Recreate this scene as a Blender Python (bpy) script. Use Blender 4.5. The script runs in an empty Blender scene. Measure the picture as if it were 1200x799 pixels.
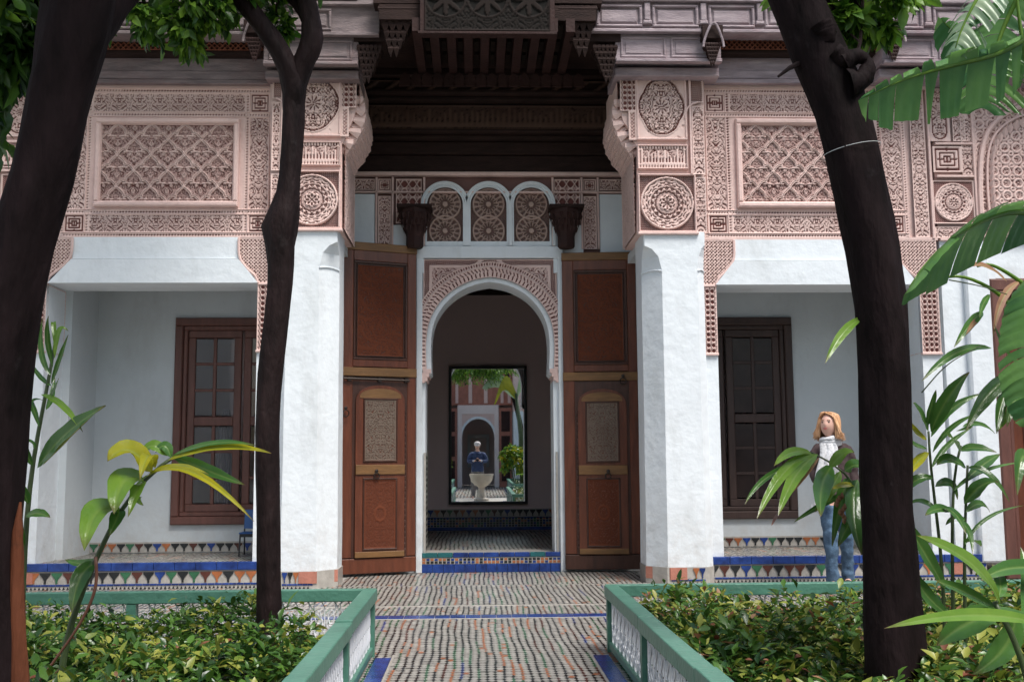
import bpy, bmesh, math, random
import numpy as np
from mathutils import Vector, Matrix
random.seed(7); rng = np.random.default_rng(7)
SC = bpy.context.scene
COL = SC.collection
PI = math.pi
# ------------------------------------------------------------------ camera
FPX = 1250.0; CX, CY = 600.0, 399.5
H = 1.2; VPX, VPY = 555.0, 545.0; ROLL = math.radians(0.42)
psi = math.atan((CX-VPX)/FPX); tlt = math.atan((VPY-CY)/FPX)
F = Vector((math.sin(psi)*math.cos(tlt), math.cos(psi)*math.cos(tlt), math.sin(tlt)))
R0 = Vector((math.cos(psi), -math.sin(psi), 0)); U0 = R0.cross(F)
R = R0*math.cos(ROLL) - U0*math.sin(ROLL); U = U0*math.cos(ROLL) + R0*math.sin(ROLL)
EYE = Vector((0, 0, H))
cam = bpy.data.objects.new('camera', bpy.data.cameras.new('camera')); COL.objects.link(cam)
cam.data.lens = FPX/1200*36; cam.data.sensor_width = 36; cam.data.clip_start = 0.03; cam.data.clip_end = 500
m = Matrix((R, U, -F)).transposed().to_4x4(); m.translation = EYE
cam.matrix_world = m
SC.camera = cam
# ------------------------------------------------------------------ light
SUN_EL, SUN_AZ = math.radians(60), math.radians(146)     # azimuth from +Y, clockwise
w = bpy.data.worlds.new("World"); SC.world = w; w.use_nodes = True
nt = w.node_tree; bg = nt.nodes['Background']
sky = nt.nodes.new('ShaderNodeTexSky'); sky.sky_type = 'NISHITA'; sky.sun_disc = False
sky.sun_elevation = SUN_EL; sky.sun_rotation = SUN_AZ; sky.air_density = 1.6; sky.dust_density = 3.0; sky.ozone_density = 0.8
nt.links.new(sky.outputs[0], bg.inputs[0]); bg.inputs[1].default_value = 0.105
sun = bpy.data.lights.new('sun', 'SUN'); sun.energy = 3.1; sun.angle = math.radians(24); sun.color = (1, .98, .95)
so = bpy.data.objects.new('sun', sun); COL.objects.link(so)
sd = Vector((math.sin(SUN_AZ)*math.cos(SUN_EL), math.cos(SUN_AZ)*math.cos(SUN_EL), math.sin(SUN_EL)))
so.rotation_euler = sd.to_track_quat('Z', 'Y').to_euler()
SC.view_settings.view_transform = 'Standard'; SC.view_settings.look = 'None'
SC.view_settings.exposure = 0.58; SC.view_settings.gamma = 1.0
SC.render.engine = 'CYCLES'
# ------------------------------------------------------------------ helpers
def W(px, py, Y):
    """measured picture position -> place on the plane y = Y"""
    d = F + R*((px-CX)/FPX) + U*((CY-py)/FPX)
    return EYE + d*(Y/d.y)
def X(px, Y, py=400): return W(px, py, Y).x
def Z(py, Y, px=600): return W(px, py, Y).z
def Wz(px, py, z):
    d = F + R*((px-CX)/FPX) + U*((CY-py)/FPX)
    return EYE + d*((z-H)/d.z)

def nodes(name):
    m = bpy.data.materials.new(name); m.use_nodes = True
    return m, m.node_tree.nodes, m.node_tree.links, m.node_tree.nodes['Principled BSDF']
def mat(name, c, rough=.6, var=.12, scale=6, bump=.1, bscale=40, c2=None, metal=0, spec=.5, stretch=(1, 1, 1), dirt=None, dsc=1.2, dth=.55, dstr=None, crack=0):
    m, N, L, P = nodes(name)
    tc = N.new('ShaderNodeTexCoord'); mp = N.new('ShaderNodeMapping'); mp.inputs['Scale'].default_value = stretch
    g = N.new('ShaderNodeNewGeometry')
    L.new(g.outputs['Position'], mp.inputs[0])
    n = N.new('ShaderNodeTexNoise'); n.inputs['Scale'].default_value = scale; n.inputs['Detail'].default_value = 6; n.inputs['Roughness'].default_value = .62
    L.new(mp.outputs[0], n.inputs[0])
    r = N.new('ShaderNodeValToRGB'); r.color_ramp.elements[0].position = .3; r.color_ramp.elements[1].position = .72
    a = tuple(max(0, v*(1-var)) for v in c); b = tuple(v*(1+var) for v in c) if c2 is None else c2
    r.color_ramp.elements[0].color = (*a, 1); r.color_ramp.elements[1].color = (*b, 1)
    L.new(n.outputs[0], r.inputs[0]); out = r.outputs[0]
    if dirt:
        n3 = N.new('ShaderNodeTexNoise'); n3.inputs['Scale'].default_value = dsc; n3.inputs['Detail'].default_value = 7; n3.inputs['Roughness'].default_value = .7
        if dstr:
            mp3 = N.new('ShaderNodeMapping'); mp3.inputs['Scale'].default_value = dstr; L.new(g.outputs['Position'], mp3.inputs[0]); L.new(mp3.outputs[0], n3.inputs[0])
        else: L.new(g.outputs['Position'], n3.inputs[0])
        rr = N.new('ShaderNodeMapRange'); rr.inputs[1].default_value = dth; rr.inputs[2].default_value = dth+.2; rr.inputs[4].default_value = .65
        L.new(n3.outputs[0], rr.inputs[0])
        mx = N.new('ShaderNodeMixRGB'); mx.inputs[2].default_value = (*dirt, 1)
        L.new(rr.outputs[0], mx.inputs[0]); L.new(out, mx.inputs[1]); out = mx.outputs[0]
    if dstr:
        sp_ = N.new('ShaderNodeSeparateXYZ'); L.new(g.outputs['Position'], sp_.inputs[0])
        zr = N.new('ShaderNodeMapRange'); zr.inputs[1].default_value = .15; zr.inputs[2].default_value = 1.0; zr.inputs[3].default_value = .42; zr.inputs[4].default_value = 0; L.new(sp_.outputs[2], zr.inputs[0])
        n5 = N.new('ShaderNodeTexNoise'); n5.inputs['Scale'].default_value = 6; n5.inputs['Detail'].default_value = 8; n5.inputs['Roughness'].default_value = .75; L.new(g.outputs['Position'], n5.inputs[0])
        r5 = N.new('ShaderNodeMapRange'); r5.inputs[1].default_value = .42; r5.inputs[2].default_value = .62; L.new(n5.outputs[0], r5.inputs[0])
        m5 = N.new('ShaderNodeMath'); m5.operation = 'MULTIPLY'; L.new(zr.outputs[0], m5.inputs[0]); L.new(r5.outputs[0], m5.inputs[1])
        x5 = N.new('ShaderNodeMixRGB'); x5.inputs[2].default_value = (.44, .40, .36, 1); L.new(m5.outputs[0], x5.inputs[0]); L.new(out, x5.inputs[1]); out = x5.outputs[0]
    L.new(out, P.inputs['Base Color'])
    P.inputs['Roughness'].default_value = rough; P.inputs['Metallic'].default_value = metal
    P.inputs['Specular IOR Level'].default_value = spec
    if bump:
        n2 = N.new('ShaderNodeTexNoise'); n2.inputs['Scale'].default_value = bscale; n2.inputs['Detail'].default_value = 5
        L.new(mp.outputs[0], n2.inputs[0])
        bp = N.new('ShaderNodeBump'); bp.inputs['Strength'].default_value = bump; bp.inputs['Distance'].default_value = .02
        L.new(n2.outputs[0], bp.inputs['Height']); L.new(bp.outputs[0], P.inputs['Normal'])
        if crack:
            vo = N.new('ShaderNodeTexVoronoi'); vo.feature = 'DISTANCE_TO_EDGE'; vo.inputs['Scale'].default_value = crack
            dm = N.new('ShaderNodeMixRGB'); dm.inputs[0].default_value = .12; L.new(mp.outputs[0], dm.inputs[1]); L.new(n2.outputs[1], dm.inputs[2]); L.new(dm.outputs[0], vo.inputs['Vector'])
            mr_ = N.new('ShaderNodeMapRange'); mr_.inputs[2].default_value = .12; L.new(vo.outputs[0], mr_.inputs[0])
            b2_ = N.new('ShaderNodeBump'); b2_.inputs['Strength'].default_value = .9; b2_.inputs['Distance'].default_value = .012
            L.new(mr_.outputs[0], b2_.inputs['Height']); L.new(bp.outputs[0], b2_.inputs['Normal']); L.new(b2_.outputs[0], P.inputs['Normal'])
    return m
def leafmat(name, c, c2, rough=.35, trans=.35, sc=3, vein=0):
    m, N, L, P = nodes(name)
    g = N.new('ShaderNodeNewGeometry')
    n = N.new('ShaderNodeTexNoise'); n.inputs['Scale'].default_value = sc; n.inputs['Detail'].default_value = 3
    L.new(g.outputs['Position'], n.inputs[0])
    ad = N.new('ShaderNodeMath'); ad.operation = 'MULTIPLY_ADD'; ad.inputs[1].default_value = .75
    L.new(g.outputs['Random Per Island'], ad.inputs[0])
    sb = N.new('ShaderNodeMath'); sb.operation = 'SUBTRACT'; sb.inputs[1].default_value = .34
    L.new(n.outputs[0], sb.inputs[0]); L.new(sb.outputs[0], ad.inputs[2])
    r = N.new('ShaderNodeValToRGB'); r.color_ramp.elements[0].position = .15; r.color_ramp.elements[1].position = .85
    r.color_ramp.elements[0].color = (*c, 1); r.color_ramp.elements[1].color = (*c2, 1)
    L.new(ad.outputs[0], r.inputs[0])
    if sc != 3.5:
        at = N.new('ShaderNodeAttribute'); at.attribute_name = 'tip'; ar = N.new('ShaderNodeAttribute'); ar.attribute_name = 'rib'
        nz = N.new('ShaderNodeTexNoise'); nz.inputs['Scale'].default_value = 40; L.new(g.outputs['Position'], nz.inputs[0])
        mm = N.new('ShaderNodeMath'); mm.operation = 'MULTIPLY_ADD'; mm.inputs[1].default_value = 1.6; mm.inputs[2].default_value = -.75; L.new(nz.outputs[0], mm.inputs[0])
        m2 = N.new('ShaderNodeMath'); m2.operation = 'ADD'; L.new(mm.outputs[0], m2.inputs[0]); L.new(at.outputs['Fac'], m2.inputs[1])
        m3 = N.new('ShaderNodeMath'); m3.operation = 'MULTIPLY'; m3.use_clamp = True; L.new(m2.outputs[0], m3.inputs[0]); L.new(at.outputs['Fac'], m3.inputs[1])
        x1_ = N.new('ShaderNodeMixRGB'); x1_.inputs[2].default_value = (.13, .075, .03, 1); L.new(m3.outputs[0], x1_.inputs[0]); L.new(r.outputs[0], x1_.inputs[1])
        m4 = N.new('ShaderNodeMath'); m4.operation = 'MULTIPLY'; m4.inputs[1].default_value = .45; L.new(ar.outputs['Fac'], m4.inputs[0])
        x2_ = N.new('ShaderNodeMixRGB'); x2_.inputs[2].default_value = (.26, .36, .10, 1); L.new(m4.outputs[0], x2_.inputs[0]); L.new(x1_.outputs[0], x2_.inputs[1])
        r = x2_
    L.new(r.outputs[0], P.inputs['Base Color'])
    P.inputs['Roughness'].default_value = rough
    t = N.new('ShaderNodeBsdfTranslucent'); L.new(r.outputs[0], t.inputs[0])
    mx = N.new('ShaderNodeMixShader'); mx.inputs[0].default_value = trans
    L.new(P.outputs[0], mx.inputs[1]); L.new(t.outputs[0], mx.inputs[2])
    L.new(mx.outputs[0], N['Material Output'].inputs[0])
    n2 = N.new('ShaderNodeTexNoise'); n2.inputs['Scale'].default_value = 30; L.new(g.outputs['Position'], n2.inputs[0])
    bp = N.new('ShaderNodeBump'); bp.inputs['Strength'].default_value = .25; bp.inputs['Distance'].default_value = .01
    L.new(n2.outputs[0], bp.inputs['Height']); L.new(bp.outputs[0], P.inputs['Normal'])
    return m
def stuccomat(name, lo, hi):  # recess shade and dirt put into the colour: darker where carved deeper
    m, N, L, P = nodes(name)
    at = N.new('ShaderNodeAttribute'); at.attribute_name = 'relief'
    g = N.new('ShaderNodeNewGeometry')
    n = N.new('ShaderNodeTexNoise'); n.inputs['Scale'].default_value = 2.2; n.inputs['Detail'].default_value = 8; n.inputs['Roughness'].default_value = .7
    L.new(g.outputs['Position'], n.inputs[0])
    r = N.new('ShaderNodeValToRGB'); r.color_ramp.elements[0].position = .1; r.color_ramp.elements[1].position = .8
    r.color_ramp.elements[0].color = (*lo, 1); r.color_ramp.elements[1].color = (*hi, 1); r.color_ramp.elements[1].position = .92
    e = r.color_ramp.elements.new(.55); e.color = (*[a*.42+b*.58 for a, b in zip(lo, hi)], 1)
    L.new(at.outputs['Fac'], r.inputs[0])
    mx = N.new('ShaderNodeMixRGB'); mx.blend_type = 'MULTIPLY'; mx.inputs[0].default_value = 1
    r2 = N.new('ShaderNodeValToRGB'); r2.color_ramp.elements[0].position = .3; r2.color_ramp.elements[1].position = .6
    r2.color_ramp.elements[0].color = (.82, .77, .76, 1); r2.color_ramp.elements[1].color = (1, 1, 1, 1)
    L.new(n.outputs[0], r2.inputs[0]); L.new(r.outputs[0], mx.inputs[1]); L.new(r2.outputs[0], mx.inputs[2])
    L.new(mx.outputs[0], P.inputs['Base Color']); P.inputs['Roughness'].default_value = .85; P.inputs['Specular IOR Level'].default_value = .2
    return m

WL = {}      # world place of every parent
def thing(name, label, cat, loc=(0, 0, 0), group=None, kind=None):
    o = bpy.data.objects.new(name, None); COL.objects.link(o); o.location = loc; o.empty_display_size = .2
    tag(o, label, cat, group, kind); WL[o] = Vector(loc); return o
def tag(o, label=None, cat=None, group=None, kind=None):
    if label: o['label'] = label
    if cat: o['category'] = cat
    if group: o['group'] = group
    if kind: o['kind'] = kind
    return o
def structure(o, label=None):
    o['kind'] = 'structure'
    if label: o['label'] = label
    return o
def wl(o):
    return WL[o] if o in WL else Vector((0, 0, 0))
def link(name, me, parent=None, loc=None):
    o = bpy.data.objects.new(name, me); COL.objects.link(o)
    if parent is not None: o.parent = parent
    if loc is not None: o.location = Vector(loc) - wl(parent) if parent is not None else Vector(loc)
    WL[o] = (wl(parent) if parent is not None else Vector((0, 0, 0))) + Vector(o.location)
    return o
class MB:
    def __init__(s): s.v = []; s.f = []; s.mi = []; s.cm = 0
    def add(s, vs, fs):
        b = len(s.v); s.v += [tuple(v) for v in vs]; s.f += [tuple(b+i for i in f) for f in fs]; s.mi += [s.cm]*len(fs); return s
    def box(s, x0, x1, y0, y1, z0, z1, ch=0):
        if x0 > x1: x0, x1 = x1, x0
        if y0 > y1: y0, y1 = y1, y0
        if z0 > z1: z0, z1 = z1, z0
        if ch <= 0:
            return s.add([(x0, y0, z0), (x1, y0, z0), (x1, y1, z0), (x0, y1, z0), (x0, y0, z1), (x1, y0, z1), (x1, y1, z1), (x0, y1, z1)],
                         [(0, 3, 2, 1), (4, 5, 6, 7), (0, 1, 5, 4), (1, 2, 6, 5), (2, 3, 7, 6), (3, 0, 4, 7)])
        # front (-y) face chamfered
        c = ch
        return s.add([(x0, y0+c, z0), (x1, y0+c, z0), (x1, y1, z0), (x0, y1, z0), (x0, y0+c, z1), (x1, y0+c, z1), (x1, y1, z1), (x0, y1, z1),
                      (x0+c, y0, z0+c), (x1-c, y0, z0+c), (x1-c, y0, z1-c), (x0+c, y0, z1-c)],
                     [(0, 3, 2, 1), (4, 5, 6, 7), (1, 2, 6, 5), (2, 3, 7, 6), (3, 0, 4, 7), (8, 9, 10, 11), (0, 1, 9, 8), (1, 5, 10, 9), (5, 4, 11, 10), (4, 0, 8, 11)])
    def prism(s, poly, y0, y1):      # poly of (x,z), counter-clockwise seen from -y
        n = len(poly)
        vs = [(x, y0, z) for x, z in poly] + [(x, y1, z) for x, z in poly]
        fs = [tuple(range(n)), tuple(range(2*n-1, n-1, -1))] + [(i, n+i, n+(i+1) % n, (i+1) % n) for i in range(n)]
        return s.add(vs, fs)
    def prismz(s, poly, z0, z1):     # poly of (x,y)
        n = len(poly)
        vs = [(x, y, z0) for x, y in poly] + [(x, y, z1) for x, y in poly]
        fs = [tuple(range(n-1, -1, -1)), tuple(range(n, 2*n))] + [(i, (i+1) % n, n+(i+1) % n, n+i) for i in range(n)]
        return s.add(vs, fs)
    def frame(s, x0, x1, z0, z1, w, y0, y1, b=0):   # picture-frame of four bevelled bars
        s.box(x0, x1, y0, y1, z0, z0+w, b); s.box(x0, x1, y0, y1, z1-w, z1, b)
        s.box(x0, x0+w, y0, y1, z0+w, z1-w, b); s.box(x1-w, x1, y0, y1, z0+w, z1-w, b); return s
    def tube(s, pts, rad, n=8, cap=True, jit=0):
        pts = [Vector(p) for p in pts]; m = len(pts)
        if not hasattr(rad, '__len__'): rad = [rad]*m
        t0 = (pts[1]-pts[0]).normalized(); a = t0.orthogonal().normalized(); vs = []
        for i, p in enumerate(pts):
            t = (pts[min(i+1, m-1)]-pts[max(i-1, 0)]).normalized()
            a = (a - t*a.dot(t)).normalized(); b = t.cross(a)
            for k in range(n):
                th = 2*PI*k/n; r = rad[i]*(1+jit*(random.random()-.5))
                vs.append(p + a*math.cos(th)*r + b*math.sin(th)*r)
        fs = [(i*n+k, i*n+(k+1) % n, (i+1)*n+(k+1) % n, (i+1)*n+k) for i in range(m-1) for k in range(n)]
        if cap: fs += [tuple(range(n-1, -1, -1)), tuple(range((m-1)*n, m*n))]
        return s.add(vs, fs)
    def lathe(s, prof, c, n=16):     # prof of (r,z)
        vs = [(c[0]+r*math.cos(2*PI*k/n), c[1]+r*math.sin(2*PI*k/n), c[2]+z) for r, z in prof for k in range(n)]
        m = len(prof)
        fs = [(i*n+k, i*n+(k+1) % n, (i+1)*n+(k+1) % n, (i+1)*n+k) for i in range(m-1) for k in range(n)]
        fs += [tuple(range(n-1, -1, -1)), tuple(range((m-1)*n, m*n))]
        return s.add(vs, fs)
    def mesh(s, name, mats, smooth=False, off=Vector((0, 0, 0))):
        me = bpy.data.meshes.new(name)
        if not isinstance(mats, (list, tuple)): mats = [mats]
        for m_ in mats: me.materials.append(m_)
        v = [(a-off.x, b-off.y, c-off.z) for a, b, c in s.v]
        me.from_pydata(v, [], s.f)
        if len(mats) > 1: me.polygons.foreach_set('material_index', s.mi)
        if smooth:
            me.polygons.foreach_set('use_smooth', [True]*len(me.polygons))
        me.update(); return me
    def build(s, name, mats, parent=None, smooth=False, origin=None):
        if origin is None: origin = wl(parent) if parent is not None else Vector((0, 0, 0))
        origin = Vector(origin)
        me = s.mesh(name, mats, smooth, origin)
        if smooth == 'auto':
            me.polygons.foreach_set('use_smooth', [True]*len(me.polygons))
        o = link(name, me, parent, origin); return o
def smooth_angle(o, a=40):
    me = o.data
    me.polygons.foreach_set('use_smooth', [True]*len(me.polygons))
    me.set_sharp_from_angle(angle=math.radians(a))
def bez(a, b, c, n):
    a, b, c = Vector(a), Vector(b), Vector(c)
    return [a*(1-t)**2 + b*2*t*(1-t) + c*t*t for t in [i/n for i in range(n+1)]]
# ------------------------------------------------------------------ materials
M = {}
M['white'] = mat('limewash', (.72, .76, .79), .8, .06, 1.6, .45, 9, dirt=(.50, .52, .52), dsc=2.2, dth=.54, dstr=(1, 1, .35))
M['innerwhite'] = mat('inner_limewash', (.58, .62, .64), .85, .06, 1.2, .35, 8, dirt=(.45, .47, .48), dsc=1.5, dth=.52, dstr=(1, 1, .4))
M['room'] = mat('room_plaster', (.86, .69, .67), .85, .05, 1.2, .15, 10)
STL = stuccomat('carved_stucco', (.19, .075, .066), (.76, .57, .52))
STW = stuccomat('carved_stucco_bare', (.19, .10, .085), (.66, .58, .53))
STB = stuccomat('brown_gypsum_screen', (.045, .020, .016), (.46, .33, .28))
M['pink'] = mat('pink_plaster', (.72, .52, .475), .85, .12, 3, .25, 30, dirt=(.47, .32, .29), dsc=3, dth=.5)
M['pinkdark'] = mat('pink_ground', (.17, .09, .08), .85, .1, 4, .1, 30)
M['cedar'] = mat('weathered_cedar', (.16, .125, .13), .7, .3, 3, .5, 25, stretch=(1, 1, 6), c2=(.29, .225, .225), dirt=(.22, .12, .12), dsc=1.6)
M['cedardark'] = mat('dark_cedar', (.026, .014, .012), .8, .35, 4, .3, 25, stretch=(1, 1, 4), spec=.2)
M['cedarred'] = mat('red_cedar', (.034, .015, .013), .7, .3, 5, .3, 25, spec=.25)
M['painted'] = mat('painted_cedar', (.014, .014, .012), .75, .5, 9, .2, 25, c2=(.034, .020, .015), spec=.2)
M['door'] = mat('door_wood', (.125, .037, .018), .33, .35, 3, .25, 30, stretch=(5, 5, .7))
M['doordark'] = mat('door_frame_wood', (.062, .024, .015), .38, .35, 3, .25, 30, stretch=(5, 5, .7))
M['doorgold'] = mat('ochre_wood', (.18, .088, .028), .5, .25, 5, .2, 30, stretch=(1, 1, 6))
M['doorgrey'] = mat('worn_grey_panel', (.22, .16, .12), .6, .35, 14, .3, 50)
M['winwood'] = mat('window_wood', (.135, .055, .042), .5, .25, 3, .2, 30, stretch=(5, 5, .7))
M['winwood2'] = mat('dark_window_wood', (.048, .026, .021), .5, .25, 3, .2, 30, stretch=(5, 5, .7))
M['green'] = mat('green_paint', (.075, .20, .145), .42, .15, 5, .25, 30, dirt=(.20, .25, .20), dsc=22, dth=.60)
M['iron'] = mat('white_painted_iron', (.74, .75, .78), .45, .08, 9, 0)
M['cream'] = mat('cream_glaze', (.40, .375, .34), .28, .18, 14, .1, 60, dirt=(.34, .31, .27), dsc=6)
M['black'] = mat('black_glaze', (.018, .020, .022), .25, .3, 9, .05, 60)
M['gblue'] = mat('blue_glaze', (.014, .035, .17), .25, .45, 8, .15, 40, c2=(.024, .07, .30))
M['ggreen'] = mat('green_glaze', (.035, .13, .065), .25, .3, 8, .05, 60)
M['gteal'] = mat('teal_glaze', (.02, .12, .13), .25, .3, 8, .05, 60)
M['gor'] = mat('ochre_glaze', (.36, .12, .045), .3, .25, 8, .05, 60)
M['gbrown'] = mat('brown_glaze', (.09, .03, .022), .25, .3, 8, .05, 60)
M['terra'] = mat('bare_terracotta', (.42, .17, .12), .8, .2, 6, .2, 40)
M['grout'] = mat('grout', (.33, .31, .285), .8, .15, 14, .2, 60)
M['soil'] = mat('soil', (.035, .024, .016), .95, .4, 12, .8, 20)
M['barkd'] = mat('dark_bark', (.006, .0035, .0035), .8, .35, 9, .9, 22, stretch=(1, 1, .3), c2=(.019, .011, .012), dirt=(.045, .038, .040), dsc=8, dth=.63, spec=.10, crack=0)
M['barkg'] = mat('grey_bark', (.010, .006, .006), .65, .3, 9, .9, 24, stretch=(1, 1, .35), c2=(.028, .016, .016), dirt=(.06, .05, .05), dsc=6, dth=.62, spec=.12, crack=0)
M['heart'] = mat('bared_heartwood', (.085, .026, .013), .8, .45, 9, .9, 26, stretch=(1, 1, .2), c2=(.17, .055, .026), dirt=(.03, .014, .010), dsc=12, dth=.55, spec=.15)
M['leafd'] = leafmat('dark_leaf', (.016, .050, .010), (.075, .17, .025), .35, .35)
M['leafm'] = leafmat('bright_leaf', (.055, .15, .015), (.22, .38, .045), .35, .45)
M['shrub'] = leafmat('shrub_leaf', (.012, .045, .010), (.09, .19, .028), .3, .28)
M['shrub2'] = leafmat('shrub_leaf_pale', (.15, .21, .025), (.36, .36, .07), .4, .3)
M['shrubred'] = leafmat('withered_leaf', (.20, .055, .03), (.33, .18, .09), .6, .25)
M['gleaf'] = leafmat('ginger_leaf', (.030, .10, .022), (.085, .20, .04), .20, .3, 5)
M['yleaf'] = leafmat('yellowing_leaf', (.20, .26, .02), (.46, .40, .02), .22, .4, 9)
M['lleaf'] = leafmat('light_green_leaf', (.08, .20, .025), (.21, .35, .05), .20, .4, 8)
M['bleaf'] = leafmat('banana_leaf', (.05, .15, .045), (.17, .34, .09), .24, .45, 6)
M['bleafp'] = leafmat('pale_banana_leaf', (.22, .34, .20), (.38, .48, .30), .3, .4, 2)
M['stem'] = mat('plant_stem', (.05, .075, .025), .5, .3, 9, .1, 30)
M['stemred'] = mat('reddish_stem', (.13, .05, .03), .5, .3, 9, .1, 30)
M['metal'] = mat('aged_iron', (.05, .04, .035), .45, .2, 10, .1, 60, metal=.8)
M['bluepl'] = mat('blue_plastic', (.02, .09, .28), .35, .1, 5, 0)
M['chairblk'] = mat('black_tube', (.015, .016, .02), .35, .1, 5, 0)
M['curtain'] = mat('curtain_cloth', (.20, .17, .18), .9, .12, 5, .2, 30)
M['stone'] = mat('pale_marble', (.55, .48, .40), .45, .12, 3, .2, 20, dirt=(.40, .33, .26))
def glassmat():
    m, N, L, P = nodes('window_glass')
    P.inputs['Base Color'].default_value = (.8, .8, .82, 1); P.inputs['Roughness'].default_value = .04
    P.inputs['Transmission Weight'].default_value = 1; P.inputs['IOR'].default_value = 1.45
    n = N.new('ShaderNodeTexNoise'); n.inputs['Scale'].default_value = 3
    bp = N.new('ShaderNodeBump'); bp.inputs['Strength'].default_value = .08; L.new(n.outputs[0], bp.inputs['Height']); L.new(bp.outputs[0], P.inputs['Normal'])
    return m
M['glass'] = glassmat(); M['glassd'] = mat('dusty_dark_glass', (.030, .020, .018), .25, .3, 6, .05, 20, spec=.35)
def mirrormat():
    m, N, L, P = nodes('silvered_glass')
    P.inputs['Base Color'].default_value = (.86, .88, .87, 1); P.inputs['Metallic'].default_value = 1; P.inputs['Roughness'].default_value = .012
    return m
M['mirror'] = mirrormat()
# ------------------------------------------------------------------ carved stucco as real relief
def sst(x, a, b):
    t = np.clip((x-a)/(b-a), 0, 1); return t*t*(3-2*t)
def arab(u, v, s=.034):
    a = np.sin(u/s + 1.9*np.sin(v/s*.83+.6)); b = np.sin(v/s*1.06 + 1.9*np.sin(u/s*.87+1.3))
    c = np.sin((u+v)/s*.71+1.5*np.sin((u-v)/s*.6))
    q = np.abs(a*b + .45*c)
    return sst(q, .12, .34)*(1-.25*sst(q, .75, 1.1))
def fold(u, p): return np.abs((u/p) % 1.0 - .5)*p
def segd(x, y, P_):
    d = np.full(x.shape, 9.0)
    for (ax, ay), (bx, by) in zip(P_[:-1], P_[1:]):
        dx, dy = bx-ax, by-ay; t = np.clip(((x-ax)*dx+(y-ay)*dy)/(dx*dx+dy*dy), 0, 1)
        d = np.minimum(d, np.hypot(x-ax-t*dx, y-ay-t*dy))
    return d
def sebka(u, v, w, h):
    """lobed lozenge net with pairs of leaves, dropped half a bay in every other row"""
    n = max(1, round(w/.37)); a = w/n; b = h/5.0
    row = np.floor(v/b); y = v-row*b; x = (u+row*a/2+.0) % a; x = np.minimum(x, a-x)
    S_ = lambda L_: [(p*a, q*b) for p, q in L_]
    rib = [(0, 0), (.05, .16), (.11, .30), (.17, .38), (.235, .40), (.265, .36), (.28, .50), (.32, .64), (.39, .78), (.455, .90), (.5, 1.0)]
    def one(x, y):
        d = segd(x, y, S_(rib)); o = (1-sst(d, .0115, .0155))*(1-.4*(1-sst(d, .002, .0045)))
        d2 = segd(x, y, S_([(.0, .22), (.06, .40), (.13, .52), (.235, .55), (.25, .66), (.33, .82), (.40, .95)])); o = np.maximum(o, (1-sst(d2, .004, .0075))*.62)
        d3 = segd(x, y, S_([(.20, .20), (.30, .24), (.44, .20)])); o = np.maximum(o, (1-sst(d3, .007, .011))*.92)
        r = np.hypot(x-.37*a, y-.06*b); o = np.maximum(o, (1-sst(np.abs(r-.010), .0045, .0075))*.8)
        d4 = segd(x, y, S_([(0, .56), (.055, .72), (0, .90)])); o = np.maximum(o, (1-sst(d4, .004, .0075))*.75)
        o = np.maximum(o, (1-sst(np.hypot(x, (y-.73*b)*.8), .004, .008))*.7)
        dh = np.abs(((x*1.0+y*.8)/.0165) % 1-.5)*.0165; hz = (x > .37*a) & (y > .30*b) & (y < .86*b); o = np.where(hz, np.maximum(o, (1-sst(dh, .002, .005))*.5), o)
        return o
    o = np.maximum(one(x, y), np.maximum(one(a/2-x, y+b), one(a/2-x, y-b)))
    q = arab(fold(u, a), v*.95+.013, .0145)
    return np.maximum(o, q*.50+.04)
def vine(u, v, w, h): return arab(fold(u-w/2, 0.21), v, .0155)*.95
def vinev(u, v, w, h): return arab(fold(u-w/2, w*1.2), v, .0165)*.95
def kufic(u, v, w, h):
    p = .034; k = np.floor(u/p); hsh = np.modf(np.abs(np.sin(k*12.9898)*43758.5453))[0]
    bar = (1-sst(np.abs((u/p) % 1-.5), .22, .34))*(v/h < .45+.5*hsh)*(v/h > .12)
    base = (np.abs(v/h-.2) < .09)
    cur = arab(u, v, .016)*.7*(v/h > .45)
    return np.maximum(np.maximum(bar, base*.95), cur)
def meander(u, v, w, h):
    x = np.abs(u-w/2); y = np.abs(v-h/2); r = np.maximum(x/w, y/h)*2
    ring = np.sin(r*PI*7.0) > -.1
    gap = (np.abs(u-w/2-(v-h/2)*0) < .010) & (np.sin(r*PI*2.5+1) > 0)
    gap2 = (np.abs(v-h/2) < .010) & (np.sin(r*PI*2.5+1) < 0)
    return np.where(gap | gap2, 0.05, ring*1.0)
def scales(u, v, w, h):
    a = max(.052, w/5.0); V_ = v/(a*1.1)
    q = np.abs(np.cos(PI*u/a))*1.0 - np.abs((V_ % 1)-.5)*2
    q2 = np.abs(np.sin(PI*u/a)) - np.abs(((V_+.5) % 1)-.5)*2
    return np.clip(1-sst(np.abs(q), .12, .34) + sst(q2, .45, .8)*.6, 0, 1)
def grille(u, v, w, h):
    a = .036
    s1 = np.cos(2*PI*u/a); s2 = np.cos(2*PI*v/a)
    return sst(.30-s1*s2, -.12, .12)
def diag(u, v, w, h):
    a = .022
    return sst(np.sin(2*PI*(u+v)/a)*.5+np.sin(2*PI*(u-v)/a)*.5, -.2, .3)*.8
def lobes(u, v, w, h):
    a = w/3.2
    q = np.hypot(((u/a) % 1)-.5, ((v/a) % 1)-.5); q2 = np.hypot((((u/a)+.5) % 1)-.5, (((v/a)+.5) % 1)-.5)
    return np.maximum(1-sst(np.abs(q-.36), .05, .13), 1-sst(np.abs(q2-.16), .04, .1))
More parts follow.
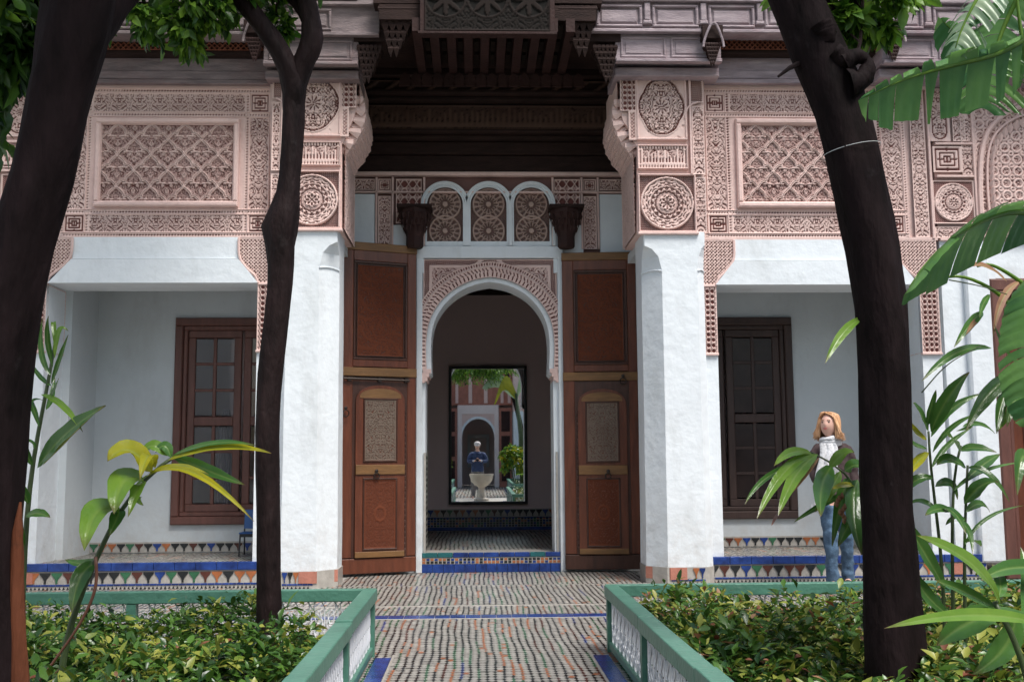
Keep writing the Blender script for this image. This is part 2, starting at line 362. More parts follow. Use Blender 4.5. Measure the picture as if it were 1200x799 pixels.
def rosette(u, v, w, h, R_=None, n=16):
    x = u-w/2; y = v-h/2; R0_ = R_ or min(w, h)*.46
    rr = np.hypot(x, y); r = rr/R0_; th = np.arctan2(y, x)
    k = n if R0_ > .2 else 12
    ang = fold(th*R0_*.62/PI*1.0, R0_*1.24/k)
    q = arab(ang*1.3, rr*1.0, R0_*.062)
    ring = 1-sst(np.abs(r-.85-.04*np.cos(k*th)), .022, .045)
    ring2 = (1-sst(np.abs(r-.74-.05*np.cos(k*th)), .018, .04))*.95
    ring4 = (1-sst(np.abs(r-.52-.05*np.cos(k*th+PI)), .018, .04))*.9
    ring3 = 1-sst(np.abs(r-.24-.03*np.cos(8*th)), .02, .045)
    cen = (np.abs(np.sin(4*th)) > .5)*(r < .2)*.8
    d = diag(u, v, w, h)*.55
    rim = 1-sst(np.abs(r-.97), .03, .055)
    ins = np.maximum(np.maximum(ring, ring2), np.maximum(np.maximum(ring3, ring4), np.maximum(q*.85*(r > .26), cen)))
    out = np.where(r > 1.0, d, np.where(r > .92, .15, ins))
    return np.maximum(out, rim*1.25)
def cartouche(u, v, w, h):
    x = np.abs(u-w/2); y = np.abs(v-h/2)
    rr = w*.36
    d1 = np.hypot(x, np.maximum(y-h*.5+rr*1.28, 0))-rr*.98
    d2 = np.hypot(x, y)-w*.455
    d = np.minimum(d1, d2)                       # lobed outline
    ins = arab(x, y, .0175)
    th = np.arctan2(v-h/2, u-w/2); r = np.hypot(x, y)/(w*.3)
    ros = np.abs(np.sin(5*th+2*r)) > .45
    ins = np.where(r < .62, np.maximum(ros*.85, 1-sst(np.abs(r-.55-.07*np.cos(10*th)), .04, .1)), ins)
    return np.where(d < -.012, ins, np.where(d < .004, .1, np.where(d < .018, 1.25, 1.0)))
def chain(u, v, w, h):
    L_ = u if w > h else v; t = v if w > h else u; wd = min(w, h)
    k = np.abs(np.sin(PI*L_/.030))
    return np.where(np.abs(t/wd-.5) < .28, (k > .55)*.9, 1.0)
def spand(u, v, w, h): return arab(u, v, .017)*.9
def plain(u, v, w, h): return np.ones_like(u)
def claustra(u, v, w, h):
    out = np.zeros_like(u)
    for cz in (h*.26, h*.72):
        x = u-w/2; y = v-cz; r = np.hypot(x, y)/(w*.46); th = np.arctan2(y, x)
        out = np.maximum(out, (1-sst(np.abs(r-.93), .04, .08)))
        out = np.maximum(out, (1-sst(np.abs(r-.55-.05*np.cos(12*th)), .03, .07))*(r < .8)*.9)
        out = np.maximum(out, (np.abs(np.sin(8*th)) > .75)*(r > .3)*(r < .9)*.8)
        out = np.maximum(out, (r < .16)*1.0)
    return np.maximum(out, arab(fold(u-w/2, w), v, .014)*.45)
def relief(name, parent, x0, x1, z0, z1, Yf, fn, depth=.020, res=.0075, mat_=None, mask=None, border=.012):
    """a carved slab facing the court: vertices really step back by the depth of the carving"""
    if x0 > x1: x0, x1 = x1, x0
    if z0 > z1: z0, z1 = z1, z0
    w_, h_ = x1-x0, z1-z0
    nx, nz = max(3, int(w_/res)), max(3, int(h_/res))
    u, v = np.meshgrid(np.linspace(0, w_, nx+1), np.linspace(0, h_, nz+1))
    hh = fn(u, v, w_, h_).astype(float)
    if border:
        e = np.minimum(np.minimum(u, w_-u), np.minimum(v, h_-v)); hh = np.where(e < border, 1.0, hh)
    wob = .5+.5*np.sin(3.1*(x0+u)+1.3*np.sin(2.7*(z0+v)))*np.sin(2.3*(z0+v)+x0)
    chip = (np.sin(17*(x0+u)+5*np.sin(11*(z0+v)))*np.sin(19*(z0+v)+3*np.sin(9*(x0+u))) > .93)
    hh = np.where((hh < .97) & (hh > .3), hh*(.84+.16*wob), hh); hh = np.where(chip & (hh > .4) & (hh <= 1.0) & (depth > .02) & (res < .02), hh*.72, hh)
    co = np.stack([x0+u, Yf+depth*(1-hh), z0+v], -1).reshape(-1, 3)
    idx = np.arange((nx+1)*(nz+1)).reshape(nz+1, nx+1)
    q = np.stack([idx[:-1, :-1], idx[:-1, 1:], idx[1:, 1:], idx[1:, :-1]], -1).reshape(-1, 4)
    if mask is not None:
        uc = (u[:-1, :-1]+u[1:, 1:])/2; vc = (v[:-1, :-1]+v[1:, 1:])/2
        q = q[mask(uc, vc, w_, h_).reshape(-1)]
        used, inv = np.unique(q, return_inverse=True)
        co = co[used]; hh2 = hh.reshape(-1)[used]; q = inv.reshape(-1, 4)
    else: hh2 = hh.reshape(-1)
    co = co - np.array(wl(parent) if parent is not None else Vector((0, 0, 0)))
    me = bpy.data.meshes.new(name); me.materials.append(mat_ or STL)
    me.vertices.add(len(co)); me.vertices.foreach_set('co', co.astype(np.float32).ravel())
    me.loops.add(len(q)*4); me.loops.foreach_set('vertex_index', q.astype(np.int32).ravel())
    me.polygons.add(len(q)); me.polygons.foreach_set('loop_start', np.arange(0, len(q)*4, 4, dtype=np.int32))
    me.update(calc_edges=True)
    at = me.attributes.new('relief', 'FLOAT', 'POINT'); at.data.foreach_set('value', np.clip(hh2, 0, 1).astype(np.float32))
    return link(name, me, parent, wl(parent) if parent is not None else None)
def prelief(name, parent, px0, px1, py0, py1, Yf, fn, **k):
    pm, qm = (px0+px1)/2, (py0+py1)/2
    return relief(name, parent, X(px0, Yf, qm), X(px1, Yf, qm), Z(py1, Yf, pm), Z(py0, Yf, pm), Yf, fn, **k)
def srelief(name, parent, Xf, sgn, y0, y1, z0, z1, fn, **k):
    """the same carving on a reveal: a slab whose face looks along sgn * x"""
    o = relief(name, None, y0, y1, z0, z1, 0.0, fn, **k)
    me = o.data; n = len(me.vertices); co = np.zeros(n*3, np.float32); me.vertices.foreach_get('co', co); co = co.reshape(-1, 3)
    off = wl(parent)
    out = np.stack([Xf - sgn*co[:, 1]-off.x, co[:, 0]-off.y, co[:, 2]-off.z], -1) if True else co
    me.vertices.foreach_set('co', out.astype(np.float32).ravel())
    if sgn < 0: me.flip_normals()
    me.update(); o.parent = parent; o.location = (0, 0, 0); WL[o] = off
    return o
def path_relief(name, parent, pts, w_, Yf, fn, depth=.03, nv=10, side=1, mat_=None, per=None):
    """relief band that follows a curve (x,z) with its inner edge on the curve"""
    P_ = np.array(pts, float); d = np.gradient(P_, axis=0); d /= np.linalg.norm(d, axis=1)[:, None]
    nrm = np.stack([-d[:, 1], d[:, 0]], -1)*side
    s = np.concatenate([[0], np.cumsum(np.linalg.norm(np.diff(P_, axis=0), axis=1))])
    v = np.linspace(0, 1, nv)
    co = P_[:, None, :]+nrm[:, None, :]*v[None, :, None]*w_
    hh = fn(s[:, None]+0*v[None, :], v[None, :]+0*s[:, None])
    C3 = np.stack([co[..., 0], Yf+depth*(1-hh), co[..., 1]], -1).reshape(-1, 3)-np.array(wl(parent))
    n, k = len(pts), nv
    idx = np.arange(n*k).reshape(n, k)
    q = np.stack([idx[:-1, :-1], idx[:-1, 1:], idx[1:, 1:], idx[1:, :-1]], -1).reshape(-1, 4)
    me = bpy.data.meshes.new(name); me.from_pydata(C3.tolist(), [], q.tolist()); me.materials.append(mat_ or STL); me.update()
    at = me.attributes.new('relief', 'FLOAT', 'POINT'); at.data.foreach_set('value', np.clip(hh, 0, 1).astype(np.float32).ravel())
    return link(name, me, parent, wl(parent))
def resample(pts, n):
    P_ = np.array(pts, float); s = np.concatenate([[0], np.cumsum(np.linalg.norm(np.diff(P_, axis=0), axis=1))])
    t = np.linspace(0, s[-1], n)
    return np.stack([np.interp(t, s, P_[:, i]) for i in range(P_.shape[1])], -1)
def smoothpts(pts, n, it=3):
    P_ = [Vector(p) for p in pts]
    for _ in range(it):
        Q = [P_[0]]
        for a, b in zip(P_[:-1], P_[1:]): Q += [a*.75+b*.25, a*.25+b*.75]
        P_ = Q+[P_[-1]]
    return resample([tuple(p) for p in P_], n)
YP, YB, YW, YM = 10.85, 11.0, 12.3, 16.5
ZL = .26           # loggia floor
ZR = .22           # room floor
# ================================================================== GROUND AND SKY-SIDE STRUCTURE
mb = MB(); mb.box(-60, 60, -60, 60, -.30, -.012); structure(mb.build('ground', M['grout']))
# mosaic paving: every glazed piece is its own slightly tilted tile
TM = [M['cream'], M['black'], M['ggreen'], M['gblue'], M['gor'], M['gbrown'], M['gteal']]
def mosaic(name, x0, x1, y0, y1, z, p=.050, q=.072, parent=None, bias=None):
    nx = int((x1-x0)/p)+1; ny = int((y1-y0)/q)+1
    K, J, T = np.meshgrid(np.arange(nx), np.arange(ny), [0, 1], indexing='ij')
    K, J, T = K.ravel(), J.ravel(), T.ravel()
    cx = x0+(K+T*.5)*p; cy = y0+(J+T*.5)*q
    cx = cx + .010*np.sin(cy*2.1+cx*1.3) + .004*np.sin(cy*7+K) + rng.normal(0, .0012, len(cx)); cy = cy + rng.normal(0, .0012, len(cx))
    keep = (cx > x0+p*.45) & (cx < x1-p*.45) & (cy > y0+q*.45) & (cy < y1-q*.45); cx, cy, T, K = cx[keep], cy[keep], T[keep], K[keep]
    n = len(cx); a = np.where(T == 1, p*.25, p*.45); b = np.where(T == 1, q*.47, q*.47); J = J[keep]
    dz = rng.normal(0, .0009, (n, 1)) + rng.normal(0, .0008, (n, 4))
    vx = np.stack([cx-a, cx, cx+a, cx], 1); vy = np.stack([cy, cy-b, cy, cy+b], 1); vz = z+.002+dz
    co = np.stack([vx, vy, vz], -1).reshape(-1, 3) - np.array(wl(parent) if parent is not None else (0, 0, 0))
    run = np.floor(J/7.0+K*.37+.8*np.sin(K*1.7)); hsh = np.modf(np.abs(np.sin(K*12.9898+run*78.233))*43758.5453)[0]; r = rng.random(n); dark = T == 1
    pick = np.where(hsh < .58, 1, np.where(hsh < .74, 2, np.where(hsh < .88, 4, np.where(hsh < .95, 5, 3)))); pick = np.where(r < .10, 1, pick)
    mi = np.where(dark, pick, np.where(rng.random(n) < .02, 4, 0))
    me = bpy.data.meshes.new(name)
    for t in TM: me.materials.append(t)
    me.vertices.add(n*4); me.vertices.foreach_set('co', co.astype(np.float32).ravel())
    me.loops.add(n*4); me.loops.foreach_set('vertex_index', np.arange(n*4, dtype=np.int32))
    me.polygons.add(n); me.polygons.foreach_set('loop_start', np.arange(0, n*4, 4, dtype=np.int32))
    me.update(calc_edges=True); me.polygons.foreach_set('material_index', mi.astype(np.int32)); me.update()
    return link(name, me, parent, wl(parent) if parent is not None else None)
def tile_row(parent, axis, a0, a1, n, y, z0, z1, mt, name='tile', depth=.012, gap=.0035, ch=.002):
    """n separate glazed tiles in a row on a vertical face looking to -y; they share one mesh"""
    w_ = (a1-a0)/n; mb = MB(); mb.box(gap/2, w_-gap/2, 0, depth, 0, z1-z0-gap, ch)
    me = mb.mesh(name, mt)
    for i in range(n):
        o = link(name, me, parent, (a0+i*w_, y+random.uniform(-.0008, .0008), z0+gap/2))
YC0 = 8.75
fl = MB(); fl.box(-9, 9, -14, YB+1.5, -.012, -.002); court = structure(fl.build('courtyard_floor', M['grout']))
mosaic('paving_mosaic', -1.06, 1.36, 3.0, 8.66, 0, parent=court)['kind'] = 'stuff'
mosaic('paving_mosaic', -7.5, 7.5, 8.83, 9.42, 0, p=.045, q=.06, parent=court)['kind'] = 'stuff'
mosaic('paving_mosaic', -7.5, 7.5, 9.45, YB, 0, parent=court)['kind'] = 'stuff'
mosaic('paving_mosaic', -1.42, 1.83, YB, YW, 0, parent=court)['kind'] = 'stuff'
mosaic('paving_mosaic', -1.06, 1.36, -12.0, -1.2, 0, p=.11, q=.09, parent=court)['kind'] = 'stuff'
mosaic('paving_mosaic', -3.5, -1.06, 7.15, 8.66, 0, parent=court)['kind'] = 'stuff'
mosaic('paving_mosaic', 1.36, 3.5, 7.15, 8.66, 0, parent=court)['kind'] = 'stuff'
mb = MB(); mb.box(0, .118, 0, .13, 0, .008)
mes = mb.mesh('floor_tile', M['gblue'])
for i in range(48):
    link('floor_tile', mes, court, (-2.9+i*.123, 8.685+.0015*math.sin(i), -.004+random.uniform(0, .0015)))
mb = MB(); mb.box(-7.5, 7.5, 9.425, 9.445, -.002, .0025); mb.build('grout_line', M['cream'], court)

# ================================================================== RAISED STEPS OF THE TWO LOGGIAS
ZC = {'bot': .105, 'top': .190}
def bottle_mesh(w_, h_, mt, name='zellige_bottle'):
    # a flared merlon: broad shoulders above, a narrow neck and foot
    s = w_*.46; pts = [(0, 0), (.10, .05), (.16, .0), (.20, .10), (.16, .22), (.30, .42), (.62, .62), (.95, .80), (1, .98)]
    right = [(s*x, h_*y) for x, y in pts[1:]]; left = [(-x, y) for x, y in right[::-1]]
    mb = MB(); mb.prism([(0, 0)]+right+left, 0, .008)
    return mb.mesh(name, mt)
BM = {}
def bottles(parent, x0, x1, y, z0, z1, n):
    w_ = (x1-x0)/n
    for i in range(n):
        key = random.choice(['black', 'gblue', 'black', 'gor', 'ggreen', 'gbrown', 'black', 'gblue', 'gor']) if not random.random() < .5 else ['black', 'gblue', 'gor', 'black', 'ggreen', 'gbrown'][i % 6]
        kk = (key, round(w_, 3), round(z1-z0, 3))
        if kk not in BM: BM[kk] = bottle_mesh(w_, z1-z0, M[key])
        link('zellige_bottle', BM[kk], parent, (x0+(i+.5)*w_, y-.008, z0))
def triangles(parent, x0, x1, y, z0, z1, p=.045, mt='black'):
    mb = MB(); n = int((x1-x0)/p)
    for i in range(n):
        cx = x0+(i+.5)*p; mb.add([(cx-p*.36, y-.005, z0), (cx+p*.36, y-.005, z0), (cx, y-.005, z1)], [(0, 1, 2)])
    o = mb.build('zellige_triangles', M[mt], parent); o['kind'] = 'stuff'
def riser(parent, x0, x1, y, ztop=ZL, nos=True):
    mb = MB(); mb.box(x0, x1, y, y+.03, -.01, ztop-.004 if nos else ztop); mb.build('riser_face', M['cream'], parent)
    k = ztop/.26
    triangles(parent, x0, x1, y, .004, .030, .04)
    n = max(1, int((x1-x0)/.07)); tile_row(parent, 'x', x0, x1, n, y-.006, .034, .056, M['gblue'], 'border_tile')
    bottles(parent, x0, x1, y, .062, .170, max(1, round((x1-x0)/.112)))
    if nos:
        n = max(1, round((x1-x0)/.215)); tile_row(parent, 'x', x0, x1, n, y-.016, .180, ztop+.002, M['gblue'], 'nosing_tile', depth=.06, ch=.004)
def wainscot(parent, x0, x1, y, z0):
    mb = MB(); mb.box(x0, x1, y, y+.02, z0, z0+.115); mb.build('wainscot_face', M['cream'], parent)
    bottles(parent, x0, x1, y, z0+.012, z0+.098, max(1, round((x1-x0)/.10)))
XLa, XLb = X(57, YB), X(303, YB)          # left bay opening
XRa, XRb = X(838, YB), X(1075, YB)        # right bay opening
XPL0, XPL1 = X(324, YP), X(394, YP)       # left pillar shaft
XPR0, XPR1 = X(757, YP), X(829, YP)       # right pillar shaft
def step(name, label, x0, x1, side):
    t = thing(name, label, 'step', ((x0+x1)/2, YB, 0))
    mb = MB(); mb.box(x0, x1, YB+.03, YW, -.01, ZL-.012); mb.build('core', M['grout'], t)
    riser(t, x0, x1, YB-.025)
    mosaic('step_mosaic', x0, x1, YB+.05, YW-.02, ZL-.010, p=.045, q=.06, parent=t)['kind'] = 'stuff'
    return t
st = step('tiled_step', 'raised loggia floor with blue tile edge and blue chair, left of the doorway', X(20, YB), XPL0+.05, 'l')
mb = MB(); mb.box(X(28, YB), X(52, YB), YB-.040, YB-.026, .062, .17); mb.build('bare_patch', M['terra'], st)
st = step('tiled_step', 'raised loggia floor with blue tile edge behind the blonde woman', XPR1-.03, X(1140, YB), 'r')
mb = MB(); mb.box(X(1100, YB), X(1112, YB), YB-.040, YB-.026, .062, .17); mb.build('bare_patch', M['terra'], st)
# ================================================================== PORCH PILLARS
def pillar(label, sx, L_):
    """L_ = picture columns of the piece; sx = +1 when the porch lies on its left"""
    x_in_up, x_in, x_sh, x_out = L_['up'], L_['in'], L_['shaft'], L_['out']
    base = X((x_sh+x_out)/2, YP)
    t = thing('porch_pillar', label, 'pillar', (base, YP+.3, 0), 'pillars of the porch')
    yt, yb = L_['yt'], L_['yb']
    xi, xo = X(x_sh, YP), X(L_['sout'], YP)
    a, b = min(xi, xo), max(xi, xo)
    zt = Z(yb, YP, x_in); zn = Z(yb+14, YP, x_in); zs = Z(yb+46, YP, x_in)
    d0, d1 = YP, YP+.58
    ci, co = .20, .09
    cl, cr = (ci, co) if sx > 0 else (co, ci)
    def ring(cl, cr, z, o=0):
        cl, cr = max(cl, .004), max(cr, .004)
        return [(a-o, d1, z), (a-o, d0+cl-o*.3, z), (a-o+cl*.92, d0-o, z), (b+o-cr*.92, d0-o, z), (b+o, d0+cr-o*.3, z), (b+o, d1, z)]
    mb = MB()
    rings = []
    z0 = .172
    for k in range(9):      # slightly uneven limewashed shaft, a little broader below
        z = z0+(zs-z0)*k/8; rings.append(ring(cl, cr, z, .012*(1-k/8)**2+random.uniform(-.002, .003)))
    rings += [ring(cl*.98, cr*.98, zs+.02, -.001), ring(cl*.80, cr*.8, zs+.16, 0), ring(cl*.45, cr*.45, zs+.235, .0), ring(.01, .01, zs+.27, .001), ring(.01, .01, zt, .004)]
    vs = [v for r_ in rings for v in r_]; n = 6
    fs = [(i*n+k, i*n+(k+1) % n, (i+1)*n+(k+1) % n, (i+1)*n+k) for i in range(len(rings)-1) for k in range(n)]
    fs = [f[::-1] for f in fs]+[tuple(range(n)), tuple(range((len(rings)-1)*n+n-1, (len(rings)-1)*n-1, -1))]
    mb.add(vs, fs); mb.build('shaft', M['white'], t)
    # scooped lip under the squared head
    mb = MB()
    xa = a if sx > 0 else b
    s = 1 if sx > 0 else -1
    for (cx_, sg, c_) in ((a, 1, cl), (b, -1, cr)):
        pts = [(cx_+sg*c_*.92*(1-q)-sg*.004, d0+c_*q-.006, zs+.005+.018*math.sin(q*PI)) for q in [i/6 for i in range(7)]]
        mb.tube(pts, .007, 6)
    mb.build('stop_lip', M['white'], t)
    # tiled foot
    mb = MB(); P6 = ring(cl, cr, 0, .022); mb.prismz([(v[0], v[1]) for v in P6], -.01, .171); mb.build('tiled_foot', M['cream'], t)
    fx0, fx1 = a+cl+.0, b-cr
    if sx < 0: bottles(t, fx0, fx1-.14, YP-.024, .062, .165, 3)
    else: bottles(t, fx0+.22, fx1, YP-.024, .062, .165, 2)
    mb = MB()
    if sx < 0: mb.box(fx1-.14, fx1+.04, YP-.032, YP-.02, .055, .168)
    else: mb.box(fx0-.01, fx0+.16, YP-.032, YP-.02, .05, .168)
    xa_, xb_ = (a-.02, a+cl*.92+.01) if sx > 0 else (b-cr*.92-.01, b+.02); ya_, yb_ = (d0+cl-.01, d0-.03) if sx > 0 else (d0-.03, d0+cr-.01)
    mb.prismz([(xa_-.004, ya_-.004), (xb_, yb_-.004), (xb_, yb_+.02), (xa_+.01, ya_+.02)], .05, .168)
    mb.build('bare_patch', M['terra'], t)
    tile_row(t, 'x', fx0, fx1, 6, YP-.028, .034, .054, M['gblue'], 'border_tile')
    triangles(t, fx0, fx1, YP-.024, .004, .028, .04)
    # the carved head
    prof = [(x_out, yb), (x_in, yb), (x_in, yt+86), (x_in-sx*3.5, yt+80), (x_in-sx*6, yt+72), (x_in-sx*11, yt+62), (x_in_up+sx*3, yt+55), (x_in_up, yt+44), (x_in_up, yt)]
    poly = [(W(px, py, YP).x, W(px, py, YP).z) for px, py in prof] + [(W(x_out, yt, YP).x, W(x_out, yt, YP).z)]
    if sx < 0: poly = poly[::-1]
    mb = MB(); mb.prism(poly, YP+.036, 11.8); mb.build('head_block', M['pink'], t)
    mb = MB(); fw = .016
    # frames
    def fr(px0, px1, py0, py1, w_=.016, pr=.014):
        p0, p1 = sorted((X(px0, YP, 180), X(px1, YP, 180))); mb.frame(p0, p1, Z(py1, YP, x_in), Z(py0, YP, x_in), w_, YP-pr, YP+.036, .005)
    m0, m1 = L_['med']
    fr(m0, m1, yt, yt+78, .02); fr(m0, m1+0, yt+84, yt+112, .012); fr(m0, L_['ros'], yt+118, yb, .014)
    # outer edge mouldings
    mb.box(X(L_['strip'][0], YP, 180)-.01, X(L_['strip'][0], YP, 180)+.01, YP-.02, YP+.036, Z(yt+118, YP, x_in), Z(yt, YP, x_in))
    z_b = Z(yb, YP, x_in); xs = sorted((X(x_in, YP, 200), X(L_['ros'], YP, 200)))
    mb.box(xs[0]-.01, xs[1]+.02, YP-.035, YP+.036, z_b-.03, z_b-.003, .006)
    mb.build('mouldings', M['pink'], t)
    hw = 3
    def rl(nm, px0, px1, py0, py1, fn, **k):
        p0, p1 = sorted((X(px0, YP, 180), X(px1, YP, 180))); return relief(nm, t, p0, p1, Z(py1, YP, x_in), Z(py0, YP, x_in), YP, fn, **k)
    rl('cartouche_panel', m0, m1, yt, yt+78, cartouche, depth=.035, border=0)
    rl('script_band', m0, m1, yt+84, yt+112, lambda u, v, w_, h_: np.where(np.minimum(np.minimum(u, w_-u), np.minimum(v, h_-v)) < .045, chain(u, v, w_, h_)*((np.abs(np.sin(PI*u/.03)) > .4) | (np.minimum(v, h_-v) > .045)), kufic(u, v, w_, h_)))
    rl('rosette_panel', m0, L_['ros'], yt+118, yb, rosette, depth=.04)
    s0, s1 = L_['strip']; 
    rl('lattice_strip', x_in_up, m0, yt, yt+44, scales)
    rl('lattice_strip', (x_in_up+x_in)/2, m0, yt+44, yt+78, lambda u, v, w_, h_: 1-.6*grille(u, v, w_, h_), border=.02)
    rl('diagonal_strip', s0, s1, yt, yt+34, diag)
    rl('side_arch_strip', s0+sx*2, s1, yt+38, yt+118, lambda u, v, w_, h_: np.where(np.abs(u-w_/2) > w_*.42, 1, vinev(u, v, w_, h_)))
    rl('side_arch_strip', s0+sx*2, s1, yt+122, yb, vinev)
    mb = MB()
    for i in range(1):
        z1_ = Z(yt+36+i*84, YP, x_in); xx0, xx1 = sorted((X(s0, YP), X(s1, YP)))
        pts = bez(((xx0 if sx > 0 else xx1), YP-.006, z1_-.16), ((xx0 if sx > 0 else xx1), YP-.006, z1_), ((xx1 if sx > 0 else xx0), YP-.006, z1_+.02), 8)
        mb.tube(pts, .012, 6)
    mb.build('arch_fillet', M['pink'], t)
    # reveal: carved face and a cascade of muqarnas cells
    xin = X(x_in, YP, 200); zu, zl_ = Z(yt+80, YP, x_in), Z(yb, YP, x_in)
    srelief('reveal_panel', t, xin-sx*.036, -sx, YP+.04, 11.8, zl_, zu, vinev, res=.010, mat_=STL)
    xup = X(x_in_up, YP, 120)
    srelief('reveal_panel', t, xup-sx*.036, -sx, YP+.04, 11.8, Z(yt+44, YP, x_in), Z(yt, YP, x_in), grille, res=.010, mat_=STL)
    mq = MB()
    for tier in range(10):
        f_ = tier/9; xx = xup*(1-f_)+xin*f_ - sx*.085*math.sin(f_*PI)*1.0-sx*.02; zz = Z(yt+34+tier*6.4, YP, x_in)
        ncell = 12
        for c_ in range(ncell):
            yy = YP+.075+(c_+(.5 if tier % 2 else 0))*.069
            r_ = .033
            mq.add([(xx-sx*.05, yy-r_*.8, zz), (xx-sx*.05, yy+r_*.8, zz), (xx+sx*.08, yy+r_, zz+.02), (xx+sx*.08, yy-r_, zz+.02), (xx-sx*.012, yy, zz-.055),
                    (xx-sx*.05, yy-r_*.5, zz+.05), (xx-sx*.05, yy+r_*.5, zz+.05), (xx+sx*.08, yy+r_*.5, zz+.06), (xx+sx*.08, yy-r_*.5, zz+.06)],
                   [(0, 4, 1), (1, 4, 2), (2, 4, 3), (3, 4, 0), (0, 1, 6, 5), (1, 2, 7, 6), (2, 3, 8, 7), (3, 0, 5, 8), (5, 6, 7, 8)])
    mq.build('muqarnas', M['pink'] if sx < 0 else M['pink'], t)
    return t
pillar('white pillar left of the doorway, cream door leaf behind it and a thin tree in front', -1,
       dict(up=417, shaft=394, out=316, sout=325, yt=82, yb=268, med=(399, 333), ros=333, strip=(330, 318), **{'in': 400}))
pillar('white pillar right of the doorway, brightest lit, with the round rosette above it', 1,
       dict(up=728, shaft=757, out=826, sout=829, yt=86, yb=272, med=(747, 806), ros=814, strip=(810, 826), **{'in': 747}))
# ================================================================== BAY WALLS (left and right), with lintel, carved frieze, window
def bay(label, L_, sx, wl_label):
    xa, xb = L_['open']; x0, x1 = L_['ext']; yt, yb = L_['yt'], L_['yb']
    cxp = (xa+xb)/2
    t = thing('loggia_wall', label, 'wall', (X(cxp, YB), YB+.25, 0))
    WX = lambda px, py=300: X(px, YB, py); WZ = lambda py: Z(py, YB, cxp)
    zsof = WZ(L_['sof'])
    # body above opening
    mb = MB(); mb.box(WX(x0), WX(x1), YB+.04, YB+.50, WZ(L_['sof']-27), WZ(-60)); mb.build('upper_wall', M['pink'], t)
    # white lintel
    la, lb = L_['lint']
    mb = MB(); mb.box(WX(la), WX(lb), YB-.005, YB+.48, WZ(L_['sof']-29), WZ(yb+1)); mb.build('lintel', M['white'], t)
    mb = MB()
    P_ = [(WX(xa, 331), zsof), (WX(xb, 331), zsof), (WX(lb, 304), WZ(L_['sof']-28)), (WX(la, 304), WZ(L_['sof']-28))]
    mb.prism(P_, YB-.035, YB+.50); mb.build('splayed_lintel', M['white'], t)
    # carved brackets at both ends of the lintel and the strips hanging from them
    for (e, l_, f_, s) in ((xa, la, L_['el'], 1), (xb, lb, L_['er'], -1)):
        if f_ is None: continue
        xo_, xl = WX(f_), WX(l_)
        x_l, x_r = min(xo_, xl), max(xo_, xl); z_t, z_b = WZ(yb+2), zsof
        def msk(u, v, w_, h_, s=s, e=e):
            q = u if s > 0 else w_-u        # distance from the outer side
            lim = abs(WX(e)-xo_); vv = v/h_
            edge = np.where(vv > .52, w_, lim+(w_-lim)*np.clip(vv/.52, 0, 1)**1.3)
            return q < edge
        relief('bracket_panel', t, x_l, x_r, z_b, z_t, YB-.012, grille, mask=msk)
        xs_ = sorted((xo_, WX(e)))
        relief('hanging_strip', t, xs_[0], xs_[1], WZ(L_['drop']), z_b-.004, YB-.012, scales)
        mb = MB(); mb.box(xs_[0]-.008, xs_[1]+.004, YB-.03, YB+.02, WZ(L_['drop'])-.02, WZ(L_['drop'])+.004, .004)
        mb.box(xs_[0]-.006, xs_[1]+.006, YB-.02, YB+.02, z_b-.02, z_b+.004, .004)
        pts = smoothpts([(WX(e), YB-.02, z_b), (WX(e+s*2), YB-.02, z_b+.07), (WX((e+l_)/2+s*3), YB-.02, z_b+.16), (xl, YB-.02, z_b+.27), (xl, YB-.02, z_t)], 14)
        mb.tube(pts, .014, 6); mb.build('bracket_moulding', M['pink'], t)
        # pier under the bracket
        mb = MB(); pw = WX(f_-s*(0)); px_ = sorted((xo_, WX(e)))
        mb.box(px_[0], px_[1], YB, YB+.5, 0.0 if L_['pierz'] is None else L_['pierz'], WZ(L_['drop'])-.02)
        mb.box(px_[0], px_[1], YB+.03, YB+.5, WZ(L_['drop'])-.02, zsof+.4)
        mb.build('pier', M['white'], t)
        srelief('jamb_panel', t, WX(e)+s*.004+s*.036*0, s, YB+.03, YB+.5, WZ(L_['drop']), zsof-.01, lambda u, v, w_, h_: vinev(u, v, w_, h_)*.8, res=.012, depth=.02)
    # frieze -------------------------------------------------------
    fx0, fx1 = L_['frz']            # outer chain border
    def rl(nm, px0, px1, py0, py1, fn, **k): return relief(nm, t, WX(px0), WX(px1), WZ(py1), WZ(py0), YB, fn, **k)
    bars = MB()
    def hbar(px0, px1, py, w_=.012, pr=.012): bars.box(WX(px0), WX(px1), YB-pr, YB+.04, WZ(py)-w_/2, WZ(py)+w_/2, .004)
    def vbar(px, py0, py1, w_=.012, pr=.012): bars.box(WX(px)-w_/2, WX(px)+w_/2, YB-pr*.9, YB+.04, WZ(py1), WZ(py0), .004)
    T = yt
    rl('chain_border', fx0, fx1, T-1, T+3.5, chain); rl('chain_border', fx0, fx1, T+27, T+31.5, chain)
    rl('chain_border', fx0, fx1, T+141, T+145.5, chain); rl('chain_border', fx0, fx1, T+168, T+172.5, chain)
    cw = 24
    for (c0, c1) in ((fx0+3, fx0+3+cw), (fx1-3-cw, fx1-3)):
        rl('meander_square', c0, c1, T+4, T+26.5, meander); rl('meander_square', c0, c1, T+146, T+167.5, meander)
        rl('vine_strip', c0, c1, T+32, T+140.5, vinev); 
        for vv in (c0, c1): vbar(vv, T+3.5, T+27); vbar(vv, T+31.5, T+141); vbar(vv, T+145.5, T+168)
    rl('chain_border', fx0+3+cw, fx0+8+cw, T+3.5, T+168, chain); rl('chain_border', fx1-8-cw, fx1-3-cw, T+3.5, T+168, chain)
    rl('chain_border', fx0-1.5, fx0+3, T, T+172, chain); rl('chain_border', fx1-3, fx1+1.5, T, T+172, chain)
    a_, b_ = fx0+8+cw, fx1-8-cw
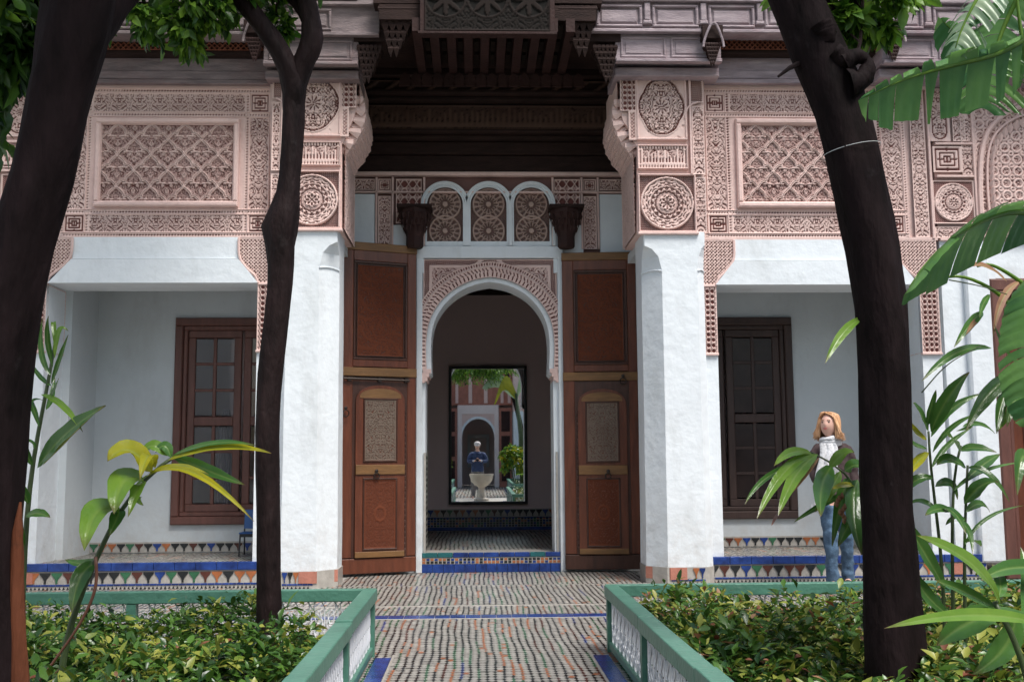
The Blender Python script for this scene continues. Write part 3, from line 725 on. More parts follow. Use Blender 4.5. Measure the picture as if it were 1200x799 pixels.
    rl('script_band', a_, b_, T+4, T+26.5, vine); rl('script_band', a_, b_, T+146, T+167.5, vine)
    for yy in (T+4, T+26.5, T+32, T+140.5, T+146, T+167.5): hbar(fx0, fx1, yy, .009, .008)
    gm = MB(); gm.frame(WX(a_)+.001, WX(b_)-.001, WZ(T+140.5)+.003, WZ(T+32)-.003, .085, YB, YB+.04); gm.build('frieze_ground', M['pink'], t)
    # the big raised panel
    p0, p1, q0, q1 = a_+6, b_-6, T+35, T+138
    fr = MB(); fr.frame(WX(p0), WX(p1), WZ(q1), WZ(q0), .055, YB-.055, YB+.02, .014); fr.frame(WX(p0+5.5), WX(p1-5.5), WZ(q1-5.5), WZ(q0+5.5), .014, YB-.028, YB+.02, .006)
    fr.build('panel_frame', M['pink'], t)
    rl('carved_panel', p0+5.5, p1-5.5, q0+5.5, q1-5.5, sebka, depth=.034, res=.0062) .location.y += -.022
    bars.build('mouldings', M['pink'], t)
    mb = MB(); mb.box(WX(x0), WX(x1), YB-.015, YB+.04, WZ(T-1), WZ(T-11)); mb.build('plain_band', M['pink'], t)
    hb = MB(); hb.box(WX(x0), WX(x1), YB-.004, YB+.038, WZ(yb+1.5), WZ(T+172)); hb.build('sill_band', M['pink'], t)
    # loggia interior: side walls, back wall, ceiling
    WXb = lambda px, py=480: X(px, YW, py)
    xA, xB = (WX(66), XPL1-.0) if sx < 0 else (XPR0+.0, WX(1068))
    zc = zsof+.45
    b = thing('loggia_back_wall', wl_label, 'wall', ((xA+xB)/2, YW+.1, 0))
    wx0, wx1, wy0, wy1 = L_['win']
    WA, WB_, WC, WD = WXb(wx0), WXb(wx1), Z(wy1, YW, cxp), Z(wy0, YW, cxp)
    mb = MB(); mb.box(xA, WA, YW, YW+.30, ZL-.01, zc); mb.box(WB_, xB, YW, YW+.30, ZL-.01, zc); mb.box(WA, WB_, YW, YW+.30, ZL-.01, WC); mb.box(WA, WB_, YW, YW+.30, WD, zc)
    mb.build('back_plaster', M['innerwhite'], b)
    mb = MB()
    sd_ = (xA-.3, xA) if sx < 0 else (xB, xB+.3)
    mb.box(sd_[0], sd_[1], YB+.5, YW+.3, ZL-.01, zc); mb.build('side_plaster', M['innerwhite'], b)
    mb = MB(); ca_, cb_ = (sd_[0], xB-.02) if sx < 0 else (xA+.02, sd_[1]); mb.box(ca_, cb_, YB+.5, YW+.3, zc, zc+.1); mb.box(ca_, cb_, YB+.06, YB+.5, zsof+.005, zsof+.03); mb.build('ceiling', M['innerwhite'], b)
    wainscot(b, xA, xB, YW-.02, ZL)
    # casement window: frame, two leaves of twelve panes
    wm = M['winwood'] if sx < 0 else M['winwood2']
    fr_ = .16
    f0 = MB(); f0.frame(WA-.0, WB_+.0, WC, WD, .09, YW-.05, YW+.12, .012); f0.frame(WA+.09, WB_-.09, WC+.09, WD-.09, .05, YW-.02, YW+.10, .01)
    win = f0.build('window', wm, b)
    ia, ib, iz0, iz1 = WA+.14, WB_-.14, WC+.14, WD-.14; mid = (ia+ib)/2
    pane_me = None
    for (u0, u1) in ((ia, mid-.015), (mid+.015, ib)):
        s_ = .085
        mb = MB(); mb.frame(u0, u1, iz0, iz1, s_, YW+.01, YW+.055, .008)
        zm = iz0+(iz1-iz0)*.495; mb.box(u0+s_, u1-s_, YW+.012, YW+.053, zm-.05, zm+.05, .006)
        um = (u0+u1)/2
        mb.box(um-.02, um+.02, YW+.014, YW+.05, iz0+s_, zm-.05, .006); mb.box(um-.02, um+.02, YW+.014, YW+.05, zm+.05, iz1-s_, .006)
        for (g0, g1) in ((iz0+s_, zm-.05), (zm+.05, iz1-s_)):
            rh = (g1-g0)/3
            for k in (1, 2):
                for (h0, h1) in ((u0+s_, um-.02), (um+.02, u1-s_)): mb.box(h0, h1, YW+.016, YW+.048, g0+k*rh-.017, g0+k*rh+.017, .005)
            for k in range(3):
                for (h0, h1) in ((u0+s_, um-.02), (um+.02, u1-s_)):
                    pw_, ph_ = h1-h0, rh-.034
                    if pane_me is None or abs(pane_me[1]-ph_) > .002:
                        g_ = MB(); g_.box(0, pw_, 0, .005, 0, ph_); pane_me = (g_.mesh('pane', M['glass'] if sx < 0 else M['glassd']), ph_)
                    link('pane', pane_me[0], win, (h0, YW+.03, g0+k*rh+.017))
        mb.build('casement', wm, win)
    # dim room behind the glass, with cloth curtains
    rm = MB(); rm.box(WA-.4, WB_+.4, YW+1.6, YW+1.7, 0, WD+.4); rm.box(WA-.5, WA-.4, YW+.3, YW+1.7, 0, WD+.4); rm.box(WB_+.4, WB_+.5, YW+.3, YW+1.7, 0, WD+.4)
    rm.box(WA-.5, WB_+.5, YW+.3, YW+1.7, WD+.4, WD+.5); rm.box(WA-.5, WB_+.5, YW+.3, YW+1.7, -.1, 0); rm.build('room_lining', M['room'], win)
    for cpx in L_['curt']:
        c0 = WXb(cpx); mb = MB(); n = 22
        for k in range(n+1):
            for zz, wd in ((WD-.3-L_['cdrop'], .05), ((WC+WD)/2-.1, .11), (WC+.12, .19)):
                x_ = c0+wd*(k/n-.5)*2*.8; y_ = YW+.16+.018*math.sin(k*1.7)
                mb.v.append((x_, y_, zz))
        for k in range(n): 
            for j in range(2): mb.f.append((k*3+j, (k+1)*3+j, (k+1)*3+j+1, k*3+j+1)); mb.mi.append(0)
        mb.build('curtain', M['curtain'], win, smooth=True)
    return t, b
bay('carved pink frieze and white lintel over the left loggia, between the two left trees',
    dict(open=(57, 303), ext=(40, 330), yt=105, yb=277, sof=332, lint=(85, 280), el=40, er=318, drop=411, pierz=None, frz=(70, 316), win=(204, 362, 373, 615), curt=(262, 300), cdrop=.75), -1,
    'grey white back wall of the left loggia with reddish glazed window')
bay('carved pink frieze and white lintel over the right loggia, behind the right trunk',
    dict(open=(838, 1075), ext=(824, 1100), yt=106, yb=280, sof=334, lint=(860, 1052), el=816, er=1097, drop=414, pierz=None, frz=(828, 1066), win=(772, 930, 372, 607), curt=(886, 866), cdrop=.35), 1,
    'grey white back wall of the right loggia with dark brown window')
# ================================================================== OUTER PIERS
def outer(label, pxa, pxb, sx):
    t = thing('corner_wall', label, 'wall', (X((pxa+pxb)/2, YB), YB+.25, 0))
    c = (pxa+pxb)/2
    WX = lambda px: X(px, YB, 200); WZ = lambda py: Z(py, YB, min(1200, max(0, c)))
    x0, x1 = sorted((WX(pxa), WX(pxb)))
    zb = WZ(282)
    if sx < 0:
        mb = MB(); mb.box(x0, x1, YB+.02, YB+.55, .172, zb); mb.build('pier_plaster', M['white'], t)
        mb = MB(); mb.box(x0, x1, YB+.001, YB+.5, -.01, .171); mb.build('tiled_foot', M['cream'], t); bottles(t, x0, x1, YB, .062, .165, 12)
    else:
        # square pier, then a deep brown doorway in the wing
        xa = WX(1160); mb = MB(); mb.box(x0, xa, YB+.02, YB+.55, .172, zb); mb.box(xa, x1, YB+.06, YB+.55, WZ(325), zb-.0); mb.build('pier_plaster', M['white'], t)
        mb = MB(); mb.box(WX(1122), WX(1150), YB-.05, YB+.02, .172, WZ(290), .02); mb.build('pilaster', M['white'], t)
    mb = MB(); mb.box(x0, x1, YB+.045, YB+.5, zb+.001, WZ(-60)); mb.build('upper_wall', M['pink'], t)
    def rl(nm, p0, p1, q0, q1, fn, **k):
        a_, b_ = sorted((WX(p0), WX(p1))); return relief(nm, t, a_, b_, WZ(q1), WZ(q0), YB, fn, **k)
    mb = MB()
    if sx < 0:
        rl('cartouche_panel', 2, 38, 103, 160, cartouche, border=0); rl('script_band', 2, 38, 172, 196, kufic); rl('rosette_panel', 2, 38, 204, 276, rosette)
        rl('vine_strip', -30, -4, 103, 276, vinev); rl('vine_strip', 42, 64, 103, 276, vinev); rl('carved_panel', -150, -34, 103, 276, sebka)
        for q in (100, 166, 200, 279): mb.box(x0, x1-.002, YB-.014, YB+.04, WZ(q)-.012, WZ(q)+.012, .004)
    else:
        rl('arch_vine_panel', 1069, 1086, 105, 278, vinev); rl('cartouche_panel', 1092, 1116, 100, 166, cartouche, border=0); rl('meander_square', 1094, 1128, 172, 202, meander)
        rl('rosette_panel', 1092, 1140, 212, 262, rosette, mat_=STL); rl('vine_strip', 1119, 1134, 100, 166, vinev)
        rl('vine_strip', 1128, 1142, 100, 205, vinev); rl('carved_panel', 1144, 1330, 100, 278, lobes_big); rl('script_band', 1092, 1140, 266, 279, vine)
        for q in (98, 169, 207, 281): mb.box(x0+.002, WX(1141), YB-.014, YB+.04, WZ(q)-.012, WZ(q)+.012, .004)
        for px in (1090, 1142): mb.box(WX(px)-.012, WX(px)+.012, YB-.016, YB+.04, WZ(280), WZ(99), .004)
        # scalloped blind arch
        pts = smoothpts([(WX(1146), YB-.02, WZ(275)), (WX(1146), YB-.02, WZ(215)), (WX(1152), YB-.02, WZ(165)), (WX(1172), YB-.02, WZ(138)), (WX(1210), YB-.02, WZ(120)), (WX(1250), YB-.02, WZ(140)), (WX(1275), YB-.02, WZ(215)), (WX(1275), YB-.02, WZ(275))], 40)
        a_ = MB(); a_.tube(pts, .028, 6); a_.tube([Vector(p)+Vector((.10*(1 if i < 20 else -1)*(.3+.7*abs(i-20)/20), 0, -.10*(1-abs(i-20)/20)))  for i, p in enumerate(pts)], .014, 6)
        for i in range(4, 37, 1):
            p = Vector(pts[i]); dx = .17*(1 if i < 20 else -1)*(.3+.7*abs(i-20)/20); dz = -.17*(1-abs(i-20)/20)
            a_.add([(p.x+dx-.045, YB-.005, p.z+dz), (p.x+dx+.045, YB-.005, p.z+dz), (p.x+dx, YB-.05, p.z+dz+.04), (p.x+dx, YB-.01, p.z+dz-.07)], [(0, 3, 2), (3, 1, 2), (0, 2, 1)])
        a_.build('scalloped_arch', M['pink'], t)
    mb.build('mouldings', M['pink'], t)
    return t
def lobes_big(u, v, w_, h_): return np.maximum(lobes(u, v, .42, h_)*1.0, arab(u, v, .02)*.7)
outer('pink carved wall end and white pier at the far left, beyond the bay', -190, 40, -1)
rw = outer('pink carved wall and white pier at the far right, behind the tall leaves', 1097, 1330, 1)
# brown panelled door in the right wing
dt = thing('side_door', 'tall brown panelled door at the far right edge, half behind banana leaves', 'door', (X(1200, YB), YB+.1, 0))
dx0, dx1, dz1 = X(1163, YB), X(1330, YB), Z(327, YB, 1180)
mb = MB(); mb.frame(dx0, dx1, 0.0, dz1, .13, YB-.03, YB+.12, .015); mb.frame(dx0+.13, dx1-.13, .13, dz1-.13, .05, YB, YB+.12, .012); mb.build('frame', M['winwood'], dt)
mb = MB(); mb.box(dx0+.15, dx1-.15, YB+.06, YB+.11, .15, dz1-.15); mb.build('leaf', M['door'], dt)
ww = (dx1-dx0-.5)/2
for i in range(2):
    for j in range(3):
        mb = MB(); a_ = dx0+.25+i*ww; mb.box(a_+.05, a_+ww-.06, YB+.03, YB+.06, .3+j*.9, 1.05+j*.9, .02); mb.build('panel', M['winwood'], dt)
# ================================================================== THE CENTRAL WALL, ARCH AND TRANSOM
cw_ = thing('doorway_wall', 'central wall with white framed horseshoe arch and three small arched screens above', 'wall', (X(574.5, YW), YW+.2, 0))
CXp = 574.5
CW = lambda px, py=400: X(px, YW, py); CZ = lambda py, px=574: Z(py, YW, px)
half = [(76.5, 668), (76.5, 448), (75, 443), (69, 437), (69.8, 418), (70, 400), (67, 378), (57.5, 360), (44, 346), (28, 336.5), (14, 332), (0, 330)]
arc_l = [(CW(CXp-d, y), CZ(y)) for d, y in half]; arc_r = [(CW(CXp+d, y), CZ(y)) for d, y in half][::-1]
arcL = smoothpts([(a, 0, b) for a, b in arc_l[3:]], 22); arcR = smoothpts([(a, 0, b) for a, b in arc_r[:-3]], 22)
curve = arc_l[:3]+[(a, c) for a, b, c in arcL]+[(a, c) for a, b, c in arcR[1:]]+arc_r[-3:]
ZT = CZ(300); XWl, XWr = X(398, YW), X(757, YW)
x_l0 = curve[0][0]; x_r0 = curve[-1][0]; XOl, XOr = CW(492), CW(657); cxm0 = (x_l0+x_r0)/2
curve = [(x_l0, z) for x, z in curve[:2]]+curve[2:-2]+[(x_r0, z) for x, z in curve[-2:]]
mb = MB(); zsh = min(z for x, z in curve if z > 2.6 and abs(x-cxm0) < .8*abs(curve[0][0]-cxm0)); zs_l = zs_r = None
for a, b in zip(curve[:-1], curve[1:]):
    lo_, hi_ = (a, b) if a[1] < b[1] else (b, a)
    if (a[0]+b[0])/2 < cxm0 and hi_[1] <= zsh+1e-6: mb.prism([lo_, hi_, (XOl, hi_[1]), (XOl, lo_[1])][::-1], YW+.04, YW+.5); zs_l = hi_
    elif (a[0]+b[0])/2 > cxm0 and hi_[1] <= zsh+1e-6: mb.prism([lo_, (XOr, lo_[1]), (XOr, hi_[1]), hi_], YW+.04, YW+.5); zs_r = hi_ if zs_r is None or hi_[1] > zs_r[1] else zs_r
    elif abs(a[0]-b[0]) > 1e-5: mb.prism([a, b, (b[0], ZT), (a[0], ZT)], YW+.04, YW+.5)
mb.box(XOl, zs_l[0], YW+.04, YW+.5, zs_l[1], ZT); mb.box(zs_r[0], XOr, YW+.04, YW+.5, zs_r[1], ZT)
mb.build('arch_soffit', M['white'], cw_)
mb = MB(); mb.box(XWl-.2, XOl-.001, YW+.04, YW+.5, 0, ZT); mb.box(XOr+.001, XWr+.2, YW+.04, YW+.5, 0, ZT); mb.build('jamb_wall', M['white'], cw_)
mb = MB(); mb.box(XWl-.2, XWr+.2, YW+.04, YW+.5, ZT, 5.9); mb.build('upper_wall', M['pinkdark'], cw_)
# white surround
sl0, sl1, sr0, sr1 = CW(488), CW(495), CW(654), CW(661)
mb = MB(); mb.box(sl0, sl1, YW-.03, YW+.039, .0, CZ(302), .006); mb.box(sr0, sr1, YW-.03, YW+.039, .0, CZ(302), .006); mb.box(sl0-.002, sr1+.002, YW-.034, YW+.04, CZ(303), CZ(289), .006); mb.build('white_surround', M['white'], cw_)
# inner plain ring + tooth band + spandrels
cc = [(a, c) for a, b, c in arcL]+[(a, c) for a, b, c in arcR[1:]]
cc = resample(cc, 200)
ring = path_relief('plain_ring', cw_, cc, .052, YW+.02, lambda s, v: 1+0*s, depth=.02, nv=4, mat_=M['white'])
def offc(pts, o):
    P_ = np.array(pts); d = np.gradient(P_, axis=0); d /= np.linalg.norm(d, axis=1)[:, None]; return P_+np.stack([-d[:, 1], d[:, 0]], -1)*o
c1 = offc(cc, .053)
path_relief('tooth_band', cw_, resample(c1, 520), .125, YW-.012, lambda s, v: np.where((v < .10) | (v > .9), 1., np.where(v < .48, (np.abs(np.sin(PI*s/.046)) > .40)*1.0, np.where(v < .56, 1., (np.abs(np.sin(PI*s/.040+v*5)) > .35)*.9))), depth=.020, nv=16)
path_relief('bead_band', cw_, resample(offc(cc, .180), 520), .055, YW-.022, lambda s, v: np.where(np.abs(v-.5) > .32, 1., (np.abs(np.sin(PI*s/.03)) > .5)*.8), depth=.02, nv=8)
outer_c = offc(cc, .236)
ox = outer_c[:, 0]; oz = outer_c[:, 1]; cxm = CW(CXp)
def sp_mask(x0_, z0_):
    def f(u, v, w_, h_):
        xx = x0_+u; zz = z0_+v
        o = np.argsort(ox); zc = np.interp(xx, ox[o], oz[o]); return zz > zc+.0
    return f
sx0, sx1, sz0, sz1 = CW(496), CW(653), CZ(432), CZ(304)
def spfun(u, v, w_, h_):
    xx = np.abs(u-w_/2); zt_ = h_-v
    e = np.minimum(w_/2-xx, zt_)
    dd = (w_/2-xx)*.72 + zt_                # distance from the corner along the diagonal
    o = arab(w_/2-xx, v, .02)*.95
    frame_ = (np.abs(dd-.50) < .022) | (np.abs(e-.085) < .015)
    o = np.where(e < .07, diag(u, v, w_, h_), o)
    o = np.where(dd > .52, diag(u, v, w_, h_)*1.0, o)
    return np.where(frame_ & (dd < .53), 1.15, o)
relief('spandrel', cw_, sx0, sx1, sz0, sz1, YW-.002, spfun, mask=sp_mask(sx0, sz0), res=.007)
# imposts: stepped little brackets
for s, e in ((1, CW(CXp-76.5)), (-1, CW(CXp+76.5))):
    mb = MB()
    for k in range(3): mb.box(e-s*.02, e+s*(.03+.02*k), YW-.015, YW+.5, CZ(446)+k*.045, CZ(446)+.045+k*.045+.001)
    mb.box(e-s*.10, e+s*.0, YW-.012, YW+.04, CZ(446)-.02, CZ(432)); mb.build('impost', M['pink'], cw_)
    # mosaic dado on the jamb
    jb = thing  # (plain alias kept out of the scene)
    m2 = MB(); m2.box(e-s*.012, e+s*.012, YW+.02, YW+.5, ZR, 1.35); m2.build('jamb_dado', M['cream'], cw_)
    m3 = MB()
    for j in range(17):
        for i in range(6):
            yy = YW+.05+i*.075; zz = ZR+.05+j*.064; m3.add([(e+s*.0135, yy-.026, zz), (e+s*.0135, yy, zz-.028), (e+s*.0135, yy+.026, zz), (e+s*.0135, yy, zz+.028)], [(0, 1, 2, 3)])
    m3.build('jamb_mosaic', random.choice([M['black'], M['black']]), cw_)['kind'] = 'stuff'
# three arched gypsum screens
def arch_pts(x0, x1, z0, z1, n=16):
    r = (x1-x0)/2; cx = (x0+x1)/2; zs = z1-r
    return [(x0, z0), (x0, zs)] + [(cx-r*math.cos(PI*k/n), zs+r*math.sin(PI*k/n)) for k in range(1, n)] + [(x1, zs), (x1, z0)]
mb = MB(); mb.box(CW(494), CW(649), YW-.004, YW+.05, CZ(289.5), CZ(283)); 
for (a, b) in ((500.5, 542.5), (551.5, 593.5), (602, 643.5)):
    x0, x1 = CW(a, 240), CW(b, 240); z0, z1 = CZ(288), CZ(220)
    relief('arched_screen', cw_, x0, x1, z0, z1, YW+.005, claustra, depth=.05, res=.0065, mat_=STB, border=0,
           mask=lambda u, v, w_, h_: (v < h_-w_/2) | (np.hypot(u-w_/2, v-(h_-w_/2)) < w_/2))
    ap = arch_pts(x0, x1, z0, z1, 20); 
    P_ = resample(ap, 60)
    path_relief('screen_surround', cw_, P_, .072, YW-.028, lambda s, v: np.where(np.abs(v-.45) < .12, .6, 1.), depth=.03, nv=9, mat_=M['white'])
    path_relief('screen_reveal', cw_, P_, .004, YW-.028, lambda s, v: 1-v, depth=.05, nv=2, mat_=M['white'])
mb.build('screen_sill', M['white'], cw_)
# stucco panels and strips to either side
def crl(nm, p0, p1, q0, q1, fn, **k): return relief(nm, cw_, CW(p0, 250), CW(p1, 250), CZ(q1), CZ(q0), YW, fn, **k)
for (p0, p1) in ((464, 494), (650, 680)): crl('lattice_panel', p0, p1, 210, 262, lambda u, v, w_, h_: scales(u, v, w_*1.6, h_), depth=.03)
for (p0, p1) in ((443, 458), (684, 699)): crl('stucco_strip', p0, p1, 230, 292, vinev); crl('meander_square', p0, p1, 210, 224, meander)
crl('top_band', 412, 439, 210, 223, vine); crl('top_band', 703, 734, 210, 223, vine)
for (p0, p1) in ((400, 439), (703, 745)):
    mb = MB(); mb.box(CW(p0, 260), CW(p1, 260), YW-.006, YW+.04, CZ(320), CZ(228)); mb.build('grey_panel', M['white'], cw_)
for (p0, p1) in ((460, 497), (648, 683)):
    mb = MB(); mb.box(CW(p0, 260), CW(p1, 260), YW-.008, YW+.04, CZ(320), CZ(264)); mb.build('grey_panel', M['white'], cw_)
mb = MB()
for px in (441, 460, 497, 648, 682, 701): mb.box(CW(px, 250)-.012, CW(px, 250)+.012, YW-.02, YW+.04, CZ(292), CZ(208), .004)
mb.box(XWl, XWr, YW-.05, YW+.04, CZ(207), CZ(202.5), .008); mb.box(XWl, XWr, YW-.02, YW+.04, CZ(226.5), CZ(224.5), .004)
mb.build('mouldings', M['pink'], cw_)
# carved wooden pivot sockets above the leaves
for px in (487, 662):
    t = thing('door_pivot_socket', ('dark carved wooden socket above the left door leaf' if px < 570 else 'dark carved wooden socket above the right door leaf'), 'bracket', (CW(px, 270), YW-.14, CZ(294)), 'pivot sockets of the door leaves')
    c = (CW(px, 270), YW-.14, 0); prof = []
    zA, zB = CZ(294), CZ(250)
    hh = zB-zA
    mb = MB(); mb.lathe([(.085, zA), (.10, zA+.02), (.10, zA+hh*.30), (.115, zA+hh*.45), (.15, zA+hh*.70), (.185, zA+hh*.88), (.185, zB)], c, 8); mb.build('bell', M['cedarred'], t)
    mb = MB()
    for k in range(16):
        th = 2*PI*k/16
        for (rr, zz, sz) in ((.122, hh*.46, .03), (.150, hh*.62, .032), (.178, hh*.78, .034)):
            th2 = th+(PI/16 if zz > hh*.5 and zz < hh*.7 else 0); x_, y_ = c[0]+rr*math.cos(th2), c[1]+rr*math.sin(th2)
            mb.add([(x_-sz*math.sin(th2)*.7, y_+sz*math.cos(th2)*.7, zA+zz+.05), (x_+sz*math.sin(th2)*.7, y_-sz*math.cos(th2)*.7, zA+zz+.05), (x_+.02*math.cos(th2), y_+.02*math.sin(th2), zA+zz+.03), (x_, y_, zA+zz-.035)], [(0, 3, 2), (3, 1, 2), (0, 2, 1)])
    mb.build('stalactites', M['cedarred'], t)
    mb = MB(); mb.box(c[0]-.2, c[0]+.2, YW-.33, YW+.0, zB, zB+.035, .008); mb.build('cap', M['cedardark'], t)
# ================================================================== DOORSTEP, ROOM, MIRROR
sp = thing('doorstep', 'blue and patterned tiled step under the arch', 'step', (CW(574), YW, 0))
mb = MB(); mb.box(sl1, sr0, YW+.01, YW+.5, 0, ZR-.006); mb.build('core', M['grout'], sp)
tile_row(sp, 'x', sl1, sr0, 13, YW-.006, 0.0, .095, M['gblue'], 'riser_tile', depth=.02, ch=.003)
mb = MB()
nn = 34
for i in range(nn):
    for j in range(2):
        w_ = (sr0-sl1)/nn; mb.cm = random.choice([0, 0, 1, 2, 1]); mb.box(sl1+i*w_+.006, sl1+(i+1)*w_-.006, YW-.004, YW+.02, .103+j*.031, .103+j*.031+.024)
mb.build('mosaic_band', [M['black'], M['gor'], M['gblue']], sp)['kind'] = 'stuff'
mb = MB(); mb.box(sl1, sr0, YW-.001, YW+.02, .097, .168); mb.build('band_ground', M['cream'], sp)
for i in range(9):
    w_ = (sr0-sl1)/9; mb = MB(); mb.box(sl1+i*w_+.003, sl1+(i+1)*w_-.003, YW-.010, YW+.06, .170, ZR, .004); mb.build('nosing_tile', M['gteal' if i in (0, 1, 7) else 'gblue'], sp)
rx0, rx1 = -2.6, 3.0
zrc = 4.35
mb = MB(); mb.box(rx0-.3, rx1+.3, YW+.5, YM+.3, -.05, ZR-.012); rf = structure(mb.build('room_floor', M['grout']))
mosaic('room_mosaic', sl1, sr0, YW+.06, YW+.5, ZR-.010, p=.045, q=.06, parent=rf)['kind'] = 'stuff'
mosaic('room_mosaic', -1.6, 2.0, YW+.5, YM-.01, ZR-.010, p=.055, q=.07, parent=rf)['kind'] = 'stuff'
rt = thing('room_walls', 'dim mauve back wall seen through the arch, tall mirror on it', 'wall', (.2, YM+.1, 0))
mb = MB(); mb.box(rx0-.3, rx1+.3, YM, YM+.3, 0, zrc); mb.build('back_plaster', M['room'], rt)
mb = MB(); mb.box(rx0-.3, rx0, YW+.5, YM, 0, zrc); mb.box(rx1, rx1+.3, YW+.5, YM, 0, zrc); mb.build('side_plaster', M['room'], rt)
mb = MB(); mb.box(rx0-.3, rx1+.3, YW+.5, YM+.3, zrc, zrc+.2); mb.build('ceiling', M['cedardark'], rt)
MZ = lambda py: Z(py, YM, 572)
mb = MB(); mb.box(rx0, rx1, YM-.06, YM, MZ(346), MZ(336), .01); mb.build('cornice', M['cedardark'], rt)
# back dado: three zones
zd1 = MZ(596)
mb = MB(); mb.box(rx0, rx1, YM-.02, YM, ZR, zd1); mb.build('dado_ground', M['cream'], rt)
bottles(rt, X(494, YM), X(655, YM), YM-.02, zd1-.11, zd1-.012, 22)
mb = MB()
for i in range(44):
    for j in range(4):
        mb.cm = random.choice([0, 0, 0, 1, 2, 3]); xx = X(494, YM)+i*.0475; mb.box(xx+.005, xx+.041, YM-.027, YM-.02, ZR+.055+j*.036, ZR+.055+j*.036+.029)
mb.build('dado_mosaic', [M['black'], M['ggreen'], M['gor'], M['gblue']], rt)['kind'] = 'stuff'
mb = MB(); mb.box(rx0, rx1, YM-.03, YM, ZR, ZR+.05, .003); mb.box(rx0, rx1, YM-.029, YM, zd1-.135, zd1-.122, .002); mb.build('dado_border', M['gblue'], rt)
# mirror, hung leaning very slightly forward
mr = thing('wall_mirror', 'tall dark framed mirror on the far wall, reflecting the court and the photographer', 'mirror', (0, 0, 0))
mx0, mx1, mz0, mz1 = X(526, YM), X(616.5, YM), MZ(590.5), MZ(429.5)
mw, mh = mx1-mx0, mz1-mz0
mb = MB(); mb.frame(-mw/2, mw/2, 0, mh, .042, -.03, .02, .008); mb.build('frame', M['chairblk'], mr)
mb = MB(); mb.box(-mw/2+.04, mw/2-.04, 0, .01, .04, mh-.04); mb.build('glass', M['mirror'], mr)
mr.location = ((mx0+mx1)/2, YM-.05, mz0); mr.rotation_euler = (math.radians(.30), 0, math.radians(-.17))
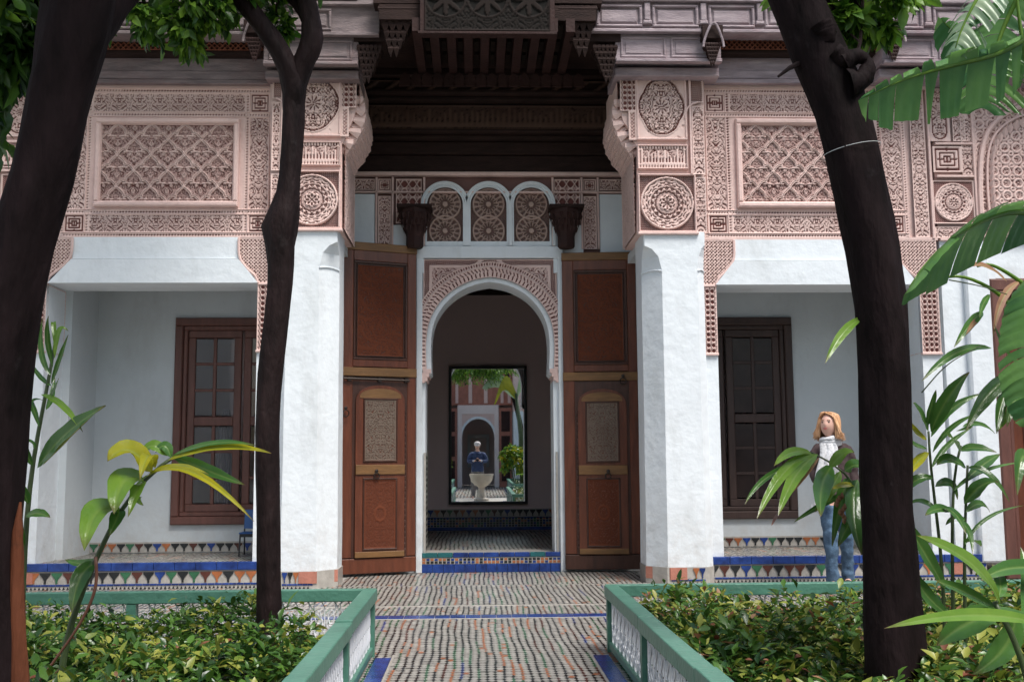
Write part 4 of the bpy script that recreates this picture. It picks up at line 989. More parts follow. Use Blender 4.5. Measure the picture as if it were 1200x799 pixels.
# ================================================================== DOOR LEAVES
def rrect_arch(x0, x1, z0, z1, rise, n=10):
    cx = (x0+x1)/2; r = (x1-x0)/2; zs = z1-rise
    top = []
    for k in range(1, n*2):
        q = k/(n*2); th = PI*(1-q); 
        zz = zs + rise*math.sin(th)**.8; top.append((cx+r*math.cos(th), zz))
    return [(x0, z0), (x1, z0), (x1, zs)] + top[::-1] + [(x0, zs)]
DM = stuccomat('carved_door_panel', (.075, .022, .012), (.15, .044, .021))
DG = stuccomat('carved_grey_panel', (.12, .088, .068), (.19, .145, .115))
def leaf(label, width, height, knock, flip):
    t = thing('door_leaf', label, 'door', (0, 0, 0), 'leaves of the porch door')
    k = height/378.0
    zy = lambda y: (668-y)*k
    xw = lambda f: width*f
    ob = MB(); ob.box(0, width, .02, .075, 0, height-.002); ob.build('back_board', M['doordark'], t)
    mb = MB(); mb.box(0, xw(.15), 0, .04, zy(650), zy(298), .006); mb.box(xw(.88), width, 0, .04, zy(650), zy(298), .006); mb.box(xw(.15), xw(.88), .0, .04, zy(310), zy(298), .005); mb.box(xw(.15), xw(.88), .0, .04, zy(434), zy(426), .005)
    mb.build('stile', M['door'], t)
    mb = MB(); mb.box(-.005, width+.005, -.012, .05, zy(298), zy(288.5), .006); mb.build('top_rail', M['doorgold'], t)
    mb = MB(); mb.box(-.004, width+.004, -.016, .04, zy(445), zy(435), .006); mb.build('cross_rail', M['doorgold'], t)
    mb = MB(); mb.box(-.003, width+.003, -.012, .05, .003, zy(651), .006); mb.build('bottom_rail', M['doordark'] if flip else M['door'], t)
    up = MB(); up.frame(xw(.15), xw(.88), zy(426), zy(310), .028, -.004, .03, .008); up.frame(xw(.15)+.04, xw(.88)-.04, zy(426)+.04, zy(310)-.04, .012, .0, .03, .004); up.build('panel_moulding', M['doordark'], t)
    def dpan(u, v, w_, h_):
        x = u-w_/2; s = .16; a = np.abs(np.sin(4*np.arctan2(((v % .34)-.17), x)+14*np.hypot(x, (v % .34)-.17)))
        return np.maximum(arab(np.abs(x), v, .0125)*.85, (a > .93)*.8)
    relief('upper_panel', t, xw(.15)+.05, xw(.88)-.05, zy(426)+.05, zy(310)-.05, .012, dpan, depth=.010, res=.008, mat_=DM)
    # lower half: dark field with an arched wicket
    mb = MB(); mb.box(xw(.15), xw(.88), .005, .03, zy(650), zy(446)); mb.build('wicket_surround', M['doordark'], t)
    ap = rrect_arch(xw(.19), xw(.84), zy(649), zy(455), .20)
    mb = MB(); mb.prism(ap, -.018, .01); wk = mb.build('wicket', M['door'], t)
    i_ = .085
    mb = MB(); ap2 = rrect_arch(xw(.19)+i_*.5, xw(.84)-i_*.5, zy(470), zy(459), .10); mb.prism(ap2, -.024, -.012); mb.build('arch_head', M['doorgold'], wk)
    gx0, gx1 = xw(.19)+i_, xw(.84)-i_
    mb = MB(); mb.frame(gx0, gx1, zy(543), zy(470), .020, -.032, -.01, .006); mb.frame(gx0, gx1, zy(642), zy(561), .020, -.032, -.01, .006); mb.build('wicket_moulding', M['doordark'], wk)
    relief('grey_carved_panel', wk, gx0+.02, gx1-.02, zy(543)+.02, zy(470)-.02, -.024, lambda u, v, w_, h_: arab(np.abs(u-w_/2), v, .0125), depth=.008, res=.006, mat_=DG)
    relief('red_carved_panel', wk, gx0+.02, gx1-.02, zy(642)+.02, zy(561)-.02, -.024, lambda u, v, w_, h_: np.maximum(arab(np.abs(u-w_/2), v, .014)*.7, (np.abs(np.hypot(u-w_/2, (v-h_/2)*.8)-.06) < .012)*1.), depth=.008, mat_=DM)
    mb = MB(); mb.box(xw(.19), xw(.84), -.034, -.016, zy(557), zy(546), .004); mb.build('wicket_rail', M['doorgold'], wk)
    mb = MB(); mb.box(xw(.19), xw(.84), -.030, -.016, zy(650), zy(643.5), .004); mb.build('wicket_rail', M['doorgold'], wk)
    kx = xw(knock)
    for (cx, cz, rr) in ((kx, zy(553), .032), ((xw(.05) if not flip else xw(.80)), zy(482 if not flip else 440), .036)):
        mb = MB(); mb.lathe([(.018, 0), (.02, .01), (.006, .014)], (0, 0, 0), 10)
        mb.v = [(cx+x_, -.036-z_, cz+y_) for x_, y_, z_ in mb.v]
        mb.tube([(cx+rr*math.sin(a*PI/8), -.046, cz-.022-rr+rr*math.cos(a*PI/8)) for a in range(17)], .006, 6, cap=False)
        mb.build('ring_knocker', M['metal'], wk if cz < zy(500) else t)
    if not flip:
        mb = MB(); mb.tube([(xw(.02), -.03, zy(448)), (xw(.90), -.03, zy(449))], .012, 8)
        for q in (.1, .5, .86): mb.box(xw(q)-.02, xw(q)+.02, -.038, 0, zy(451), zy(446))
        mb.build('sliding_bolt', M['metal'], t)
    # worn carved edge along the wicket
    mb = MB()
    for q in range(26):
        z_ = zy(645)+q*(zy(480)-zy(645))/26; mb.box((xw(.84) if not flip else xw(.19)-.02), (xw(.84)+.02 if not flip else xw(.19)), -.012, .008, z_, z_+.035, .004)
    mb.build('notched_edge', M['doordark'], t)
    return t
h1 = X(487.5, YW-.1, 480)
pL0, pL1 = W(399.5, 480, YW-.42), W(487.5, 480, YW-.10)
wL = (pL1-pL0).length
lf = leaf('left door leaf, cream rails and reddish panel, swung slightly toward the court', wL, Z(287, YW-.25, 445)-.03, .46, False)
lf.location = (pL0.x, pL0.y, .028); lf.rotation_euler = (0, 0, math.atan2(pL1.y-pL0.y, pL1.x-pL0.x))
pR0, pR1 = W(660.5, 480, YW-.09), W(748, 480, YW-.16)
lf = leaf('right door leaf, darker brown, folded back flat beside the right pillar', (pR1-pR0).length, Z(297.5, YW-.1, 700)-.03, .58, True)
lf.location = (pR0.x, pR0.y, .028); lf.rotation_euler = (0, 0, math.atan2(pR1.y-pR0.y, pR1.x-pR0.x))
# ================================================================== PORCH CEILING AND CORNICES (painted and weathered cedar)
pc = thing('porch_ceiling', 'dark stepped and painted cedar ceiling over the porch', 'ceiling', (CW(574), 11.6, 5))
xl, xr = X(408, YP), X(740, YP)
PZ = lambda py, Y: Z(py, Y, 574)
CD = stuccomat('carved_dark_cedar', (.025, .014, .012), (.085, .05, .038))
steps_ = [(12.27, 203, 182, None), (12.22, 182, 166, None), (12.12, 166, 158, 'm'), (12.02, 156, 122, 'arab'), (11.9, 121, 113, 'm'), (11.8, 112, 93, 'zig'), (11.7, 92, 80, 'm'), (11.62, 79, 66, 'dent'), (11.5, 65, 55, 'm')]
zprev = None
for i, (Y_, a, b, pt) in enumerate(steps_):
    z0, z1 = PZ(a, Y_), PZ(b, Y_)
    if zprev is not None: z0 = zprev
    mb = MB(); mb.box(xl-.25, xr+.25, Y_, 12.34+i*.001, z0+.001, z1, .012); mb.build('frieze_board', M['cedardark'], pc)
    if pt == 'arab': relief('carved_frieze', pc, xl, xr, z0+.03, z1-.03, Y_-.022, lambda u, v, w_, h_: np.maximum(kufic(u*.55, v, w_, h_), arab(u, v, .04)*.6), depth=.02, res=.015, mat_=CD)
    if pt == 'zig': relief('carved_frieze', pc, xl, xr, z0+.03, z1-.03, Y_-.022, lambda u, v, w_, h_: (np.abs(((u/.24) % 1)*2-1-(v/h_-.5)*1.2) < .3)*1., depth=.02, res=.015, mat_=CD)
    if pt == 'dent':
        mb = MB(); n = 60
        for k in range(n): mb.box(xl+k*(xr-xl)/n+.005, xl+(k+.6)*(xr-xl)/n, Y_-.03, Y_+.001, z0+.02, z1-.03)
        mb.build('dentils', M['cedardark'], pc)['kind'] = 'stuff'
    zprev = z1
zc0 = PZ(85, 11.45)
mb = MB(); mb.box(X(447, 10.9), X(698, 10.9), 10.37, 10.9, zc0+.14, zc0+.3); mb.box(X(400, 11), X(752, 11), 10.901, 12.6, zc0+.14, zc0+.3); mb.build('ceiling_board', M['cedardark'], pc)
bx0, bx1 = X(484, 11.4), X(672, 11.4)
for i in range(10):       # beams running towards the court
    xx = bx0+(i+.5)*(bx1-bx0)/10; mb = MB(); mb.box(xx-.045, xx+.045, 10.32, 11.5, zc0, zc0+.139, .0); mb.build('beam', M['cedarred'], pc)
    for j in range(3):
        if i < 9: mb = MB(); q = (bx1-bx0)/10; mb.box(xx+.045+.02, xx+q-.065, 10.45+j*.36, 10.72+j*.36, zc0+.09, zc0+.138); mb.build('coffer_panel', M['gteal'] if False else M['painted'], pc)
mb = MB()
for k in range(17): # row of little arches under the beams
    xx = bx0-.1+k*(bx1-bx0+.2)/16; mb.prism([(xx-.07, zc0-.16), (xx+.07, zc0-.16), (xx+.05, zc0-.05), (xx, zc0-.005), (xx-.05, zc0-.05)], 11.44, 11.48)
mb.build('arcade_frieze', M['cedarred'], pc)
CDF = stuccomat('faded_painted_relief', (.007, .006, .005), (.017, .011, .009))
# fascia over the middle of the porch, hung a little forward
fz0, fz1 = Z(38, 10.3, 570), Z(-75, 10.3, 570)
fa = thing('porch_fascia', 'dark painted board with faded stars at the top centre', 'canopy', (X(570, 10.3, 20), 10.3, fz0))
fx0, fx1 = X(492, 10.3, 20), X(650, 10.3, 20)
mb = MB(); mb.box(fx0, fx1, 10.3, 10.36, fz0, fz1, .008); mb.build('board', M['painted'], fa)
def starfield(u, v, w_, h_):
    p = w_/3; x = (u % p)-p/2; y = v-h_*.34; r = np.hypot(x, y); th = np.arctan2(y, x)
    st = r < .13*(1+.45*np.cos(8*th)); return np.maximum(np.where(st, .95, 0), np.maximum(arab(np.abs(x), v, .022)*.55*(r > .2), (np.abs(r-.2) < .012)*.8))
relief('carved_star_field', fa, fx0+.05, fx1-.05, fz0+.01, fz1-.01, 10.278, starfield, depth=.016, res=.009, mat_=CDF)
mb = MB(); mb.box(fx0-.02, fx1+.02, 10.272, 10.38, fz0-.03, fz0, .006); mb.box(fx0, fx0+.05, 10.29, 10.37, fz0, fz1, .004); mb.box(fx1-.05, fx1, 10.29, 10.37, fz0, fz1, .004); mb.build('moulding', M['cedarred'], fa)
def drops(mb, cx, y0, z0, w_, d_, hh, tiers, n, sgn=0):
    """tiers of little pointed cells, each tier smaller than the one above"""
    for t_ in range(tiers):
        f_ = t_/tiers; zz = z0-hh*f_; wd = w_*(1-f_*.85); m_ = max(1, round(n*(1-f_*.8)))
        for r_ in range(max(1, round(3*(1-f_)))):
            yy = y0+r_*d_/3+f_*d_*.3
            for k in range(m_):
                xx = cx+sgn*w_*.4*f_+(k-(m_-1)/2)*wd/max(1, m_); s = wd/max(1, m_)*.52; hz = hh/tiers*1.15
                mb.add([(xx-s, yy-s, zz), (xx+s, yy-s, zz), (xx+s, yy+s, zz), (xx-s, yy+s, zz), (xx, yy, zz-hz), (xx-s*.7, yy-s*.7, zz+hz*.4), (xx+s*.7, yy-s*.7, zz+hz*.4), (xx+s*.7, yy+s*.7, zz+hz*.4), (xx-s*.7, yy+s*.7, zz+hz*.4)],
                       [(0, 4, 1), (1, 4, 2), (2, 4, 3), (3, 4, 0), (0, 1, 6, 5), (1, 2, 7, 6), (2, 3, 8, 7), (3, 0, 5, 8), (5, 6, 7, 8)])
def cornice(label, segs, Yf, woodm, side):
    """rows of moulded cedar panels; segs: (px0, px1, rows)"""
    px0, px1 = segs
    cpx = min(1150, max(50, (px0+px1)/2))
    t = thing('cedar_cornice', label, 'cornice', (X(cpx, Yf, 40), Yf, Z(40, Yf, cpx)))
    CXx = lambda px: X(px, Yf, 40); CZz = lambda py: Z(py, Yf, cpx)
    x0, x1 = CXx(px0), CXx(px1)
    mb = MB(); mb.box(x0, x1, Yf+.03, Yf+.5, CZz(39), CZz(-120)); mb.box(x0, x1, Yf-.03, Yf+.05, CZz(5), CZz(1), .008); mb.box(x0, x1, Yf-.012, Yf+.05, CZz(40), CZz(36), .006); mb.build('board', woodm, t)
    pw = 66; n = int((px1-px0)//pw)
    def panel_row(a, b, ya, yb, p, off=0):
        k = 0; px = a+off
        while px+p <= b+4:
            u0, u1 = CXx(px+6), CXx(min(px+p-6, b-2)); z0, z1 = CZz(yb-4), CZz(ya+3)
            m_ = MB(); m_.frame(u0, u1, z0, z1, .028, Yf-.005, Yf+.04, .010); m_.box(u0+.05, u1-.05, Yf+.012, Yf+.05, z0+.05, z1-.05, .012); m_.build('panel', woodm, t)
            m_ = MB(); xc = CXx(px); m_.box(xc-.03, xc+.03, Yf-.012, Yf+.04, z0+.07, z1+.02, .008); m_.box(xc-.045, xc+.045, Yf-.018, Yf+.04, z0+.03, z0+.07, .01); m_.build('pendant', woodm, t)
            px += p
    panel_row(px0, px1, 5, 38, pw); panel_row(px0, px1, -45, 1, pw, 30); panel_row(px0, px1, -100, -50, pw)
    return t, CXx, CZz
MD_R = mat('cedar_lit_side', (.27, .21, .235), .7, .25, 3, .5, 25, stretch=(1, 1, 6), c2=(.42, .34, .36), dirt=(.27, .15, .16), dsc=1.6)  # paler copy of the cedar: brighter light on the right put into its colour
tL, cxL, czL = cornice('weathered grey cedar cornice of framed panels above the left side', (-200, 444), 10.55, M['cedar'], -1)
tR, cxR, czR = cornice('weathered mauve cedar cornice of framed panels above the right side', (693, 1400), 10.55, MD_R, 1)
# little blocks nearest the awning, and the lower row above the pillars and bays
def low_row(t, CXx, CZz, pxa, pxb, wm, p):
    mb = MB(); mb.box(CXx(pxa), CXx(pxb), 10.62, 11.2, CZz(70), CZz(39.5)); mb.box(CXx(pxa)-.0, CXx(pxb)+.0, 10.57, 10.64, CZz(73), CZz(69), .006); mb.box(CXx(pxa), CXx(pxb), 10.72, 11.3, CZz(84), CZz(73.5), .01); mb.build('lower_board', wm, t)
    px = pxa+3
    while px+p <= pxb:
        u0, u1 = CXx(px+3), CXx(px+p-3); z0, z1 = CZz(67), CZz(43)
        m_ = MB(); m_.frame(u0, u1, z0, z1, .022, 10.60, 10.64, .008); m_.box(u0+.045, u1-.045, 10.612, 10.64, z0+.04, z1-.04, .01); m_.build('panel', wm, t); px += p
low_row(tL, cxL, czL, 308, 419, M['cedar'], 52)
low_row(tR, cxR, czR, 722, 846, MD_R, 59); low_row(tR, cxR, czR, 1036, 1400, MD_R, 60)
def recess(t, CXx, CZz, a, b, wm):
    cp = (a+b)/2; q = lambda py: Z(py, 10.9, cp)
    mb = MB(); mb.box(CXx(a), CXx(b), 10.62, 10.78, Z(43, 10.7, cp), Z(37, 10.7, cp)); mb.build('top_shadow_board', M['cedardark'], t)
    mb = MB(); mb.box(CXx(a), CXx(b), 10.93, 11.3, q(84), q(60)); mb.box(CXx(a), CXx(b), 10.90, 10.96, q(98), q(93), .006); mb.box(CXx(a), CXx(b), 10.91, 11.3, q(93), q(82), .012); mb.build('lintel_beam', wm, t)
    mb = MB(); ql = lambda py: Z(py, 10.77, cp); mb.box(CXx(a), CXx(b), 10.80, 11.0, ql(62), ql(44)); mb.build('lattice_back', M['cedardark'], t)
    relief('lattice_frieze', t, CXx(a), CXx(b), ql(59), ql(45), 10.765, lambda u, v, w_, h_: np.maximum(1-sst(np.abs(((u+v)/.055) % 1-.5), .08, .2), 1-sst(np.abs(((u-v)/.055) % 1-.5), .08, .2)), depth=.03, mat_=LATM)
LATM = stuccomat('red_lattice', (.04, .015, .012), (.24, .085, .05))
recess(tL, cxL, czL, 40, 309, M['cedar']); recess(tR, cxR, czR, 845, 1037, MD_R)
# muqarnas brackets
for (px, py, w_, hh, cat_l, Y_) in ((467, 22, .40, .46, 'left', 10.50), (676, 22, .40, .46, 'right', 10.50), (434, 66, .26, .36, 'low left', 10.72), (708, 66, .26, .36, 'low right', 10.72), (833, 62, .17, .22, 'pillar right', 10.6), (300, 56, .17, .22, 'left bay', 10.6), (1044, 56, .17, .22, 'right bay', 10.6)):
    lab = {'left': 'large dark stalactite bracket at the upper left of the porch', 'right': 'large dark stalactite bracket at the upper right of the porch',
           'low left': 'smaller stalactite bracket just above the left pillar head', 'low right': 'smaller stalactite bracket just above the right pillar head',
           'pillar right': 'small hanging bracket at the left end of the right lattice frieze', 'left bay': 'small hanging bracket behind the fork of the thin tree', 'right bay': 'small hanging bracket at the right end of the right lattice frieze'}[cat_l]
    c_ = W(px, py, Y_); t = thing('stalactite_bracket', lab, 'bracket', (c_.x, Y_, c_.z), 'stalactite brackets under the cornice')
    mb = MB(); drops(mb, c_.x, Y_-.1, c_.z+.05, w_, w_*.9, hh, 6, 6, sgn=(-1 if cat_l in ('low left', 'left') else 1 if cat_l in ('low right', 'right') else 0)*.35); mb.build('cells', M['cedardark'] if hh > .3 else M['cedarred'], t)
    mb = MB(); zt_ = c_.z+.05
    mb.box(c_.x-w_*.62, c_.x+w_*.62, Y_-.12, Y_+w_*.8, zt_+.06, zt_+.20); mb.build('cap_block', M['cedardark'], t)
    # pointed hood arch in front
    wm = M['cedar'] if px < 570 else MD_R
    if hh < .3:
        aw = w_*.62; pts = smoothpts([(c_.x-aw, Y_-.13, zt_-.04), (c_.x-aw*.95, Y_-.13, zt_+.02), (c_.x-aw*.4, Y_-.16, zt_+.17), (c_.x, Y_-.16, zt_+.22), (c_.x+aw*.4, Y_-.16, zt_+.17), (c_.x+aw*.95, Y_-.13, zt_+.02), (c_.x+aw, Y_-.13, zt_-.04)], 24)
        mb = MB(); mb.tube(pts, .013, 6); mb.build('hood_moulding', wm, t)
# stepped ends of the fascia row joining the awning
for (a, b, wm, lab) in ((444, 492, M['cedar'], 'short grey cedar block left of the dark star board'), (650, 694, MD_R, 'short mauve cedar block right of the dark star board')):
    z0, z1 = Z(19, 10.5, 570), Z(-80, 10.5, 570); t = thing('cornice_block', lab, 'cornice', (X((a+b)/2, 10.5, 10), 10.5, z0))
    mb = MB(); mb.box(X(a, 10.5, 10), X(b, 10.5, 10), 10.5, 10.8, z0, z1); mb.build('board', wm, t)
    mb = MB(); mb.box(X(a, 10.5, 10), X(b, 10.5, 10), 10.46, 10.5, Z(5, 10.5, 570), Z(1, 10.5, 570), .006); mb.frame(X(a+4, 10.5, 10), X(b-4, 10.5, 10), Z(18, 10.5, 570), Z(7, 10.5, 570), .02, 10.485, 10.51, .005); mb.build('panel', wm, t)
# roof slab that keeps the porch, loggias and room dark
mb = MB(); mb.box(-11, 11.5, 10.9, YM+.6, 6.35, 6.6); mb.box(-11, 11.5, YM+.3, YM+.6, -.1, 6.35); mb.box(-11, -10.7, YB+.2, YM+.6, 0, 6.35); mb.box(11.2, 11.5, YB+.2, YM+.6, 0, 6.35)
rfo = mb.build('roof', M['cedar']); tag(rfo, 'flat roof over the porch and rooms, above the cedar cornice', 'roof')
# ================================================================== PLANTED BEDS WITH GREEN FENCES
XFL, XFR, YF = X(434, 7.0, 720), X(718, 7.0, 720), 7.02
print('fence x', XFL, XFR, 'pillars', XPL0, XPL1, XPR0, XPR1, 'bays', XLa, XLb, XRa, XRb)
def iron_panel_mesh(L_, hh):
    mb = MB(); n = int(L_/.085)
    for i in range(n):
        x0 = (i+.5)*L_/n; s = L_/n*.5
        mb.tube([(x0+s*.75*math.sin(t*PI*2/6+(i % 2)*PI), .004*(i % 2), hh*t/9) for t in range(10)], .0045, 4, cap=False)
        mb.tube([(x0+s*.55*math.cos(a*PI/3), -.004, hh*.30+s*1.1*math.sin(a*PI/3)) for a in range(7)], .0045, 4, cap=False)
        mb.tube([(x0+s*.5*math.cos(a*PI/3), -.004, hh*.62+s*1.1*math.sin(a*PI/3)) for a in range(7)], .0045, 4, cap=False)
        mb.tube([(x0+s, 0, 0), (x0+s, 0, hh*.8), (x0+s*.5, 0, hh*.94), (x0, 0, hh)], .0045, 4, cap=False)
        mb.tube([(x0-s*.9, .003, hh*.15), (x0+s*.9, .003, hh*.42)], .0035, 4, cap=False)
    return mb.mesh('iron_scroll_panel', M['iron'])
PML = 1.50; FH = .422
IPM = iron_panel_mesh(PML, FH-.12)
def fence(label, x0, x1, y0, y1, inner):
    """low painted fence round a bed; x0<x1, y0<y1; inner = side (x) that faces the path"""
    t = thing('garden_fence', label, 'fence', ((x0+x1)/2, (y0+y1)/2, 0), 'low green fences round the beds')
    hw = .032
    def rail(ax, ay, bx, by, z0, z1, hw_, name):
        mb = MB()
        if abs(ax-bx) > abs(ay-by): mb.box(min(ax, bx), max(ax, bx), ay-hw_, ay+hw_, z0, z1)
        else: mb.box(ax-hw_, ax+hw_, min(ay, by), max(ay, by), z0, z1)
        o = mb.build(name, M['green'], t); bv = o.modifiers.new('b', 'BEVEL'); bv.width = .006; bv.segments = 2
    xi = inner; xo = x0 if inner == x1 else x1
    for (a, b) in (((xi, y0+hw+.002), (xi, y1-hw-.002)), ((xo, y0+hw+.002), (xo, y1-hw-.002))):
        n = max(1, round((b[1]-a[1])/PML)); dy = (b[1]-a[1])/n
        for i in range(n):
            # rails come in lengths whose heights differ by a few millimetres
            dz = random.uniform(-.006, .006) if i else 0
            rail(a[0], a[1]+i*dy+.001, a[0], a[1]+(i+1)*dy-.001, FH-.075+dz, FH+dz, .045 if xi == a[0] else .035, 'top_rail')
            rail(a[0], a[1]+i*dy+.03, a[0], a[1]+(i+1)*dy-.03, .02, .065, .022, 'bottom_rail')
            o = link('iron_scroll_panel', IPM, t, (a[0], a[1]+i*dy+.04, .06)); o.rotation_euler = (0, 0, PI/2); o.scale = ((dy-.08)/PML, 1, 1)
            mb = MB(); yy = a[1]+i*dy if i else a[1]-hw+.03; mb.box(a[0]-.03, a[0]+.03, yy-.03, yy+.03, 0, FH-.076); o = mb.build('post', M['green'], t)
        mb = MB(); mb.box(a[0]-.03, a[0]+.03, b[1]-.03, b[1]+.03, 0, FH-.076); mb.build('post', M['green'], t)
    for yy in (y1, y0):
        n = max(1, round((x1-x0)/PML)); dx = (x1-x0)/n
        rail(x0-.03, yy, x1+.03 if True else x1, yy, FH-.078, FH-.002, .035, 'top_rail'); rail(x0, yy, x1, yy, .02, .065, .022, 'bottom_rail')
        for i in range(n):
            o = link('iron_scroll_panel', IPM, t, (x0+i*dx+.04, yy, .06)); o.scale = ((dx-.08)/PML, 1, 1)
            if i: mb = MB(); mb.box(x0+i*dx-.03, x0+i*dx+.03, yy-.03, yy+.03, 0, FH-.079); mb.build('post', M['green'], t)
    # blue tile kerb strip outside the fence on the path side, soil inside
    s = 1 if inner == x1 else -1
    mb = MB(); ky = int((y1-y0)/.20)
    kx0, kx1 = sorted((inner+s*.045, inner+s*.14))
    for k in range(ky): mb.box(kx0, kx1, y0+k*.2+.003, y0+(k+1)*.2-.003, -.005, .008)
    mb.build('kerb_tiles', M['gblue'], t)['kind'] = 'stuff'
    mb = MB(); e0, e1 = sorted((inner+s*.143, inner+s*.158)); mb.box(e0, e1, y0, y1, -.005, .006); mb.build('kerb_edge', M['cream'], t)
    return t
fence('green fence with white scrollwork round the left bed, in front of the left pillar', -5.2, XFL, 1.3, YF, XFL)
fence('green fence with white scrollwork round the right bed, in front of the blonde woman', XFR, 5.6, 1.3, YF+.08, XFR)
fence('green fence with white scrollwork behind the photographer, left in the mirror', -4.6, -.95, -9.0, -1.6, -.95)
fence('green fence with white scrollwork behind the photographer, right in the mirror', 1.15, 4.8, -9.0, -1.6, 1.15)
for (a, b, c, d) in ((-5.17, XFL-.05, 1.33, YF-.04), (XFR+.05, 5.57, 1.33, YF+.04), (-4.6, -1.0, -9, -1.6), (1.2, 4.8, -9, -1.6)):
    mb = MB(); n = 14
    for i in range(n+1):
        for j in range(n+1):
            e = min(i, j, n-i, n-j); mb.v.append((a+(b-a)*i/n, c+(d-c)*j/n, .03+(random.uniform(0, .05) if e else 0)))
    for i in range(n):
        for j in range(n): q = i*(n+1)+j; mb.f.append((q, q+n+1, q+n+2, q+1)); mb.mi.append(0)
    structure(mb.build('bed_soil', M['soil'], None, smooth=True))
# ---- leaf swarms ------------------------------------------------------
def leaf_swarm(P_, D_, N_, Ls, Ws, fold_=.25, curl=.12):
    """P base, D direction (unit), N normal (unit), arrays -> folded pointed leaves of four triangles each"""
    S_ = np.cross(D_, N_); S_ /= np.linalg.norm(S_, axis=1)[:, None]+1e-9
    L_ = Ls[:, None]; W_ = Ws[:, None]
    b = P_; m1 = P_+D_*L_*.45+N_*0; t = P_+D_*L_-N_*L_*curl
    l = P_+D_*L_*.42-S_*W_*.5+N_*W_*fold_; r = P_+D_*L_*.42+S_*W_*.5+N_*W_*fold_
    l2 = P_+D_*L_*.75-S_*W_*.33+N_*(W_*fold_*.6-L_*curl*.5); r2 = P_+D_*L_*.75+S_*W_*.33+N_*(W_*fold_*.6-L_*curl*.5)
    co = np.stack([b, l, l2, t, r2, r, m1+D_*L_*.12], 1); n = len(P_)
    base = (np.arange(n)*7)[:, None]
    fa = np.concatenate([base+np.array([[0, 6, 1]]), base+np.array([[1, 6, 2]]), base+np.array([[2, 6, 3]]), base+np.array([[3, 6, 4]]), base+np.array([[4, 6, 5]]), base+np.array([[5, 6, 0]])], 1).reshape(-1, 3)
    return co.reshape(-1, 3), fa
def swarm_obj(name, P_, D_, N_, Ls, Ws, mats, pick, parent=None, **k):
    co, fa = leaf_swarm(P_, D_, N_, Ls, Ws, **k)
    co = co-np.array(wl(parent) if parent is not None else (0, 0, 0))
    me = bpy.data.meshes.new(name)
    for m_ in mats: me.materials.append(m_)
    me.vertices.add(len(co)); me.vertices.foreach_set('co', co.astype(np.float32).ravel())
    me.loops.add(len(fa)*3); me.loops.foreach_set('vertex_index', fa.astype(np.int32).ravel())
    me.polygons.add(len(fa)); me.polygons.foreach_set('loop_start', np.arange(0, len(fa)*3, 3, dtype=np.int32))
    me.update(calc_edges=True); me.polygons.foreach_set('material_index', np.repeat(pick, 6).astype(np.int32)); me.update()
    return link(name, me, parent, wl(parent) if parent is not None else None)
def unit(a): return a/(np.linalg.norm(a, axis=1)[:, None]+1e-9)
def shrubs(label, x0, x1, y0, y1, n, hgt, red, dens=None, near=1.0):
    # leaves grow in whorls on short upright shoots, mounded unevenly
    ns = n//9
    sx = rng.uniform(x0, x1, ns); sy = rng.uniform(y0, y1, ns)
    hump = hgt*(.70+.18*np.sin(sx*3.1+sy*1.7)+.14*np.sin(sy*4.3-sx*2.2+1)) + rng.normal(0, .028, ns)
    if dens is not None: hump = hump*dens(sx, sy)
    k = 9
    cx = np.repeat(sx, k); cy = np.repeat(sy, k); ch = np.repeat(hump, k)
    f = rng.random(ns*k)**.55; z = .04+ch*(.25+.75*f)
    th = rng.uniform(0, 2*PI, ns*k); el = rng.normal(.25, .35, ns*k)+.6*(f-.6)
    D_ = np.stack([np.cos(th)*np.cos(el), np.sin(th)*np.cos(el), np.sin(el)], 1)
    N_ = unit(np.stack([-np.cos(th)*np.sin(el), -np.sin(th)*np.sin(el), np.cos(el)], 1)+rng.normal(0, .35, (ns*k, 3)))
    P_ = np.stack([cx, cy, z], 1)+D_*.01+rng.normal(0, .012, (ns*k, 3))
    Ls = np.repeat(rng.uniform(.75, 1.3, ns), k)*rng.uniform(.035, .08, ns*k)*near; Ws = Ls*rng.uniform(.36, .5, ns*k)
    sh = np.repeat(rng.random(ns), k); r = rng.random(ns*k)
    pick = np.where(sh < (.30 if red > .05 else .16), 1, 0); pick = np.where((r < red) & (f > .55), 2, pick); pick = np.where(r > .975, 1, pick)
    o = swarm_obj('low_shrubs', P_, D_, N_, Ls, Ws, [M['shrub'], M['shrub2'], M['shrubred']], pick)
    tag(o, label, 'ground cover', None, 'stuff'); return o
mask_l = lambda x, y: np.where((x > XFL-.55) & (y > 5.9), .25, 1.0)*np.where(y > 6.6, .8, 1)
shrubs('dense dark green low shrubs filling the left bed', -4.2, XFL-.16, 2.6, 6.9, 42000, .43, .012, mask_l)
shrubs('low shrubs with yellow and withered red tips filling the right bed', XFR+.13, 4.6, 2.6, 6.95, 56000, .44, .06, lambda x, y: np.where((x < XFR+.35) & (y > 6.5), .7, 1.0))
shrubs('dark shrubs in the beds behind the photographer', -4.4, -1.1, -8.8, -1.8, 9000, .4, .02)
shrubs('dark shrubs in the beds behind the photographer', 1.3, 4.6, -8.8, -1.8, 9000, .4, .02)
